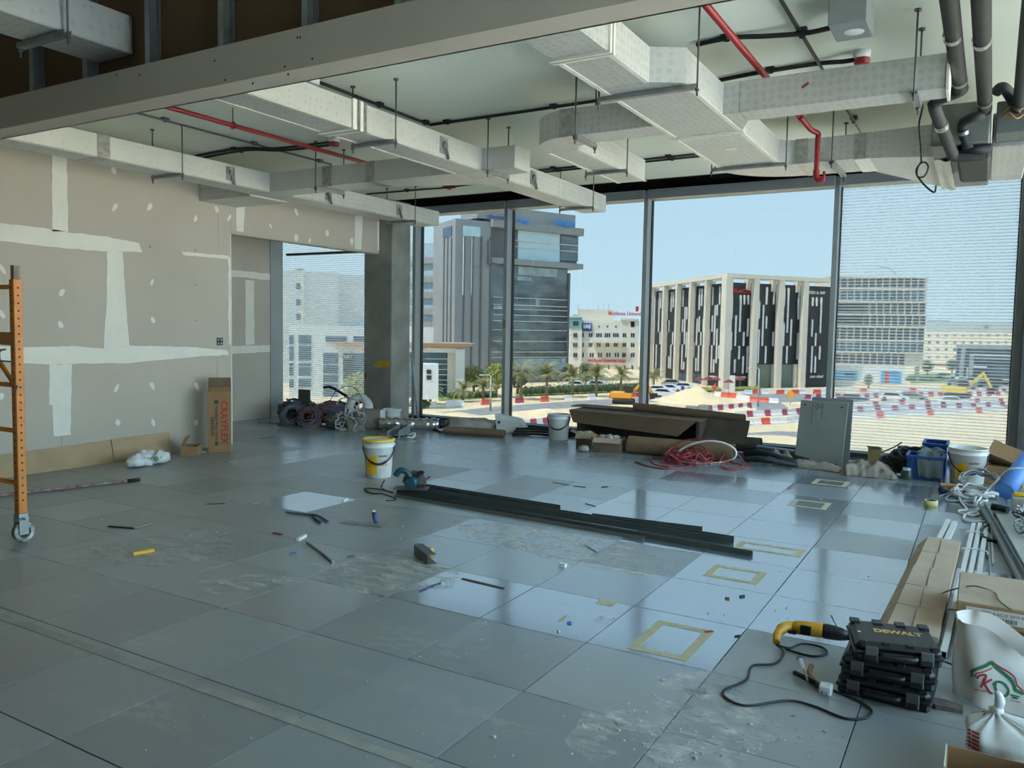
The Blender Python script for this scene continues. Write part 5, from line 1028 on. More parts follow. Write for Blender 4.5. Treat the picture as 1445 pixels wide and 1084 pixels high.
part('flap', MB().hexa([(-0.125,0.076,0.70),(0.125,0.076,0.70),(0.125,0.08,0.70),(-0.125,0.08,0.70),(-0.12,0.10,0.85),(0.12,0.10,0.85),(0.12,0.104,0.85),(-0.12,0.104,0.85)]), CARDD, cf, local=True)
part('flap', MB().hexa([(-0.125,-0.08,0.70),(0.125,-0.08,0.70),(0.125,-0.076,0.70),(-0.125,-0.076,0.70),(-0.12,0.0,0.74),(0.12,0.0,0.74),(0.12,0.004,0.745),(-0.12,0.004,0.745)]), CARD, cf, local=True)
bm_ = basis((0,0,-1), (1,0,0))
part('lettering', text_mb('CRAYFLEX', 0.105, bm_, (0.055,-0.0815,0.34), 0.0005, 0.002, width=0.50), M('carton_red', (176,52,42), 0.8), cf, 'red lettering CRAYFLEX', local=True)
part('lettering', text_mb('FLEXIBLE WALL CRACK', 0.04, bm_, (-0.03,-0.0815,0.32), 0.0005, 0.0005, width=0.42), INK, cf, local=True); part('lettering', text_mb('CRAYFLEX', 0.05, bm_, (-0.075,-0.0815,0.30), 0.0005, 0.001, width=0.22), INK, cf, local=True)
part('emblem', MB().disc((-0.03,-0.0815,0.58), 0.025, 12, basis((1,0,0),(0,0,1))).disc((-0.03,-0.0815,0.10), 0.02, 10, basis((1,0,0),(0,0,1))), M('dark_green_ink', (52,78,56), 0.8), cf, local=True)
solo('thin_rod', MB().tube([(-7.80,5.87,0.006),(-7.62,6.14,0.006)], 0.005, 6), WHT, 'thin white rod on the floor behind the small open box', 'rod')
pl_ = thing('telescopic_pole', 'paint splashed red and black telescopic pole lying on the floor', 'pole', (-6.84,4.1,0)); d_ = Vector((0.267,0.964,0)); e_ = Vector((-6.70,4.66,0.016))
part('tube', MB().tube([e_-d_*2.3, e_-d_*0.09], 0.014, 10), M('splashed_red', (104,44,48), 0.6, rgb2=(150,140,136), scale=26), pl_); part('grip', MB().tube([e_-d_*0.11, e_], 0.016, 10), BLK, pl_)
def rods(pts, r, mat, name, label, cat, z=0.004): return solo(name, MB().tube([Vector((fz(*q_).x, fz(*q_).y, z)) for q_ in pts], r, 6), mat, label, cat)
fr_ = thing('folding_rule', 'dark folding rule opened in a shallow vee on the tiles', 'rule', (-5.16,3.53,0)); a, b, c = fz(153,743.5), fz(188,746.5), fz(213,739.5)
part('arm', MB().beam((a.x,a.y,0.005),(b.x,b.y,0.005),0.018,0.008), BLK, fr_); part('arm', MB().beam((b.x,b.y,0.006),(c.x,c.y,0.006),0.03,0.008), STEEL, fr_)
def knife(p0, p1, label, mat):
    a, b = fz(*p0), fz(*p1); d = (b-a).normalized(); k_ = thing('utility_knife', label, 'knife', a.lerp(b,0.5))
    part('blade', MB().beam((a.x,a.y,0.008),(a.x+d.x*0.05,a.y+d.y*0.05,0.008),0.012,0.001), STEEL, k_); n_ = Vector((-d.y,d.x,0))
    s_ = a+d*0.035; L_ = (b-s_).length; prof = [(0,-0.008),(L_*0.3,-0.012),(L_*0.95,-0.017),(L_,-0.006),(L_,0.014),(L_*0.4,0.012),(0,0.008)]
    part('handle', MB().prism([s_+d*u+n_*v+Vector((0,0,0.001)) for u, v in prof], (0,0,0.018)), mat, k_)
knife((180,785.5), (217.5,778), 'yellow handled cutter knife lying alone on dusty tiles', YEL)
# ---- buckets
def wrapmb(mb, r0, k, zoff=0):   # flat (x, y, 0) -> cylinder facing -Y, radius growing by k per metre
    out = []
    for v in mb.v:
        r = r0+k*v.y+0.0012+v.z; a = v.x/(r0+0.02); out.append(Vector((r*math.sin(a), -r*math.cos(a), v.y)))
    mb.v = out; return mb
def dense(poly, n=6):
    m_ = MB(); x0 = min(p[0] for p in poly); x1 = max(p[0] for p in poly)
    # poly given as list of (x, ybottom, ytop) stations
    return m_
def strip_patch(st):
    m_ = MB(); vs = []
    for x, y0, y1 in st: vs += [(x,y0,0),(x,y1,0)]
    return m_.add(vs, [(2*i,2*i+2,2*i+3,2*i+1) for i in range(len(st)-1)])
def lerp_st(x0, x1, b0, b1, t0, t1, n=8): return [(x0+(x1-x0)*i/n, b0+(b1-b0)*i/n, t0+(t1-t0)*i/n) for i in range(n+1)]
INKN = M('label_ink', (52,50,50), 0.7); LORG = M('label_orange', (222,150,60), 0.7); LPALE = M('label_pale', (196,186,170), 0.7)
def bucket(c, H_, rb, rt, rot, label, printed=True, lid=True, handle='front', bodymat=None, hang=0.17):
    b = thing('bucket', label, 'bucket', c, rot); k = (rt-rb)/H_; bm = bodymat or WHT
    part('body', MB().lathe([(0.0,0.0),(rb-0.008,0.0),(rb,0.008),(rb+k*H_*0.78,H_*0.78),(rb+k*H_*0.79+0.008,H_*0.79),(rb+k*H_*0.80+0.008,H_*0.80),(rb+k*H_*0.805,H_*0.805),(rt,H_*0.93),(rt+0.006,H_*0.93),(rt+0.006,H_*0.955),(rt,H_*0.96),(rt-0.004,H_*0.96),(rb+k*H_*0.5-0.006,H_*0.5),(rb-0.01,0.02),(0,0.02)], 36), bm, b, local=True)
    if lid:
        part('lid_ring', MB().lathe([(rt+0.003,H_*0.93),(rt+0.010,H_*0.935),(rt+0.012,H_*0.975),(rt+0.004,H_),(rt-0.012,H_),(rt-0.016,H_*0.975)], 36), M('lid_yellow', (222,190,60), 0.45), b, local=True); part('lid', MB().lathe([(0,H_*0.972),(rt-0.014,H_*0.972)], 36), M('lid_white', (206,204,190), 0.5), b, local=True)
    rr = rb+k*H_*0.84
    if printed:
        part('yellow_print', wrapmb(strip_patch(lerp_st(-0.125,-0.02,H_*0.10,H_*0.10,H_*0.52,H_*0.62)), rb, k), YEL, b, local=True); part('yellow_print', wrapmb(strip_patch(lerp_st(-0.165,-0.14,H_*0.12,H_*0.12,H_*0.48,H_*0.50)), rb, k), YEL, b, local=True)
        part('lettering', wrapmb(text_mb('USG BORAL', 0.024, Matrix.Identity(3), (0.045,H_*0.585,0), 0, 0.0008, width=0.095), rb, k), INKN, b, 'dark lettering USG BORAL', local=True)
        part('logo', wrapmb(MB().add([(0.10,H_*0.57,0),(0.112,H_*0.60,0),(0.106,H_*0.61,0)],[(0,1,2)]).add([(0.10,H_*0.575,0),(0.094,H_*0.605,0),(0.100,H_*0.61,0)],[(0,1,2)]), rb, k), YEL, b, local=True)
        part('lettering', wrapmb(text_mb('PREMIUM', 0.042, Matrix.Identity(3), (0.045,H_*0.36,0), 0, 0.0004, width=0.105), rb, k), LORG, b, 'orange lettering PREMIUM', local=True)
        for i, y in enumerate((0.47,0.25,0.20,0.155)): part('small_print', wrapmb(strip_patch(lerp_st(0.0,0.085-0.01*(i%2),H_*y,H_*y,H_*(y+0.012),H_*(y+0.012))), rb, k), LPALE if i else LORG, b, local=True)
    if handle:
        pts = []
        for i in range(13):
            t = i/12; a = math.pi*t; y = -math.sin(a)*(rr+0.02); x = -math.cos(a)*(rr+0.008); z = H_*0.84-math.sin(a)*hang
            pts.append((x, y if handle == 'front' else -y, z))
        part('handle', MB().tube(spline(pts,3), 0.006, 6), BLK, b, local=True); part('grip', MB().tube(spline(pts[4:9],4), 0.010, 8), BLK, b, local=True)
        for s_ in (-1,1): part('handle_lug', MB().tube([(s_*(rr-0.002),0,H_*0.84),(s_*(rr+0.014),0,H_*0.84)], 0.018, 10), bm, b, local=True)
    return b
bucket((-5.065,6.115,0), 0.379, 0.125, 0.148, math.radians(40), 'yellow lidded printed bucket standing alone on the tiles by the saw')
b2 = bucket((-0.08,9.28,0), 0.37, 0.15, 0.175, math.radians(6), 'printed white bucket without lid between blue crates and open carton', lid=False, hang=0.2)
bucket((-4.86,9.60,0), 0.36, 0.125, 0.148, math.radians(20), 'plain white bucket with black handle beside the brown cardboard sheets', printed=False, lid=False, hang=0.15)
part('pail', MB(), None, b2) if 0 else None
wp = thing('paint_pail', 'short white pail standing behind the silver foil duct by the concrete column', 'pail', (-7.52,9.38,0)); part('lower_pail', MB().lathe([(0,0),(0.12,0),(0.13,0.16),(0.135,0.165)], 28, (-7.52,9.38,0)), WHT, wp); part('upper_pail', MB().lathe([(0.125,0.15),(0.135,0.24),(0.142,0.243),(0.142,0.26),(0.135,0.26),(0.128,0.2),(0,0.2)], 28, (-7.52,9.38,0)), WHT, wp)
# ---- circular saw
TEAL = M('tool_teal', (26,74,84), 0.45, var=0.08); GREYM = M('cast_grey', (112,104,98), 0.5, metal=0.4, var=0.1)
sw = thing('circular_saw', 'teal circular saw with grey blade guard resting on the steel channels', 'circular saw', (-4.30,5.63,0.0), math.radians(28))
part('base_plate', MB().box(-0.14,0.16,-0.09,0.07,0.052,0.056), GREYM, sw, local=True)
tilt = Matrix.Rotation(math.radians(-25), 3, 'X')
gd = [(0.105*math.cos(a), 0.105*math.sin(a)) for a in [math.radians(d) for d in range(-10,191,12)]]
part('blade_guard', MB().prism([Vector((0.03+x,0.015,0.10+z)) for x, z in gd], (0,0.045,0)), GREYM, sw, local=True); part('lower_guard', MB().prism([Vector((0.03+0.095*math.cos(a),0.02,0.11+0.095*math.sin(a))) for a in [math.radians(d) for d in range(180,350,14)]], (0,0.03,0)), M('guard_dark', (52,52,54), 0.5, metal=0.4), sw, local=True)
part('motor', MB().tube([(0.03,0.015,0.12),(0.02,-0.15,0.12)], [0.05,0.045], 16), TEAL, sw, local=True)
part('handle', MB().tube(spline([(0.01,-0.03,0.13),(-0.02,-0.03,0.19),(-0.06,-0.035,0.215),(-0.10,-0.035,0.205),(-0.125,-0.035,0.165)],5), [0.027]*21, 10), TEAL, sw, local=True); part('front_knob', MB().tube(spline([(0.06,-0.03,0.16),(0.09,-0.03,0.20),(0.12,-0.03,0.19)],4), 0.018, 10), BLK, sw, local=True)
part('blade', MB().tube([(0.03,0.036,0.115),(0.03,0.039,0.115)], 0.09, 28), STEEL, sw, local=True); part('lever', MB().tube([(0.1,0.06,0.10),(0.16,0.10,0.14)], 0.008, 6).tube([(0.05,0.06,0.08),(0.12,0.09,0.06)], 0.015, 8), BLK, sw, local=True)
zz_ = zz(500, 610, 10.325)
def fpath(Z, pts, z=0.006): return [Vector((fz(*Z(*q_)).x, fz(*Z(*q_)).y, z)) for q_ in pts]
cp = fpath(zz_, [(560,890),(470,860),(330,835),(180,825),(150,850),(260,900),(400,905),(520,940),(610,985),(540,1005),(460,1005)])
part('power_cord', MB().tube(spline([Vector((-4.5,5.52,0.12)), Vector((-4.52,5.5,0.05))]+cp, 5), 0.005, 6).xf(Matrix.Translation(-sw.location)).xf(Matrix.Rotation(-math.radians(28),4,'Z')), BLK, sw, local=True)
# ---- steel channels on the floor
def channel(p, q_, w, h_, mat, label, z=0.0, up=(0,0,1), lip=0.006, grp=None): return solo('steel_channel', MB().chan((p[0],p[1],z), (q_[0],q_[1],z), w, h_, 0.0025, up, lip), mat, label, 'steel channel', grp)
channel((-4.40,5.86), (-2.90,5.76), 0.05, 0.05, STEELD, 'dull steel channel at the back of the floor bundle under the saw')
channel((-4.45,5.66), (-1.44,5.555), 0.06, 0.05, STEELD, 'longest open dull steel channel in the bundle by the saw')
channel((-2.55,5.62), (-1.70,5.685), 0.05, 0.055, STEELD, 'short dull steel channel behind the longest one near the tape frames')
channel((-4.36,5.53), (-1.25,5.325), 0.035, 0.03, STEELD, 'narrow dull steel channel along the front of the bundle', lip=0)
channel((-4.30,5.77), (-2.86,5.60), 0.045, 0.035, STEELD, 'narrow dull steel channel in the middle of the bundle under the saw')
channel((-4.33,5.46), (-2.0,5.31), 0.03, 0.022, M('flat_grey_steel', (112,112,106), 0.5, metal=0.4, var=0.1), 'flat paler steel strip along the front of the bundle', lip=0)
# ---- loose tools on the floor
mt = thing('channel_offcut', 'short offcut of steel channel standing on edge beside a yellow block', 'steel offcut', (-3.02,4.06,0)); a, b = fz(584,781), fz(603,797)
part('channel', MB().chan((a.x,a.y,0.03), (b.x,b.y,0.03), 0.06, 0.06, 0.003, up=(0.6,0.75,0)), STEELD, mt)
c = fz(603,781); solo('foam_block', MB().bbox(c.x-0.045,c.x+0.045,c.y-0.02,c.y+0.02,0.001,0.04,0.008), M('foam_yellow', (204,150,66), 0.8), 'small yellow block lying behind the steel offcut', 'block')
rods([(433,765),(452,780),(470,795)], 0.009, M('chisel_steel', (150,156,156), 0.35, metal=0.6), 'steel_rod', 'thin steel rod with dark tip lying on the tiles near paint scraps', 'rod', 0.009)
sn = thing('snips', 'open tin snips with blue grips beside the reflecting tile', 'snips', (-4.35,4.5,0)); a, b, c = fz(404,724), fz(441,728), fz(463,738)
part('blades', MB().beam((a.x,a.y,0.008),(b.x,b.y,0.008),0.02,0.008), STEELD, sn); part('grip', MB().tube(spline([(b.x,b.y,0.01),(b.x+0.09,b.y-0.02,0.012),(c.x,c.y,0.01)]),0.008,6), M('blue_grip', (38,66,120), 0.5), sn); part('grip', MB().tube(spline([(b.x,b.y,0.01),(b.x+0.12,b.y-0.10,0.012),(c.x-0.02,c.y-0.06,0.01)]),0.008,6), BLK, sn)
sp = thing('plastering_trowel', 'steel filling trowel with blue handle lying near the reflecting tile', 'trowel', (-3.9,4.58,0)); a, b = fz(484,737), fz(545,743)
part('blade', MB().hexa([(a.x,a.y-0.04,0.001),(b.x,b.y-0.05,0.001),(b.x,b.y+0.05,0.001),(a.x,a.y+0.02,0.001),(a.x,a.y-0.04,0.004),(b.x,b.y-0.05,0.004),(b.x,b.y+0.05,0.004),(a.x,a.y+0.02,0.004)]), STEEL, sp); c = fz(530,741); part('handle', MB().tube([(c.x,c.y,0.02),(c.x-0.06,c.y+0.05,0.07)],[0.014,0.018],8), M('blue_grip', (38,66,120)), sp); part('tip', MB().tube([(c.x-0.06,c.y+0.05,0.07),(c.x-0.075,c.y+0.062,0.083)],0.015,8), WHT, sp)
BITS = [((420,764),(431,758),WHT,'white plastic scrap near the steel rod',0.02,0.03),((385,753),(398,755),RED,'red plastic scrap near the white one',0.012,0.012),((483,709),(489,706),WHT,'small white clip on the reflecting tile',0.02,0.03),((408,782),(418,781),M('blue_scrap',(60,100,150),0.5),'small blue scrap beside the steel rod',0.01,0.012),((490,787),(500,786),CARDD,'brown crumb pair beside the filler smear',0.012,0.014),((780,681),(803,685),INK,'thin black cable tie beyond the steel channels',0.006,0.006),((809,686),(826,688),INK,'second black cable tie beyond the steel channels',0.006,0.006),((849,688),(858,687),INK,'dark screw lying beyond the channels',0.008,0.01),((826,711),(840,715),INK,'black tie in front of the reflecting tile',0.006,0.006),((592,835),(622,823),M('dark_blue_tie',(40,60,110),0.5),'dark blue strip on the clean reflecting tile',0.008,0.008),((789,799),(798,801),WHT,'white plaster lump in the middle of the floor',0.025,0.03),((826,770),(842,780),M('wood_sliver',(150,140,120),0.8),'thin wood sliver in front of the channels',0.008,0.008),((995,893),(1005,892),RED,'red scrap on the corner of a tape frame',0.012,0.01),((1112,690),(1124,684),CARDD,'brown twig of wire near the leaning boards',0.01,0.02),((1023,845),(1029,846),CARDD,'brown chip on the bright tile',0.012,0.012),((1044,843),(1050,842),INK,'black chip on the bright tile',0.012,0.012),((800,880),(806,880),E_SIGNB,'blue cap on the bright tile beside the tape square',0.012,0.012),((290,712),(317,711),INK,'thin black tie near the telescopic pole',0.006,0.006),((1037,899),(1044,898),INK,'black screw on the tile seam',0.008,0.008),((367,619),(386,617),INK,'thin dark tie on the passage floor',0.006,0.006)]
for a, b, mt_, w, wd, hh in BITS:
    p_, q2 = fz(*a), fz(*b); 
    m_ = MB().beam((p_.x,p_.y,hh/2+0.0005),(q2.x,q2.y,hh/2+0.0005),wd,hh); n = len(m_.v)
    for v in m_.v[4:]: v += Vector((0.1*wd,0.15*wd,-hh*0.3))
    solo('floor_scrap', m_, mt_, w, 'scrap')
c = fz(855,851); part('paper_patch', MB().box(c.x-0.05,c.x+0.05,c.y-0.04,c.y+0.04,0.0004,0.0012), TAPE, floor)
solo('tape_remnant', MB().beam((fz(790,877).x,fz(790,877).y,0.001),(fz(800,869).x,fz(800,869).y,0.001),0.02,0.0012), TAPE, 'short strip of masking tape left on a bright tile', 'tape')
solo('grout_ridge', MB().beam((fz(652,817).x,fz(652,817).y,0.003),(fz(712,831).x,fz(712,831).y,0.003),0.016,0.004), CARDD, 'brown strip of dried adhesive along a tile seam', 'strip')
# ---- heap by the passage window
rng = random.Random(21)
def coil(c, R, r, loops, wire, mat, label, tiltv=(0,0,1), name='cable_coil', cat='cable coil', flat=1.0, jit=0.15, group=None):
    m_ = MB(); ax = Vector(tiltv).normalized(); q3 = ax.to_track_quat('Z', 'Y').to_matrix(); pts = []
    n = loops*14
    for i in range(n+1):
        a = 2*math.pi*i/14; rr_ = R+rng.gauss(0, r*jit*3); zz2 = rng.uniform(-r, r)*flat
        pts.append(Vector(c)+q3@Vector((rr_*math.cos(a), rr_*math.sin(a), zz2)))
    pts = spline(pts, 2)
    for p_ in pts: p_.z = max(p_.z, wire)
    m_.tube(pts, wire, 5)
    return solo(name, m_, mat, label, cat, group)
CTEAL = M('dirty_teal_cable', (84,102,102), 0.7, rgb2=(110,118,116), scale=14); CDK = M('multicolour_cable', (62,70,92), 0.7, rgb2=(126,92,96), scale=16); CWH = M('white_cable', (206,206,202), 0.5, var=0.05); CGR = M('green_dusty_cable', (92,116,98), 0.7, rgb2=(126,120,90), scale=16)
CBL = M('blue_cable', (62,84,118), 0.6, var=0.2, scale=9); CRD = M('dull_red_cable', (132,86,84), 0.6, var=0.2, scale=9)
def bundle(c, R, th, label, mat, seed, tiltv=(0,0,1)):   # a fat tied hank: core plus surface strands
    h_ = thing('cable_hank', label, 'cable hank', (c[0],c[1],0)); q3 = Vector(tiltv).normalized().to_track_quat('Z','Y').to_matrix(); rg = random.Random(seed)
    m_ = MB(); 
    m_.blob(c, R*0.86, R*0.86, th*0.86, seed, 0.35, 2.6, 22, 12, flat=False, m=q3)
    for v in m_.v: v.z = max(v.z, 0.004)
    part('core', m_, BLK, h_); sets = [MB(), MB(), MB()]
    for k in range(54):
        s_ = sets[k % 3]
        pts = []; a0 = rg.uniform(0,6.28); zo = rg.uniform(-1,1)*th; ra = R*math.sqrt(max(0.12, 1-(zo/th)**2*0.8))*rg.uniform(0.88,1.05)
        for i in range(15):
            a = a0+i*0.45; p_ = Vector(c)+q3@Vector((ra*math.cos(a)*(1+rg.gauss(0,.03)), ra*math.sin(a)*(1+rg.gauss(0,.03)), zo+rg.gauss(0,.012))); p_.z = max(p_.z, 0.008); pts.append(p_)
        s_.tube(spline(pts,2), 0.009, 5)
    for s_, mm in zip(sets, (mat, CBL, CRD if seed % 2 else CGR)): part('strands', s_, mm, h_, kind='stuff')
bundle((-9.05,9.0,0.17), 0.30, 0.16, 'dark multicoloured cable hank against the passage wall', CDK, 3)
bundle((-8.35,9.05,0.17), 0.32, 0.15, 'dark cable hank between the upright board and the white cable drum', CDK, 5)
bundle((-8.75,8.62,0.12), 0.20, 0.11, 'grey green cable hank in front of the upright dark board', CTEAL, 7, (0.4,-0.8,0.4)); bundle((-8.42,8.62,0.11), 0.18, 0.10, 'round dusty green cable hank at the front of the heap', CGR, 9, (0.3,-0.8,0.5))
bundle((-8.02,8.80,0.11), 0.22, 0.10, 'low dark cable hank under the tangle of pale wires', CTEAL, 12)
c0, c1 = fy(422,549,8.9), fy(437,577,8.9); solo('upright_board', MB().bbox(c0.x+0.0,c1.x+0.02,8.88,8.90,0.02,c0.z,0.003), M('panel_dark_grey', (74,78,76), 0.6), 'upright dark grey panel standing in the cable heap', 'panel')
dr = thing('cable_drum', 'white cable drum with open core lying on the cable heap', 'cable drum', (-7.95,9.15,0.15)); dax = Vector((0.35,-0.85,0.35)).normalized().to_track_quat('Z','Y').to_matrix()
cd = Vector((-7.95,9.15,0.28)); part('flange', MB().lathe([(0.07,0.05),(0.19,0.05),(0.19,0.065),(0.07,0.065),(0.07,0.05)], 26, cd, dax), CWH, dr); part('winding', MB().lathe([(0.15,-0.06),(0.17,-0.03),(0.165,0),(0.17,0.03),(0.15,0.05)], 26, cd, dax), CWH, dr); part('flange', MB().lathe([(0.07,-0.075),(0.19,-0.075),(0.19,-0.06),(0.07,-0.06),(0.07,-0.075)], 26, cd, dax), CWH, dr); part('core', MB().lathe([(0.072,-0.07),(0.072,0.06)], 20, cd, dax), BLK, dr)
q = zz(365, 530, 5.5577)
def hpath(pts, Y): return [fy(*q(*a), Y) for a in pts]
loose('black_conduit', hpath([(512,92),(560,90),(620,120),(690,165),(740,215)], 9.2), 0.022, BLK, 'bent black conduit rising out of the cable heap', 'conduit')
loose('loose_wire', hpath([(560,200),(600,130),(680,85),(750,95),(800,160),(815,215)], 9.1), 0.005, CGR, 'thin wire arching over the white cable drum', 'wire')
loose('loose_wire', hpath([(690,170),(710,140),(740,135),(720,170),(680,200)], 9.05), 0.004, CWH, 'small pale wire loop above the white cable drum', 'wire')
loose('loose_wire', hpath([(620,300),(610,230),(650,180),(730,180),(790,215)], 8.95), 0.009, CWH, 'thick white wire curling round the drum front', 'wire')
coil((-7.78,8.70,0.12), 0.16, 0.08, 5, 0.006, CWH, 'tangle of pale wires spilling before the cable heap', (0.3,-0.7,0.5), 'wire_tangle', 'wire', jit=0.3)
loose('loose_wire', [Vector((fz(*q(*a)).x, fz(*q(*a)).y, 0.005)) for a in [(0,300),(20,310),(28,340),(0,365)]], 0.004, CGR, 'thin green wire loop at the passage wall foot', 'wire'); loose('loose_wire', [Vector((fz(*q(*a)).x, fz(*q(*a)).y, 0.006)) for a in [(0,375),(80,372),(200,385),(330,400),(420,392)]], 0.005, CGR, 'thin wire trailing along the floor before the heap', 'wire')
loose('loose_wire', [Vector((fz(*q(*a)).x, fz(*q(*a)).y, 0.006)) for a in [(440,465),(520,450),(600,440),(640,432),(560,455),(480,470),(560,462),(640,445)]], 0.005, CTEAL, 'thin grey wire tangle lying on tiles before the heap', 'wire')
for k in range(7):
    base = Vector((-8.3+rng.uniform(-.6,.6), 8.65+rng.uniform(-.1,.2), 0.08)); pts = [base+Vector((rng.gauss(0,.12)+0.07*i, rng.gauss(0,.05), abs(rng.gauss(0.06,.06)))) for i in range(7)]
    for p_ in pts: p_.z = max(p_.z, 0.01)
    loose('loose_wire', pts, 0.005, (M('wire_red',(120,50,46),0.6), M('wire_orange',(170,110,50),0.6), CGR, CTEAL)[k % 4], ('dusty red','orange','grey green','dull teal')[k % 4]+' wire strand lying over the cable heap', 'wire', 'wire strands on the cable heap')
bx = thing('cardboard_box', 'grey faced open carton between the cable heap and the white pail', 'box', (-7.62,9.05,0), math.radians(20)); open_box(bx, -0.16, 0.16, -0.11, 0.11, 0.002, 0.27, M('carton_grey', (140,132,122), 0.9, var=0.05)); part('side_panel', MB().box(0.161,0.165,-0.11,0.11,0.002,0.27), WHT, bx, local=True)
tr_ = thing('metal_tray', 'bent grey metal tray tipped on its side before the cable heap', 'metal tray', (-7.62,8.72,0), math.radians(30)); part('sheet', MB().hexa([(-0.10,-0.10,0.003),(0.14,-0.10,0.003),(0.14,-0.09,0.003),(-0.10,-0.09,0.003),(-0.16,0.04,0.16),(0.06,0.04,0.16),(0.06,0.05,0.165),(-0.16,0.05,0.165)]), M('tray_grey', (140,142,138), 0.5, metal=0.3), tr_, local=True); part('end', MB().add([(-0.10,-0.10,0.003),(-0.16,0.045,0.163),(-0.18,0.12,0.003)],[(0,1,2)]), ALUD, tr_, local=True); part('back', MB().hexa([(-0.16,0.05,0.16),(0.06,0.05,0.16),(0.06,0.055,0.16),(-0.16,0.055,0.16),(-0.18,0.13,0.003),(0.08,0.13,0.003),(0.08,0.135,0.003),(-0.18,0.135,0.003)]), ALUD, tr_, local=True)
FOILC = M('crinkled_foil', (196,198,196), 0.22, metal=0.9, var=0.15, scale=18, bump=1.0, bscale=16)
fd = thing('foil_duct', 'silver foil wrapped flexible duct lying by the concrete column', 'flexible duct', (-7.1,9.2,0)); a, b = Vector((-7.42,8.97,0.085)), Vector((-6.70,9.43,0.085)); m_ = MB(); d = (b-a)
pts = [a+d*(i/24) for i in range(25)]; m_.tube(pts, [0.082+0.012*math.sin(i*2.1)+rng.uniform(-.006,.006) for i in range(25)], 16)
for v in m_.v: v.z = max(0.002, v.z+rng.uniform(-.006,.006))
part('sleeve', m_, FOILC, fd); part('collar', MB().tube([b+d*0.0, b+d*0.03, b+d*0.07, b+d*0.10], [0.06,0.072,0.05,0.055], 12), BLK, fd); mid = (a+b)/2; part('lettering', text_mb('FLEXIBLE', 0.04, basis(d.normalized(), (0.1,-0.16,0.9)), mid+Vector((0.18,-0.02,0.068))+Vector((0.0,-0.075,0)), 0.0005), RED, fd, 'red lettering')
ch = thing('channel_offcut', 'short bright steel channel standing in front of the foil duct', 'steel offcut', (-6.85,8.7,0)); part('channel', MB().chan((-6.62,8.28,0.0), (-6.98,9.0,0.0), 0.15, 0.11, 0.004), M('bright_channel', (150,154,152), 0.4, metal=0.4), ch)
sc2 = thing('wire_scrap', 'curl of white and black wire beside the steel channel offcut', 'wire', (-6.35,8.45,0)); c = fz(577,619); part('white_wire', MB().tube(spline([c+Vector((-.08,0,.01)),c+Vector((-.02,.04,.05)),c+Vector((.06,.05,.07)),c+Vector((.07,.0,.02)),c+Vector((.0,-.03,.03))]),0.012,6), WHT, sc2); part('black_wire', MB().tube(spline([c+Vector((-.22,-.06,.01)),c+Vector((-.1,-.02,.02)),c+Vector((.0,.0,.04)),c+Vector((.08,.02,.01))]),0.010,6), BLK, sc2)
a, b = fz(592,598), None; t2 = Vector((-7.63,9.78,1.08)); q1_ = fy(577,498,9.95)
lp = fy(593,588,10.2); solo('leaning_conduit', MB().tube([Vector((lp.x,10.15,0.0)), Vector((-7.635,9.99,fx(577,498,-7.635).z))], 0.02, 8), M('grey_conduit', (150,154,150), 0.4), 'pale grey conduit leaning against the concrete column', 'conduit')
loose('black_hose', [Vector((fz(*a).x, fz(*a).y, 0.014)) for a in [(575,601),(590,603),(605,605),(622,611)]], 0.014, BLK, 'short black hose on the floor beside the foil duct', 'hose')
# ---- in front of the clear windows
tb = thing('cardboard_tube', 'slim brown cardboard tube lying in front of the grey sacks', 'cardboard tube', (-6.0,9.25,0)); a, b = fz(628,611.5), fz(712,617); a.z = b.z = 0.05; part('tube', MB().tube([a,b], 0.05, 18, cap=False).tube([a,b], 0.044, 18, cap=False), CARDD, tb); d = (b-a).normalized(); part('end_ring', MB().lathe([(0.044,0),(0.05,0)], 18, b, d.to_track_quat('Z','Y').to_matrix()), CARD, tb)
SACK = M('grey_sack', (158,156,148), 0.9, var=0.12, scale=9, bump=0.4, bscale=14); 
solo('plastic_sack', MB().blob((-6.35,9.72,0.07), 0.42, 0.16, 0.11, 3, 0.35, 2.5, 30, 12, m=rz(0.35)), SACK, 'grey crumpled plastic sack lying behind the cardboard tube', 'sack')
wj = thing('white_sack', 'white folded sack with blue mark standing beside the grey sack', 'sack', (-5.72,9.75,0)); part('sack', MB().hexa([(-5.90,9.72,0.002),(-5.50,9.86,0.002),(-5.48,9.98,0.002),(-5.88,9.88,0.002),(-5.93,9.70,0.26),(-5.58,9.80,0.20),(-5.56,9.86,0.21),(-5.90,9.78,0.27)]), WHT, wj); c = Vector((-5.86,9.718,0.15)); part('blue_mark', MB().disc(c+Vector((0.0,-0.012,0)), 0.022, 12, basis((0.95,0.3,0),(0,0,1))), M('mark_blue', (50,64,140), 0.6), wj)
for k in range(6): a = Vector((-5.55-0.02*k,9.55+0.06*k,0.018+0.026*(k//2))); b = Vector((-4.75+0.03*k,9.92+0.03*k,0.018+0.02*(k//2))); loose('black_hose', [a, a.lerp(b,0.35)+Vector((0,rng.uniform(-.03,.03),0.01)), a.lerp(b,0.7)+Vector((0,rng.uniform(-.03,.03),0)), b], 0.016, BLK, 'black hose lying in the bundle below the white mullion foot', 'hose', 'black hoses in the bundle by the window')
BRN = M('roll_brown', (92,76,58), 0.9, var=0.14, scale=6); BRND = M('roll_dark_brown', (70,62,52), 0.9, var=0.14, scale=5)
cs = thing('carton_sheets', 'long stack of folded cardboard sheets with a drooping top flap before the window', 'cardboard', (-3.6,9.9,0))
part('back_sheet', MB().hexa([(-4.70,10.06,0),(-2.70,10.06,0),(-2.70,10.08,0),(-4.70,10.08,0),(-4.70,10.10,0.36),(-2.70,10.10,0.36),(-2.70,10.12,0.36),(-4.70,10.12,0.36)]), BRND, cs)
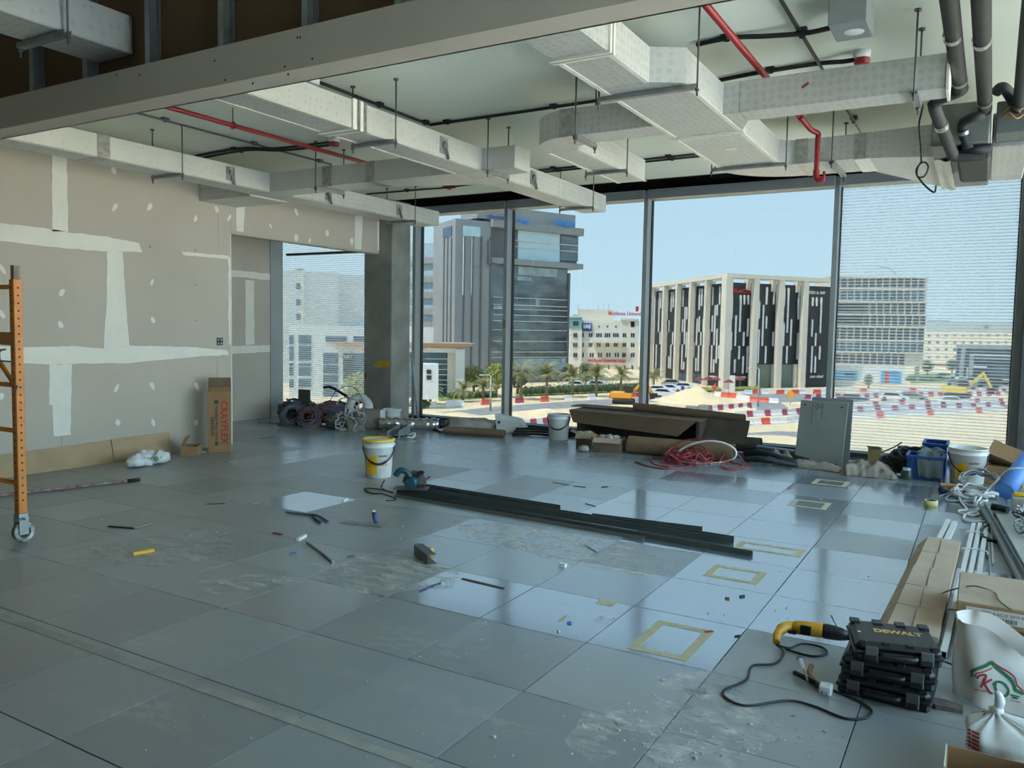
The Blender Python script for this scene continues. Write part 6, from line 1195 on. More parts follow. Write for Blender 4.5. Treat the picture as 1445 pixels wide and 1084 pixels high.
part('top_sheet', MB().hexa([(-4.72,9.62,0.40),(-2.95,9.60,0.375),(-2.95,10.2,0.375),(-4.72,10.2,0.40),(-4.72,9.62,0.412),(-2.95,9.60,0.387),(-2.95,10.2,0.387),(-4.72,10.2,0.412)]), CARDD, cs)
part('top_sheet', MB().hexa([(-4.85,9.95,0.42),(-3.95,9.95,0.42),(-3.95,10.25,0.42),(-4.85,10.25,0.42),(-4.85,9.95,0.435),(-3.95,9.95,0.435),(-3.95,10.25,0.435),(-4.85,10.25,0.435)]), CARDD, cs)
part('drooping_flap', MB().hexa([(-4.60,9.50,0.26),(-3.15,9.42,0.20),(-3.15,9.43,0.205),(-4.60,9.51,0.265),(-4.72,9.615,0.40),(-2.98,9.60,0.378),(-2.98,9.61,0.385),(-4.72,9.625,0.41)]), BRN, cs); part('end_prop', MB().box(-4.62,-4.58,9.66,10.06,0,0.40), BRND, cs); part('end_prop', MB().box(-3.0,-2.96,9.66,10.06,0,0.375), BRND, cs)
def roll(p0, p1, r, mat, label, inner=True):
    t_ = thing('carpet_roll', label, 'roll', (p0+p1)/2-Vector((0,0,r))); d = (p1-p0).normalized(); part('roll', MB().tube([p0,p1], r, 20, cap=False).tube([p0,p1], r*0.86, 20, cap=False), mat, t_); M3 = d.to_track_quat('Z','Y').to_matrix()
    for e in (p0, p1): part('rolled_end', MB().lathe([(r*0.86,0),(r,0)], 20, e, M3), mat, t_)
roll(Vector((-3.95,10.0,0.47)), Vector((-2.50,10.02,0.41)), 0.055, BRN, 'thin brown roll lying on top of the cardboard sheets'); 
sh2 = thing('felt_sheet', 'dark brown felt sheet draped over the rolls beside the cardboard sheets', 'felt', (-2.75,9.85,0)); part('sheet', MB().grid(lambda u, v: Vector((-3.0+0.58*u, 9.74+0.22*v+0.03*math.sin(v*3.1)-0.02*u, 0.13+0.26*v+0.01*math.sin(u*9))), 8, 8).grid(lambda u, v: Vector((-3.0+0.58*u, 9.755+0.22*v+0.03*math.sin(v*3.1)-0.02*u, 0.13+0.26*v+0.01*math.sin(u*9))), 8, 8), BRND, sh2)
roll(Vector((-3.0,9.92,0.10)), Vector((-2.28,9.98,0.10)), 0.095, BRND, 'dark rolled felt on the floor under the draped sheet'); a, b = fz(884,640), fz(1032,654); a.z = b.z = 0.105; roll(a+Vector((0,0.08,0)), b+Vector((0,0.10,0)), 0.103, M('roll_tan', (122,100,72), 0.9, var=0.12, scale=6), 'thick tan cardboard roll lying on the floor under the red cable')
def junk_box(c, rot, w, d, h_, label, mat, seed):
    t_ = thing('cardboard_box', label, 'box', c, rot); open_box(t_, -w/2, w/2, -d/2, d/2, 0.002, h_, mat); rg = random.Random(seed)
    part('flap', MB().hexa([(-w/2,-d/2,h_),(w/2,-d/2,h_),(w/2,-d/2+0.004,h_),(-w/2,-d/2+0.004,h_),(-w/2,-d/2-0.07,h_-0.05),(w/2,-d/2-0.07,h_-0.05),(w/2,-d/2-0.066,h_-0.045),(-w/2,-d/2-0.066,h_-0.045)]), CARDL, t_, local=True)
    part('flap', MB().hexa([(-w/2,-d/2,h_),(-w/2+.004,-d/2,h_),(-w/2+.004,d/2,h_),(-w/2,d/2,h_),(-w/2-0.08,-d/2,h_+0.03),(-w/2-0.076,-d/2,h_+0.034),(-w/2-0.076,d/2,h_+0.034),(-w/2-0.08,d/2,h_+0.03)]), CARD, t_, local=True)
    m_ = MB()
    for k in range(5): m_.blob((rg.uniform(-w*.3,w*.3), rg.uniform(-d*.2,d*.2), h_*0.9), 0.06, 0.05, 0.045, seed+k, 0.4, 3, 12, 8, flat=False)
    part('rubbish', m_, SACK, t_, local=True)
junk_box((-4.32,9.28,0), 0.25, 0.20, 0.18, 0.16, 'small rubbish filled carton beside the plain white bucket', CARDD, 2); junk_box((-3.88,9.05,0), 0.15, 0.34, 0.22, 0.17, 'larger rubbish filled carton in front of the cardboard sheets', CARDD, 6)
c = fz(824,637); solo('paper_scrap', MB().blob((c.x,c.y,0.03), 0.07, 0.05, 0.045, 8, 0.4, 3, 14, 8), SACK, 'crumpled pale paper lying between the two rubbish cartons', 'paper')
solo('foil_ball', MB().blob((fz(920,642).x,fz(920,642).y+0.03,0.04), 0.075, 0.05, 0.06, 5, 0.7, 4.5, 18, 12), FOILC, 'crumpled ball of silver foil before the tan roll', 'foil')
q = zz(760, 555, 4.6613)
REDC = M('red_cable', (150,48,54), 0.5, var=0.08); m_ = MB(); rg = random.Random(4)
def rpath(pts, zs): return [Vector((fz(*q(*a)).x, fz(*q(*a)).y, z)) for a, z in zip(pts, zs)]
m_.tube(spline(rpath([(635,455),(700,478),(800,498),(900,500),(1000,480),(900,450),(800,440),(740,430),(760,470),(860,490)], [.008]*10), 6), 0.007, 6)
m_.tube(spline(rpath([(1390,490),(1300,500),(1220,498),(1205,478),(1260,465),(1340,480),(1300,505),(1225,505)], [.008,.01,.012,.014,.01,.012,.01,.008]), 6), 0.007, 6)
for k in range(11):
    cx = rg.uniform(880,1080); w = rg.uniform(60,150); pts = [(cx+w*math.cos(a)+rg.gauss(0,12), 455+22*math.sin(a)+rg.gauss(0,6)) for a in [i*0.75+k for i in range(10)]]
    m_.tube(spline(rpath(pts, [max(0.008, rg.gauss(0.05,0.05)) for _ in pts]), 5), 0.007, 6)
for pts in ([(900,400),(880,350),(960,310),(1080,300),(1150,305)], [(900,430),(930,370),(1010,360),(1100,380),(1160,440)], [(960,440),(1000,360),(1060,340),(1110,375)], [(1260,340),(1310,400),(1350,450),(1390,490)]):
    m_.tube(spline([fy(*q(*a), 8.95) for a in pts], 6), 0.007, 6)
solo('red_cable', m_, REDC, 'loose tangle of red cable spread before the tan roll', 'cable')
m_ = MB().tube(spline([fy(*q(*a), 8.9) for a in [(900,415),(940,370),(1010,335),(1110,315),(1210,325),(1280,360),(1300,395),(1280,430)]]+rpath([(1200,462),(1080,468),(960,462),(920,452)], [.012]*4), 6), 0.011, 8)
solo('white_hose', m_, WHT, 'white flexible hose arching over the red cable tangle', 'hose')
for k in range(5): a, b = fz(1042,648+3*k), fz(1122,655+2*k); loose('black_hose', [Vector((a.x,a.y+0.25,0.03+0.03*(k%3))), Vector((a.x*.6+b.x*.4,a.y+0.2,0.06+0.03*(k%3))), Vector((b.x,b.y+0.12,0.03))], 0.03, BLK, 'thick black hose lying between the tan roll and leaning boards', 'hose', 'thick black hoses by the leaning boards')
solo('black_tray', MB().grid(lambda u, v: Vector((-2.25+0.62*u, 9.45+0.4*v, 0.05+0.10*math.sin(math.pi*v)*(1-0.3*u))), 10, 8), M('black_sheet', (34,42,46), 0.3, var=0.1), 'glossy black plastic sheet over the hoses beside the leaning boards', 'plastic sheet')
# ---- leaning boards
gbM = M('grey_board', (128,134,132), 0.7, var=0.05, scale=5); gbS = M('grey_board_stain', (92,94,88), 0.8)
def lean_board(x0, x1, yb, yt, zt, th, label, shear=0.0):
    t_ = thing('grey_board', label, 'board', ((x0+x1)/2, yb, 0)); P_ = [(x0,yb,0),(x1,yb-0.1,0),(x1,yb-0.1+th,0),(x0,yb+th,0),(x0+shear,yt,zt),(x1+shear,yt-0.1,zt),(x1+shear,yt-0.1+th,zt),(x0+shear,yt+th,zt)]; part('panel', MB().hexa(P_), gbM, t_); return t_, P_
t_, _ = lean_board(-1.70, -1.24, 9.75, 9.9, 0.735, 0.03, 'grey board standing behind the front leaning board')
t_, P_ = lean_board(-1.80, -1.28, 9.50, 9.66, 0.71, 0.03, 'front grey board leaning by the window with scribbled marks', 0.02)
FA = Facade((0,0),(1,0)); A3, B3, D3 = Vector(P_[0]), Vector(P_[1]), Vector(P_[4]); ux = (B3-A3); uy = (D3-A3); nn = ux.cross(uy).normalized()
def onb(u, v): return A3+ux*u+uy*v+nn*0.002
bas = basis(ux, uy); part('scribble', text_mb('104', 0.10, bas, onb(0.38,0.92)), gbS, t_, 'dark handwritten 104'); part('drip', MB().add([onb(0.27,0.86),onb(0.285,0.86),onb(0.285,0.62),onb(0.278,0.62)],[(0,1,2,3)]).add([onb(0.47,0.86),onb(0.49,0.86),onb(0.49,0.70),onb(0.48,0.70)],[(0,1,2,3)]), gbS, t_)
for u, v in ((0.10,0.93),(0.88,0.93),(0.08,0.05),(0.88,0.05)): part('bolt_hole', MB().disc(onb(u,v), 0.012, 8, bas), INK, t_)
CANV = M('canvas_sack', (140,130,116), 0.95, var=0.15, scale=10, bump=0.5, bscale=18)
def cloth(c, rx, ry, h_, seed, label, mat, rot=0.0, name='cloth', cat='cloth'):
    m_ = MB()
    def fn(u, v):
        x = (u-.5)*2; y = (v-.5)*2; e = max(0, 1-max(abs(x),abs(y))**3); n1 = mnoise.noise(Vector((x*2.2, y*2.2, seed))); n2 = mnoise.noise(Vector((x*6, y*4, seed+4)))
        q_ = rz(rot)@Vector((x*rx*(1+0.15*n1), y*ry*(1+0.2*n2), 0)); return Vector((c[0]+q_.x, c[1]+q_.y, 0.004+max(0, h_*e*(0.55+0.38*n1+0.12*n2))))
    m_.grid(fn, 30, 20); solo(name, m_, mat, label, cat)
cloth((-1.60,9.30), 0.34, 0.14, 0.10, 2, 'long beige canvas cloth bunched under the leaning boards', CANV, -0.15); cloth((-0.98,9.18), 0.26, 0.20, 0.22, 5, 'beige canvas cloth heaped between the leaning boards and dark cables', CANV, 0.1); cloth((-1.98,9.5), 0.16, 0.16, 0.2, 9, 'beige cloth end draped beside the black hoses', CANV, 0.4)
# ---- right hand window corner
c = fz(1225,648); bx = thing('yellow_carton', 'small yellowish carton standing in the window before the frit', 'box', (-1.02,10.1,0)); part('body', MB().bbox(-1.09,-0.95,10.05,10.18,0,0.17,0.004), M('carton_yellow', (176,160,104), 0.85, var=0.08), bx); part('flap', MB().hexa([(-1.09,10.05,0.17),(-0.95,10.05,0.17),(-0.95,10.054,0.17),(-1.09,10.054,0.17),(-1.11,10.0,0.2),(-0.97,10.0,0.2),(-0.97,10.004,0.2),(-1.11,10.004,0.2)]), CARDL, bx)
for k in range(4): coil((-0.73+0.05*k,9.55,0.09+0.035*k), 0.17, 0.03, 5, 0.016, M('brown_black_cable',(44,38,34),0.6), ('lowest','second lowest','second highest','topmost')[k]+' thick dark cable coil in the stack beside the blue crate', (0.1,-0.25,1), 'dark_cable_coil', 'cable coil', group='dark cable coils by the blue crate')
loose('loose_wire', [Vector((-0.9,9.5,0.2)), Vector((-0.78,9.48,0.27)), Vector((-0.7,9.5,0.33))], 0.008, BLK, 'short black wire end sticking up from the dark cable coils', 'wire')
BLUE = M('crate_blue', (28,66,128), 0.45, var=0.06); BLUED = M('crate_blue_dark', (30,44,78), 0.5, var=0.06)
def crate(x0, x1, y0, y1, h_, label, mat):
    t_ = thing('plastic_crate', label, 'crate', ((x0+x1)/2, (y0+y1)/2, 0)); th = 0.012
    part('base', MB().box(x0,x1,y0,y1,0.0,0.015), mat, t_)
    for b in ((x0,x0+th,y0,y1),(x1-th,x1,y0,y1),(x0+th,x1-th,y0,y0+th),(x0+th,x1-th,y1-th,y1)): part('side', MB().box(*b,0.015,h_-0.03), mat, t_)
    part('rim', MB().bbox(x0-0.015,x1+0.015,y0-0.015,y0+0.012,h_-0.03,h_,0.004).bbox(x0-0.015,x1+0.015,y1-0.012,y1+0.015,h_-0.03,h_,0.004).box(x0-0.015,x0+0.012,y0,y1,h_-0.03,h_).box(x1-0.012,x1+0.015,y0,y1,h_-0.03,h_), mat, t_)
    for i in range(4): xx = x0+(x1-x0)*(i+0.5)/4; part('rib', MB().box(xx-0.008,xx+0.008,y0-0.010,y0,0.02,h_-0.03), mat, t_)
    return t_
crate(-0.62, -0.30, 9.14, 9.5, 0.25, 'blue plastic crate with grey cloth beside the printed bucket', BLUE); crate(-0.50, -0.28, 9.62, 10.0, 0.33, 'taller blue plastic crate standing in the window behind the cloth draped one', BLUE)
GCL = M('grey_cloth', (92,100,98), 0.95, var=0.15, scale=12)
m_ = MB().grid(lambda u, v: Vector((-0.52+0.22*u+0.02*math.sin(v*7), 9.38-0.26*v+(-0.03 if v > .8 else 0), 0.265+0.05*(1-v)+0.012*math.sin(u*11) if v < 0.8 else 0.27-(v-0.8)*1.15+0.008*math.sin(u*11))), 14, 20)
for v in m_.v:
    if v.y < 9.125: v.y = 9.108+0.006*math.sin(v.x*60)
solo('grey_cloth', m_, GCL, 'grey rag hanging over the front of the blue crate', 'cloth')
pc = thing('paint_can', 'small glass jar with pale lid beside the blue crate', 'jar', (fz(1279,676).x,fz(1279,676).y,0)); c = fz(1279,676); part('body', MB().lathe([(0,0),(0.05,0),(0.055,0.01),(0.055,0.08),(0.035,0.095),(0.035,0.10)], 18, c), M('jar_dark', (48,66,64), 0.3, var=0.2), pc); part('lid', MB().lathe([(0.04,0.092),(0.04,0.115),(0,0.117)], 18, c), M('jar_lid', (170,184,178), 0.5), pc)
bx = thing('open_carton', 'tipped open brown carton beside the printed bucket and blue roll', 'carton', (0.24,9.45,0), math.radians(-8)); part('lower_carton', MB().bbox(-0.16,0.18,-0.14,0.14,0,0.18,0.004), CARD, bx, local=True)
rt = Matrix.Translation((0.0,0.02,0.27)) @ Matrix.Rotation(math.radians(20),4,'Y') @ Matrix.Rotation(math.radians(-35),4,'X')
for nm, b in (('side',(-.15,-.146,-.1,.1,-.08,.08)),('side',(.146,.15,-.1,.1,-.08,.08)),('side',(-.146,.146,-.1,-.096,-.08,.08)),('side',(-.146,.146,.096,.1,-.08,.08)),('bottom',(-.15,.15,-.1,.1,-.084,-.08)),('flap',(-.15,-.08,-.1,.1,.08,.084)),('flap',(.08,.15,-.1,.1,.08,.084))): part(nm, MB().box(*b).xf(rt), CARDD if nm == 'bottom' else CARD, bx, local=True)
br = thing('blue_roll', 'light blue film roll leaning beside the open carton', 'roll', (0.30,8.7,0)); a, b = Vector((0.23,8.50,0.075)), Vector((0.42,9.0,0.34)); part('roll', MB().tube([a, a.lerp(b,.5), b, b+(b-a).normalized()*0.04], [0.085,0.078,0.075,0.05], 18), M('film_blue', (82,132,204), 0.45, var=0.1, scale=10, stretch=(1,1,4)), br); part('core', MB().tube([b, b+(b-a).normalized()*0.05], 0.03, 12), BLUED, br)
q = zz(1290, 620, 6.7742)
def cp_(pts, zs=None, z=0.012): return [Vector((fz(*q(*a)).x, fz(*q(*a)).y, zs[i] if zs else z)) for i, a in enumerate(pts)]
coil((0.06,8.80,0.07), 0.19, 0.04, 7, 0.011, M('grey_white_cable',(150,152,148),0.5), 'grey white cable coil in front of the printed bucket', (0.15,-0.5,1), jit=0.12); coil((-0.02,8.45,0.05), 0.17, 0.03, 4, 0.010, CWH, 'loose white cable coil spreading before the grey one', (0,-0.1,1), jit=0.3)
loose('white_cable', cp_([(690,795),(560,805),(475,780),(490,735),(580,715),(615,735),(540,742),(440,720),(430,695),(500,685),(470,640),(440,600),(430,540),(500,500)], None, 0.012), 0.010, CWH, 'thick white cable snaking between the channels and the coils', 'cable')
loose('white_cable', cp_([(1100,495),(950,485),(850,495),(740,545),(640,590),(590,640),(580,600),(640,560),(740,545)], [.22,.2,.17,.1,.04,.02,.03,.05,.06]), 0.011, CWH, 'thick white cable lifting over the blue roll foot', 'cable')
loose('white_cable', [fy(*q(*a), 8.7) for a in [(820,365),(880,310),(960,280),(1100,275)]], 0.012, CWH, 'white cable arching across the top of the blue roll', 'cable')
loose('white_cable', cp_([(240,560),(300,535),(400,520),(430,530),(330,550),(310,590),(420,600),(560,600),(660,590),(600,640),(520,640),(460,600)], None, 0.01), 0.009, M('grey_white_cable',(150,152,148)), 'grey cable looping before the yellow carton', 'cable')
loose('black_cable', cp_([(720,850),(650,900),(650,965),(700,995),(800,1010)], [.03,.03,.03,.03,.02]), 0.014, BLK, 'short stiff black cable lying across the white channels', 'cable')
c = fz(*q(335,495)); yb_ = thing('yellow_box', 'small amber carton lying beside the cable coils', 'box', c, 0.2); part('body', MB().bbox(-0.08,0.08,-0.04,0.05,0,0.065,0.004), M('amber_card', (190,130,58), 0.8, var=0.08), yb_, local=True); part('label', MB().box(-0.05,0.05,-0.041,-0.0405,0.015,0.05), CARD, yb_, local=True)
c = fz(*q(272,520)); solo('blue_plug', MB().lathe([(0,0.0),(0.03,0.0),(0.04,0.02),(0.04,0.05),(0.025,0.07),(0,0.07)], 14, c), BLUED, 'dark blue plug standing in front of the amber carton', 'plug')
c = fz(*q(565,535)); solo('domed_cover', MB().lathe([(0.07,0),(0.07,0.015),(0.05,0.05),(0,0.06)], 18, c), WHT, 'white domed cap lying among the cable coils', 'cap')
tr2 = thing('tape_roll', 'roll of pale yellow masking tape standing on the bright tiles', 'tape roll', (-0.326,7.8,0)); c = Vector((-0.326,7.80,0)); part('tape', MB().lathe([(0.04,0.0),(0.055,0.0),(0.055,0.05),(0.04,0.05),(0.04,0.0)], 24, c), M('tape_pale', (206,196,136), 0.7), tr2); part('core', MB().lathe([(0.039,0.002),(0.039,0.05)], 24, c), BLUED, tr2)
# ---- long strips, cartons on the right
cp2 = thing('wrapped_panel', 'long panel wrapped in creased cardboard lying beside the white channels', 'wrapped panel', (-0.24,5.3,0)); ys = [4.22,4.62,5.0,5.42,5.85,6.28]
for i in range(5):
    y0, y1 = ys[i], ys[i+1]-0.006; f = lambda y: -0.37+(y-4.22)*0.035; g_ = lambda y: -0.115+(y-4.22)*0.022
    h_ = 0.06+0.006*((i*7) % 3); part('cardboard_fold', MB().hexa([(f(y0)-0.03,y0,0.001),(g_(y0),y0,0.001),(g_(y1),y1,0.001),(f(y1)-0.03,y1,0.001),(f(y0)+0.03,y0,h_),(g_(y0),y0,h_-0.008),(g_(y1),y1,h_),(f(y1)+0.03,y1,h_+0.004)]), CARDL, cp2)
    part('crease', MB().box((f(y0)+g_(y0))/2+0.01,(f(y0)+g_(y0))/2+0.013,y0+0.02,y1-0.02,h_-0.004,h_+0.0025), CARDD, cp2)
WCH = M('white_channel', (206,208,202), 0.45, var=0.04)
for k, (xa, xb, y0, y1) in enumerate([(-0.088,0.004,4.1,7.12),(-0.043,0.046,4.1,7.16),(0.002,0.088,4.1,7.14)]):
    solo('white_channel', MB().chan((xa,y0,0.034),(xb,y1,0.034), 0.027, 0.032, 0.003, up=(0,0,-1)), WCH, ['long white plastic channel directly beside the wrapped panel','long white plastic channel in the middle of the taped three','long white plastic channel on the carton side of the taped three'][k], 'channel')
for k, y in enumerate((4.75,6.2,6.75)): xm = -0.045+(y-4.1)*0.029; solo('tape_band', MB().tube(spline([(xm-0.075,y,0.004),(xm-0.072,y,0.036),(xm,y+0.01,0.038),(xm+0.072,y,0.034),(xm+0.075,y,0.004)],4), 0.006, 6), WHT, ['white tape band round the channels nearest the wrapped carton label','white tape band round the middle of the white channels','white tape band near the far tips of the white channels'][k], 'tape')
for k, xa in enumerate((-0.20,-0.155)): solo('white_channel', MB().chan((xa-0.012,6.3,0.032),(xa+0.03,7.15-0.04*k,0.032), 0.034, 0.03, 0.003, up=(0,0,-1)), WCH, ['white channel poking out beyond the end of the wrapped panel','grey white channel beside the one beyond the wrapped panel'][k], 'channel')
gch = M('dusty_channel', (150,154,150), 0.5, metal=0.3, var=0.1)
solo('grey_channel', MB().chan((0.05,7.95,0.02),(0.30,5.25,0.02), 0.05, 0.04, 0.003), gch, 'long grey steel channel slanting past the carton stack', 'channel'); solo('grey_channel', MB().chan((0.10,7.9,0.004),(0.22,6.0,0.004), 0.025, 0.02, 0.003), gch, 'thin grey channel beside the slanting long one', 'channel')
solo('grey_plate', MB().hexa([(0.14,7.8,0.01),(0.26,7.8,0.01),(0.50,5.6,0.01),(0.33,5.6,0.01),(0.14,7.8,0.03),(0.26,7.8,0.03),(0.50,5.6,0.03),(0.33,5.6,0.03)]), M('dusty_plate', (168,168,160), 0.6, var=0.08), 'flat dusty plate lying beside the slanting grey channel', 'plate')
for k, (a, b) in enumerate([((1394,741),(1397,815)),((1399,745),(1401,798)),((1389,742),(1393,790))]): rods([a, b], 0.008, (gch, WCH, ROD)[k], 'thin_strip', ['thin grey strip lying between white channels and carton','thin white strip lying between white channels and carton','thin dark strip lying along the white channels'][k], 'strip', 0.010)
mb3 = thing('metal_box', 'pale metal box with yellow tool on top beside the blue roll foot', 'box', (0.36,7.9,0)); part('body', MB().bbox(0.27,0.5,7.80,8.02,0.035,0.14,0.004), M('box_pale', (158,158,150), 0.5, metal=0.2), mb3); part('yellow_handle', MB().bbox(0.28,0.36,7.9,7.95,0.141,0.17,0.006), YEL, mb3); part('white_tool', MB().bbox(0.36,0.44,7.9,7.95,0.141,0.16,0.005), WHT, mb3); solo('black_tool', MB().tube([(0.13,7.72,0.065),(0.24,7.66,0.065)], 0.03, 12), BLK, 'short black cylinder lying on the slanting channel end', 'tool')
for k in range(4): coil((0.42,6.9+0.25*k,0.06), 0.12, 0.04, 3, 0.006, (CTEAL,M('grey_white_cable',(150,152,148)),BLK,CWH)[k], ['dull teal','grey','black','white'][k]+' wire coil on the dusty plate behind the carton stack', (0.2,0.1,1), 'wire_coil', 'wire', jit=0.3)
ct = thing('labelled_carton', 'flat carton with barcode label lying on another carton behind the white bag', 'carton', (0.23,4.65,0.10)); part('body', MB().bbox(-0.05,0.55,4.36,4.92,0.102,0.20,0.004), CARD, ct); part('top_cover', MB().box(-0.045,0.55,4.365,4.92,0.2,0.204), CARDL, ct)
part('label', MB().box(-0.01,0.26,4.3565,4.3595,0.125,0.185), M('label_white', (196,196,188), 0.7), ct)
for k in range(22): 
    if k % 5 != 3: part('barcode_bar', MB().box(0.12+k*0.0036,0.12+k*0.0036+(0.0012 if k % 3 else 0.0022),4.3555,4.3565,0.131,0.152), INK, ct)
part('lettering', text_mb('A-4-C10 16919 48-1', 0.022, basis((1,0,0),(0,0,1)), (0.17,4.356,0.168), width=0.14), INK, ct); 
for k in range(4): part('label_text', MB().box(0.0,0.04,4.3555,4.3565,0.135+0.012*k,0.138+0.012*k).box(0.05,0.09,4.3555,4.3565,0.135+0.012*k,0.139+0.012*k), M('label_grey',(120,120,116),0.8), ct)
lc = thing('carton', 'dark lower carton under the labelled one behind the white bag', 'carton', (0.25,4.65,0)); part('body', MB().bbox(-0.03,0.57,4.38,4.94,0.001,0.10,0.004), CARDD, lc); part('tape_seal', MB().box(-0.03,0.57,4.6,4.65,0.1,0.1015), TAPE, lc)
loose('green_wire', [fz(1328,838,0.06), fz(1345,832,0.12), fz(1370,827,0.22), fz(1392,831,0.23), fz(1405,838,0.21), fz(1410,848,0.215), fz(1428,862,0.207)], 0.004, CGR, 'thin green wire curving over the top of the labelled carton', 'wire')
# ---- drill, cases, pliers
q = zz(1000, 820, 3.2472)
DY = M('drill_yellow', (206,150,34), 0.45, var=0.08, scale=20)
dl = thing('hammer_drill', 'yellow and black corded hammer drill lying against the black cases', 'drill', (-0.64,3.9,0)); a = Vector((-0.755,3.90,0.055)); 
part('handle', MB().tube(spline([Vector((-0.765,3.80,0.03)),Vector((-0.775,3.86,0.05)),Vector((-0.755,3.93,0.062)),Vector((-0.70,3.965,0.065))],5), [0.017]*4+[0.019]*4+[0.026]*8, 12), DY, dl); part('motor_housing', MB().tube([Vector((-0.73,3.945,0.062)),Vector((-0.70,3.962,0.064)),Vector((-0.60,3.975,0.066)),Vector((-0.585,3.976,0.066))], [0.024,0.033,0.035,0.032], 16), DY, dl)
part('gear_housing', MB().tube([Vector((-0.59,3.976,0.066)),Vector((-0.57,3.977,0.066)),Vector((-0.51,3.98,0.064)),Vector((-0.47,3.98,0.062))], [0.034,0.036,0.030,0.018], 16), BLKP, dl); part('chuck', MB().tube([Vector((-0.47,3.98,0.062)),Vector((-0.42,3.98,0.062)),Vector((-0.40,3.98,0.062))], [0.024,0.026,0.016], 14), BLKP, dl)
part('side_label', MB().bbox(-0.685,-0.635,3.928,3.936,0.045,0.09,0.003), BLKP, dl); part('depth_rod', MB().tube([Vector((-0.53,3.99,0.09)),Vector((-0.56,4.0,0.14))], 0.004, 6), STEEL, dl); part('trigger', MB().box(-0.735,-0.70,3.905,3.93,0.045,0.06), BLKP, dl)
m_ = MB().tube(spline([Vector((-0.765,3.80,0.02))]+[Vector((fz(*q(*p)).x, fz(*q(*p)).y, 0.006)) for p in [(345,335),(300,385),(200,395),(170,460),(70,510),(90,550),(180,578),(360,555),(480,580),(620,635),(720,635),(745,600),(690,560),(600,520),(560,505)]], 7), 0.0052, 7)
m_.tube(spline([Vector((-0.765,3.80,0.02))]+[Vector((fz(*q(*p)).x, fz(*q(*p)).y, 0.008)) for p in [(370,315),(430,296),(520,312),(540,342),(480,352),(410,338),(350,318)]], 7), 0.0052, 7); part('power_cord', m_, BLK, dl)
def tool_case(c, rot, w, d, h_, label, logo=False, name='tool_case'):
    t_ = thing(name, label, 'tool case', c, rot); b = 0.018
    part('lower_shell', MB().bbox(-w/2,w/2,-d/2,d/2,0,h_*0.47,b*0.6), BLKP, t_, local=True); part('upper_shell', MB().bbox(-w/2,w/2,-d/2,d/2,h_*0.48,h_,b), BLKP, t_, local=True); part('rim', MB().bbox(-w/2-0.006,w/2+0.006,-d/2-0.006,d/2+0.006,h_*0.40,h_*0.56,0.004), BLKP, t_, local=True)
    for x in (-w*0.32, w*0.32): 
        l_ = part('latch', MB().bbox(x-0.024,x+0.024,-d/2-0.014,-d/2-0.004,h_*0.12,h_*0.85,0.003), M('latch_grey', (74,78,76), 0.45), t_, local=True); part('latch_tab', MB().box(x-0.018,x+0.018,-d/2-0.017,-d/2-0.014,h_*0.15,h_*0.4), BLKP, l_, local=True)
    part('carry_handle', MB().tube(spline([(-0.06,-d/2-0.006,h_*0.48),(-0.05,-d/2-0.03,h_*0.48),(0.05,-d/2-0.03,h_*0.48),(0.06,-d/2-0.006,h_*0.48)],4), 0.009, 8), BLKP, t_, local=True)
    for x in (-0.42,-0.14,0.14,0.42): part('rib', MB().bbox(x*w-0.02,x*w+0.02,d/2-0.05,d/2+0.004,h_-0.012,h_+0.006,0.003), BLKP, t_, local=True); part('rib', MB().bbox(x*w-0.016,x*w+0.016,-d/2+0.006,-d/2+0.036,h_-0.012,h_+0.004,0.003), BLKP, t_, local=True)
    if logo: part('lettering', text_mb('DEWALT', 0.052, Matrix.Identity(3), (0.02,0.015,h_+0.0012), 0.0006, 0.002, width=w*0.58), M('logo_tan', (196,158,92), 0.7), t_, 'tan lettering DEWALT', local=True); part('sticker', MB().disc((-w*0.42,-0.02,h_+0.001), 0.008, 10), WHT, t_, local=True)
    return t_
tool_case((-0.275,3.585,0.0005), math.radians(-2), 0.34, 0.26, 0.083, 'bottom black tool case of the stack resting on the floor'); tool_case((-0.268,3.585,0.0845), math.radians(0), 0.34, 0.26, 0.083, 'middle black tool case with grey latches in the stack'); tool_case((-0.262,3.595,0.169), math.radians(14), 0.315, 0.275, 0.075, 'top black tool case of the stack lettered DEWALT', True)
pk_ = thing('pliers', 'pliers with yellow and black grips lying beside the tool cases', 'pliers', (-0.54,3.45,0)); a = Vector((fz(*q(505,490)).x, fz(*q(505,490)).y, 0.012))
part('grip', MB().tube(spline([a, a+Vector((-0.05,0.07,0.01)), a+Vector((-0.055,0.14,0.02))]), 0.011, 8), M('grip_tan', (160,124,70), 0.6), pk_); part('grip', MB().tube(spline([a, a+Vector((-0.06,0.03,0.005)), a+Vector((-0.11,0.06,0.005))]), 0.011, 8), BLK, pk_); part('jaws', MB().hexa([a+Vector(v) for v in ((-.012,-.012,-.01),(.03,-.012,-.01),(.03,.012,-.01),(-.012,.012,-.01),(-.012,-.012,.01),(.03,-.006,.006),(.03,.006,.006),(-.012,.012,.01))]), STEELD, pk_)
sd = thing('screwdriver', 'screwdriver with blue cap lying across the pliers', 'screwdriver', a+Vector((-0.09,0.08,0))); part('handle', MB().tube([a+Vector((-0.07,0.04,0.035)),a+Vector((-0.10,0.12,0.04))],[0.010,0.013],8), WHT, sd); part('cap', MB().tube([a+Vector((-0.10,0.12,0.04)),a+Vector((-0.105,0.133,0.041))],0.0135,8), E_SIGNB, sd); part('shaft', MB().tube([a+Vector((-0.07,0.04,0.035)),a+Vector((-0.04,-0.03,0.02))],0.004,6), STEEL, sd)
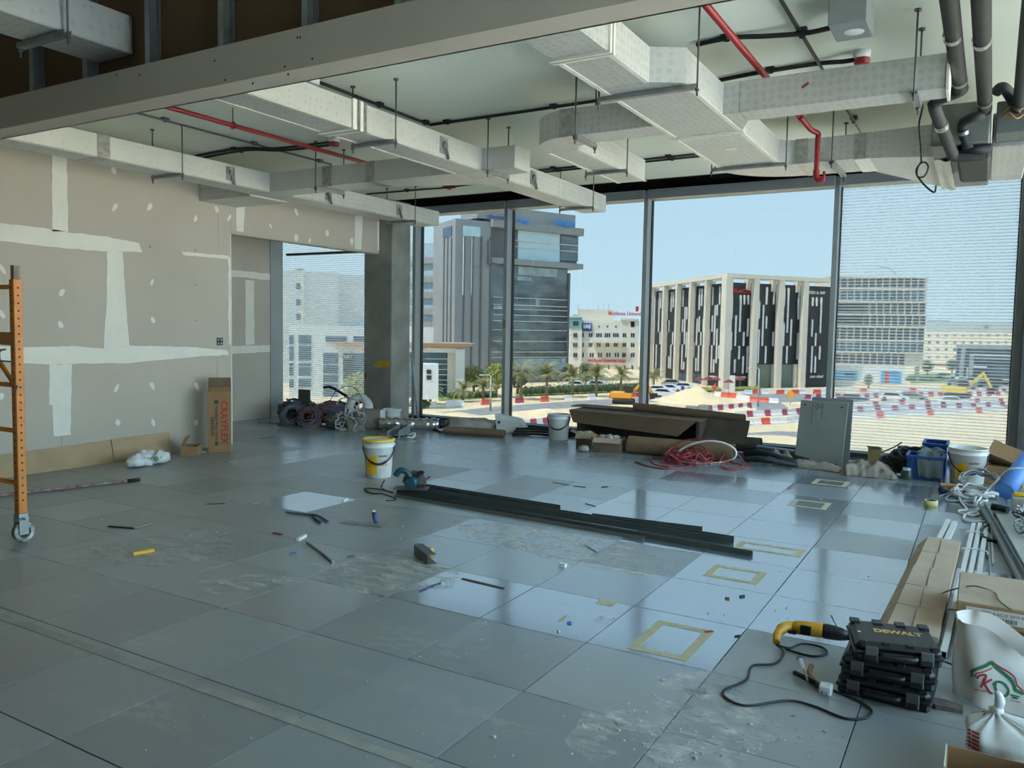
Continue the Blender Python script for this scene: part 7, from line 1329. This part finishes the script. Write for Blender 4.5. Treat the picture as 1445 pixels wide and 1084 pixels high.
pg = thing('plug_adapter', 'pale mains plug at the end of the drill cord', 'plug', (fz(*q(535,520)).x, fz(*q(535,520)).y, 0)); c = fz(*q(535,520)); part('body', MB().bbox(c.x-0.025,c.x+0.025,c.y-0.02,c.y+0.03,0.001,0.042,0.006), WHT, pg); part('pin', MB().box(c.x-0.012,c.x-0.006,c.y-0.038,c.y-0.02,0.015,0.022).box(c.x+0.006,c.x+0.012,c.y-0.038,c.y-0.02,0.015,0.022), STEEL, pg)
rk = [fz(*q(*p)) for p in ((1000,545),(1090,565),(1165,590),(1165,612),(1040,590),(1005,570))]; solo('timber_offcut', MB().prism([(p.x,p.y,0.001) for p in rk], (0,0,0.018)), M('rough_timber', (96,86,76), 0.9, var=0.3, scale=30), 'splintered timber offcut poking out between cases and tied bag', 'timber')
# ---- bags
def bvh(o_): 
    me = o_.data; off = wloc(o_); return BVHTree.FromPolygons([v.co+off for v in me.vertices], [tuple(p.vertices) for p in me.polygons])
def decal(t_, name, tree, quads, mat, label=None, lift=0.0025):
    """flat print laid on a curved surface"""
    m_ = MB(); E0 = Vector(EYE)
    for poly in quads:
        P_ = []
        for x, y in poly:
            r = Vector(ray(x, y)).normalized(); hit = tree.ray_cast(E0, r)
            if hit[0] is None: break
            P_.append(hit[0]-r*lift)
        if len(P_) == len(poly): m_.add(P_, [tuple(range(len(P_)))])
    if m_.f: part(name, m_, mat, t_, label)
def stroke(pts, w, k=6):   # pixel polyline -> quads
    P_ = [Vector((x, y, 0)) for x, y in pts]; P_ = spline(P_, k) if len(P_) > 2 else [P_[0].lerp(P_[1], i/k) for i in range(k+1)]; out = []
    for i in range(len(P_)-1):
        d = (P_[i+1]-P_[i]); n = Vector((-d.y, d.x, 0)).normalized()*w/2; i2 = min(i+2, len(P_)-1); d2 = (P_[i2]-P_[i+1]) if i2 > i+1 else d; n2 = Vector((-d2.y, d2.x, 0)).normalized()*w/2
        out.append([(q_.x, q_.y) for q_ in (P_[i]-n, P_[i+1]-n2, P_[i+1]+n2, P_[i]+n)])
    return out
kb = thing('carrier_bag', 'large white carrier bag with green arch and red letter logo', 'plastic bag', (0.19,3.72,0))
def bagf(u, v):   # front and back wall of a slack standing bag, u round the bag, v up
    a = 2*math.pi*u; px = math.cos(a); py = math.sin(a); w = 0.235; d = 0.13*(1-0.5*v)
    fold = 0.008*math.sin(a*7+v*3)+0.012*mnoise.noise(Vector((px*2, py*2, v*3)))
    x = 0.20+w*(px*(abs(px)**-0.25 if abs(px) > 1e-6 else 0))*(1+0.02*v)+fold; y = 3.74+d*py+0.05*v+fold
    top = 0.30-0.17*max(0, (x+0.03)/0.46)*1.0+0.02*math.sin(x*20)
    if py > 0: top += 0.04-0.05*abs(x-0.15)
    return Vector((x, y, 0.003+top*v))
m_ = MB().grid(bagf, 60, 18); kbo = part('bag', m_, M('carrier_white', (214,210,204), 0.5, var=0.03, bump=0.25, bscale=10), kb); tr_b = bvh(kbo)
q = zz(1330, 850, 4.6348); Q = lambda pts: [q(*p) for p in pts]
KG = M('logo_green', (30,112,70), 0.6); KR = M('logo_red', (176,40,56), 0.6)
decal(kb, 'green_arch', tr_b, stroke(Q([(192,488),(190,455),(230,435),(285,415),(318,392)]), 4.6)+stroke(Q([(318,392),(350,425),(400,465),(450,510),(468,545),(480,575),(533,600)]), 4.6), KG, 'green arch outline')
decal(kb, 'red_arch', tr_b, stroke(Q([(320,383),(360,415),(420,450),(470,490),(490,545),(533,582)]), 2.0)+stroke(Q([(212,490),(225,465),(270,455),(325,432)]), 1.6), KR, 'red arch line')
decal(kb, 'red_letter', tr_b, stroke(Q([(225,500),(245,480),(285,478),(270,520),(250,558)]), 3.0)+stroke(Q([(325,505),(295,520),(270,535)]), 3.0)+stroke(Q([(270,530),(290,560),(310,590),(330,597)]), 3.0), KR, 'red script letter K')
decal(kb, 'green_letter', tr_b, stroke(Q([(335,545),(345,525),(380,522),(415,545),(432,580),(420,610),(390,612),(360,590),(345,555),(350,530)]), 3.4), KG, 'green round letter'); decal(kb, 'small_print', tr_b, stroke(Q([(205,572),(235,575)]), 1.2)+stroke(Q([(245,578),(300,585)]), 1.0), KR)
decal(kb, 'small_print', tr_b, stroke(Q([(445,605),(505,620)]), 2.2)+stroke(Q([(455,622),(495,632)]), 2.2)+stroke(Q([(440,640),(510,655)]), 0.8), KG)
tb_ = thing('tied_bag', 'knotted translucent white bag with red print in front of the logo bag', 'plastic bag', (0.20,3.13,0))
TBM = M('thin_white_film', (198,200,196), 0.3, var=0.08, scale=14, bump=0.7, bscale=12, stretch=(1,1,0.4))
KX, KY, KZ = 0.10, 3.16, 0.185
def tiedf(u, v):
    a = 2*math.pi*u; px, py = math.cos(a), math.sin(a); pl_ = 1+0.07*math.sin(a*11)*(v**1.5)+0.05*mnoise.noise(Vector((px*2.5,py*2.5,v*4)))
    prof = [(0,0.85),(0.15,0.98),(0.45,1.0),(0.62,0.98),(0.72,0.85),(0.85,0.45),(0.95,0.14),(1.0,0.09)]
    for (v0,r0),(v1,r1) in zip(prof[:-1],prof[1:]):
        if v <= v1: r = r0+(r1-r0)*(v-v0)/(v1-v0); break
    zz3 = [(0,0.003),(0.6,0.125),(0.72,0.15),(0.85,0.168),(1.0,KZ)]
    for (v0,z0),(v1,z1_) in zip(zz3[:-1],zz3[1:]):
        if v <= v1: z = z0+(z1_-z0)*(v-v0)/(v1-v0); break
    k = max(0,(v-0.6)/0.4); cx = 0.17*(1-k)+KX*k; cy = 3.12*(1-k)+KY*k
    rx = 0.155; ry = 0.115; sq = lambda t: math.copysign(abs(t)**0.6, t)
    return Vector((cx+rx*r*pl_*sq(px), cy+ry*r*pl_*sq(py), z+0.006*math.sin(a*11)*k))
tbo = part('bag', MB().grid(tiedf, 66, 26), TBM, tb_); part('knot', MB().blob((KX,KY,KZ+0.006), 0.022, 0.02, 0.018, 3, 0.4, 3, 16, 10, flat=False), TBM, tb_); part('loose_end', MB().tube(spline([(KX,KY,KZ+0.01),(KX+0.008,KY,KZ+0.035),(KX+0.004,KY,KZ+0.06),(KX-0.008,KY,KZ+0.072)],5), [0.009,0.011,0.013,0.014,0.015,0.016,0.017,0.016,0.015,0.014,0.013,0.012,0.011,0.009,0.006,0.002], 10), TBM, tb_)
tr_t = bvh(tbo)
for r0 in range(5): decal(tb_, 'red_print', tr_t, stroke(Q([(140+3*r0,820+26*r0),(185,838+26*r0)]), 3.0, 8)+stroke(Q([(192,842+26*r0),(240,866+26*r0)]), 3.0, 8), KR)
decal(tb_, 'dark_print', tr_t, stroke(Q([(262,722),(290,700),(325,685)]), 1.4)+stroke(Q([(265,735),(285,720)]), 1.2), INK)
sb = thing('cardboard_box', 'small open carton with white edges in front of the tied bag', 'box', (0.075,2.90,0)); open_box(sb, -0.115, 0.115, -0.09, 0.075, 0.002, 0.115, CARD); 
for b in ((-0.118,-0.1145,-0.09,0.075),(0.1145,0.118,-0.09,0.075)): part('edge', MB().box(*b,0.03,0.118), WHT, sb, local=True)
# stray twist of wire between cases and bag
loose('black_wire', [fz(1333,934,0.02), fz(1341,937,0.02), fz(1347,940,0.018)], 0.004, BLK, 'short black wire between tool cases and white bag', 'wire')
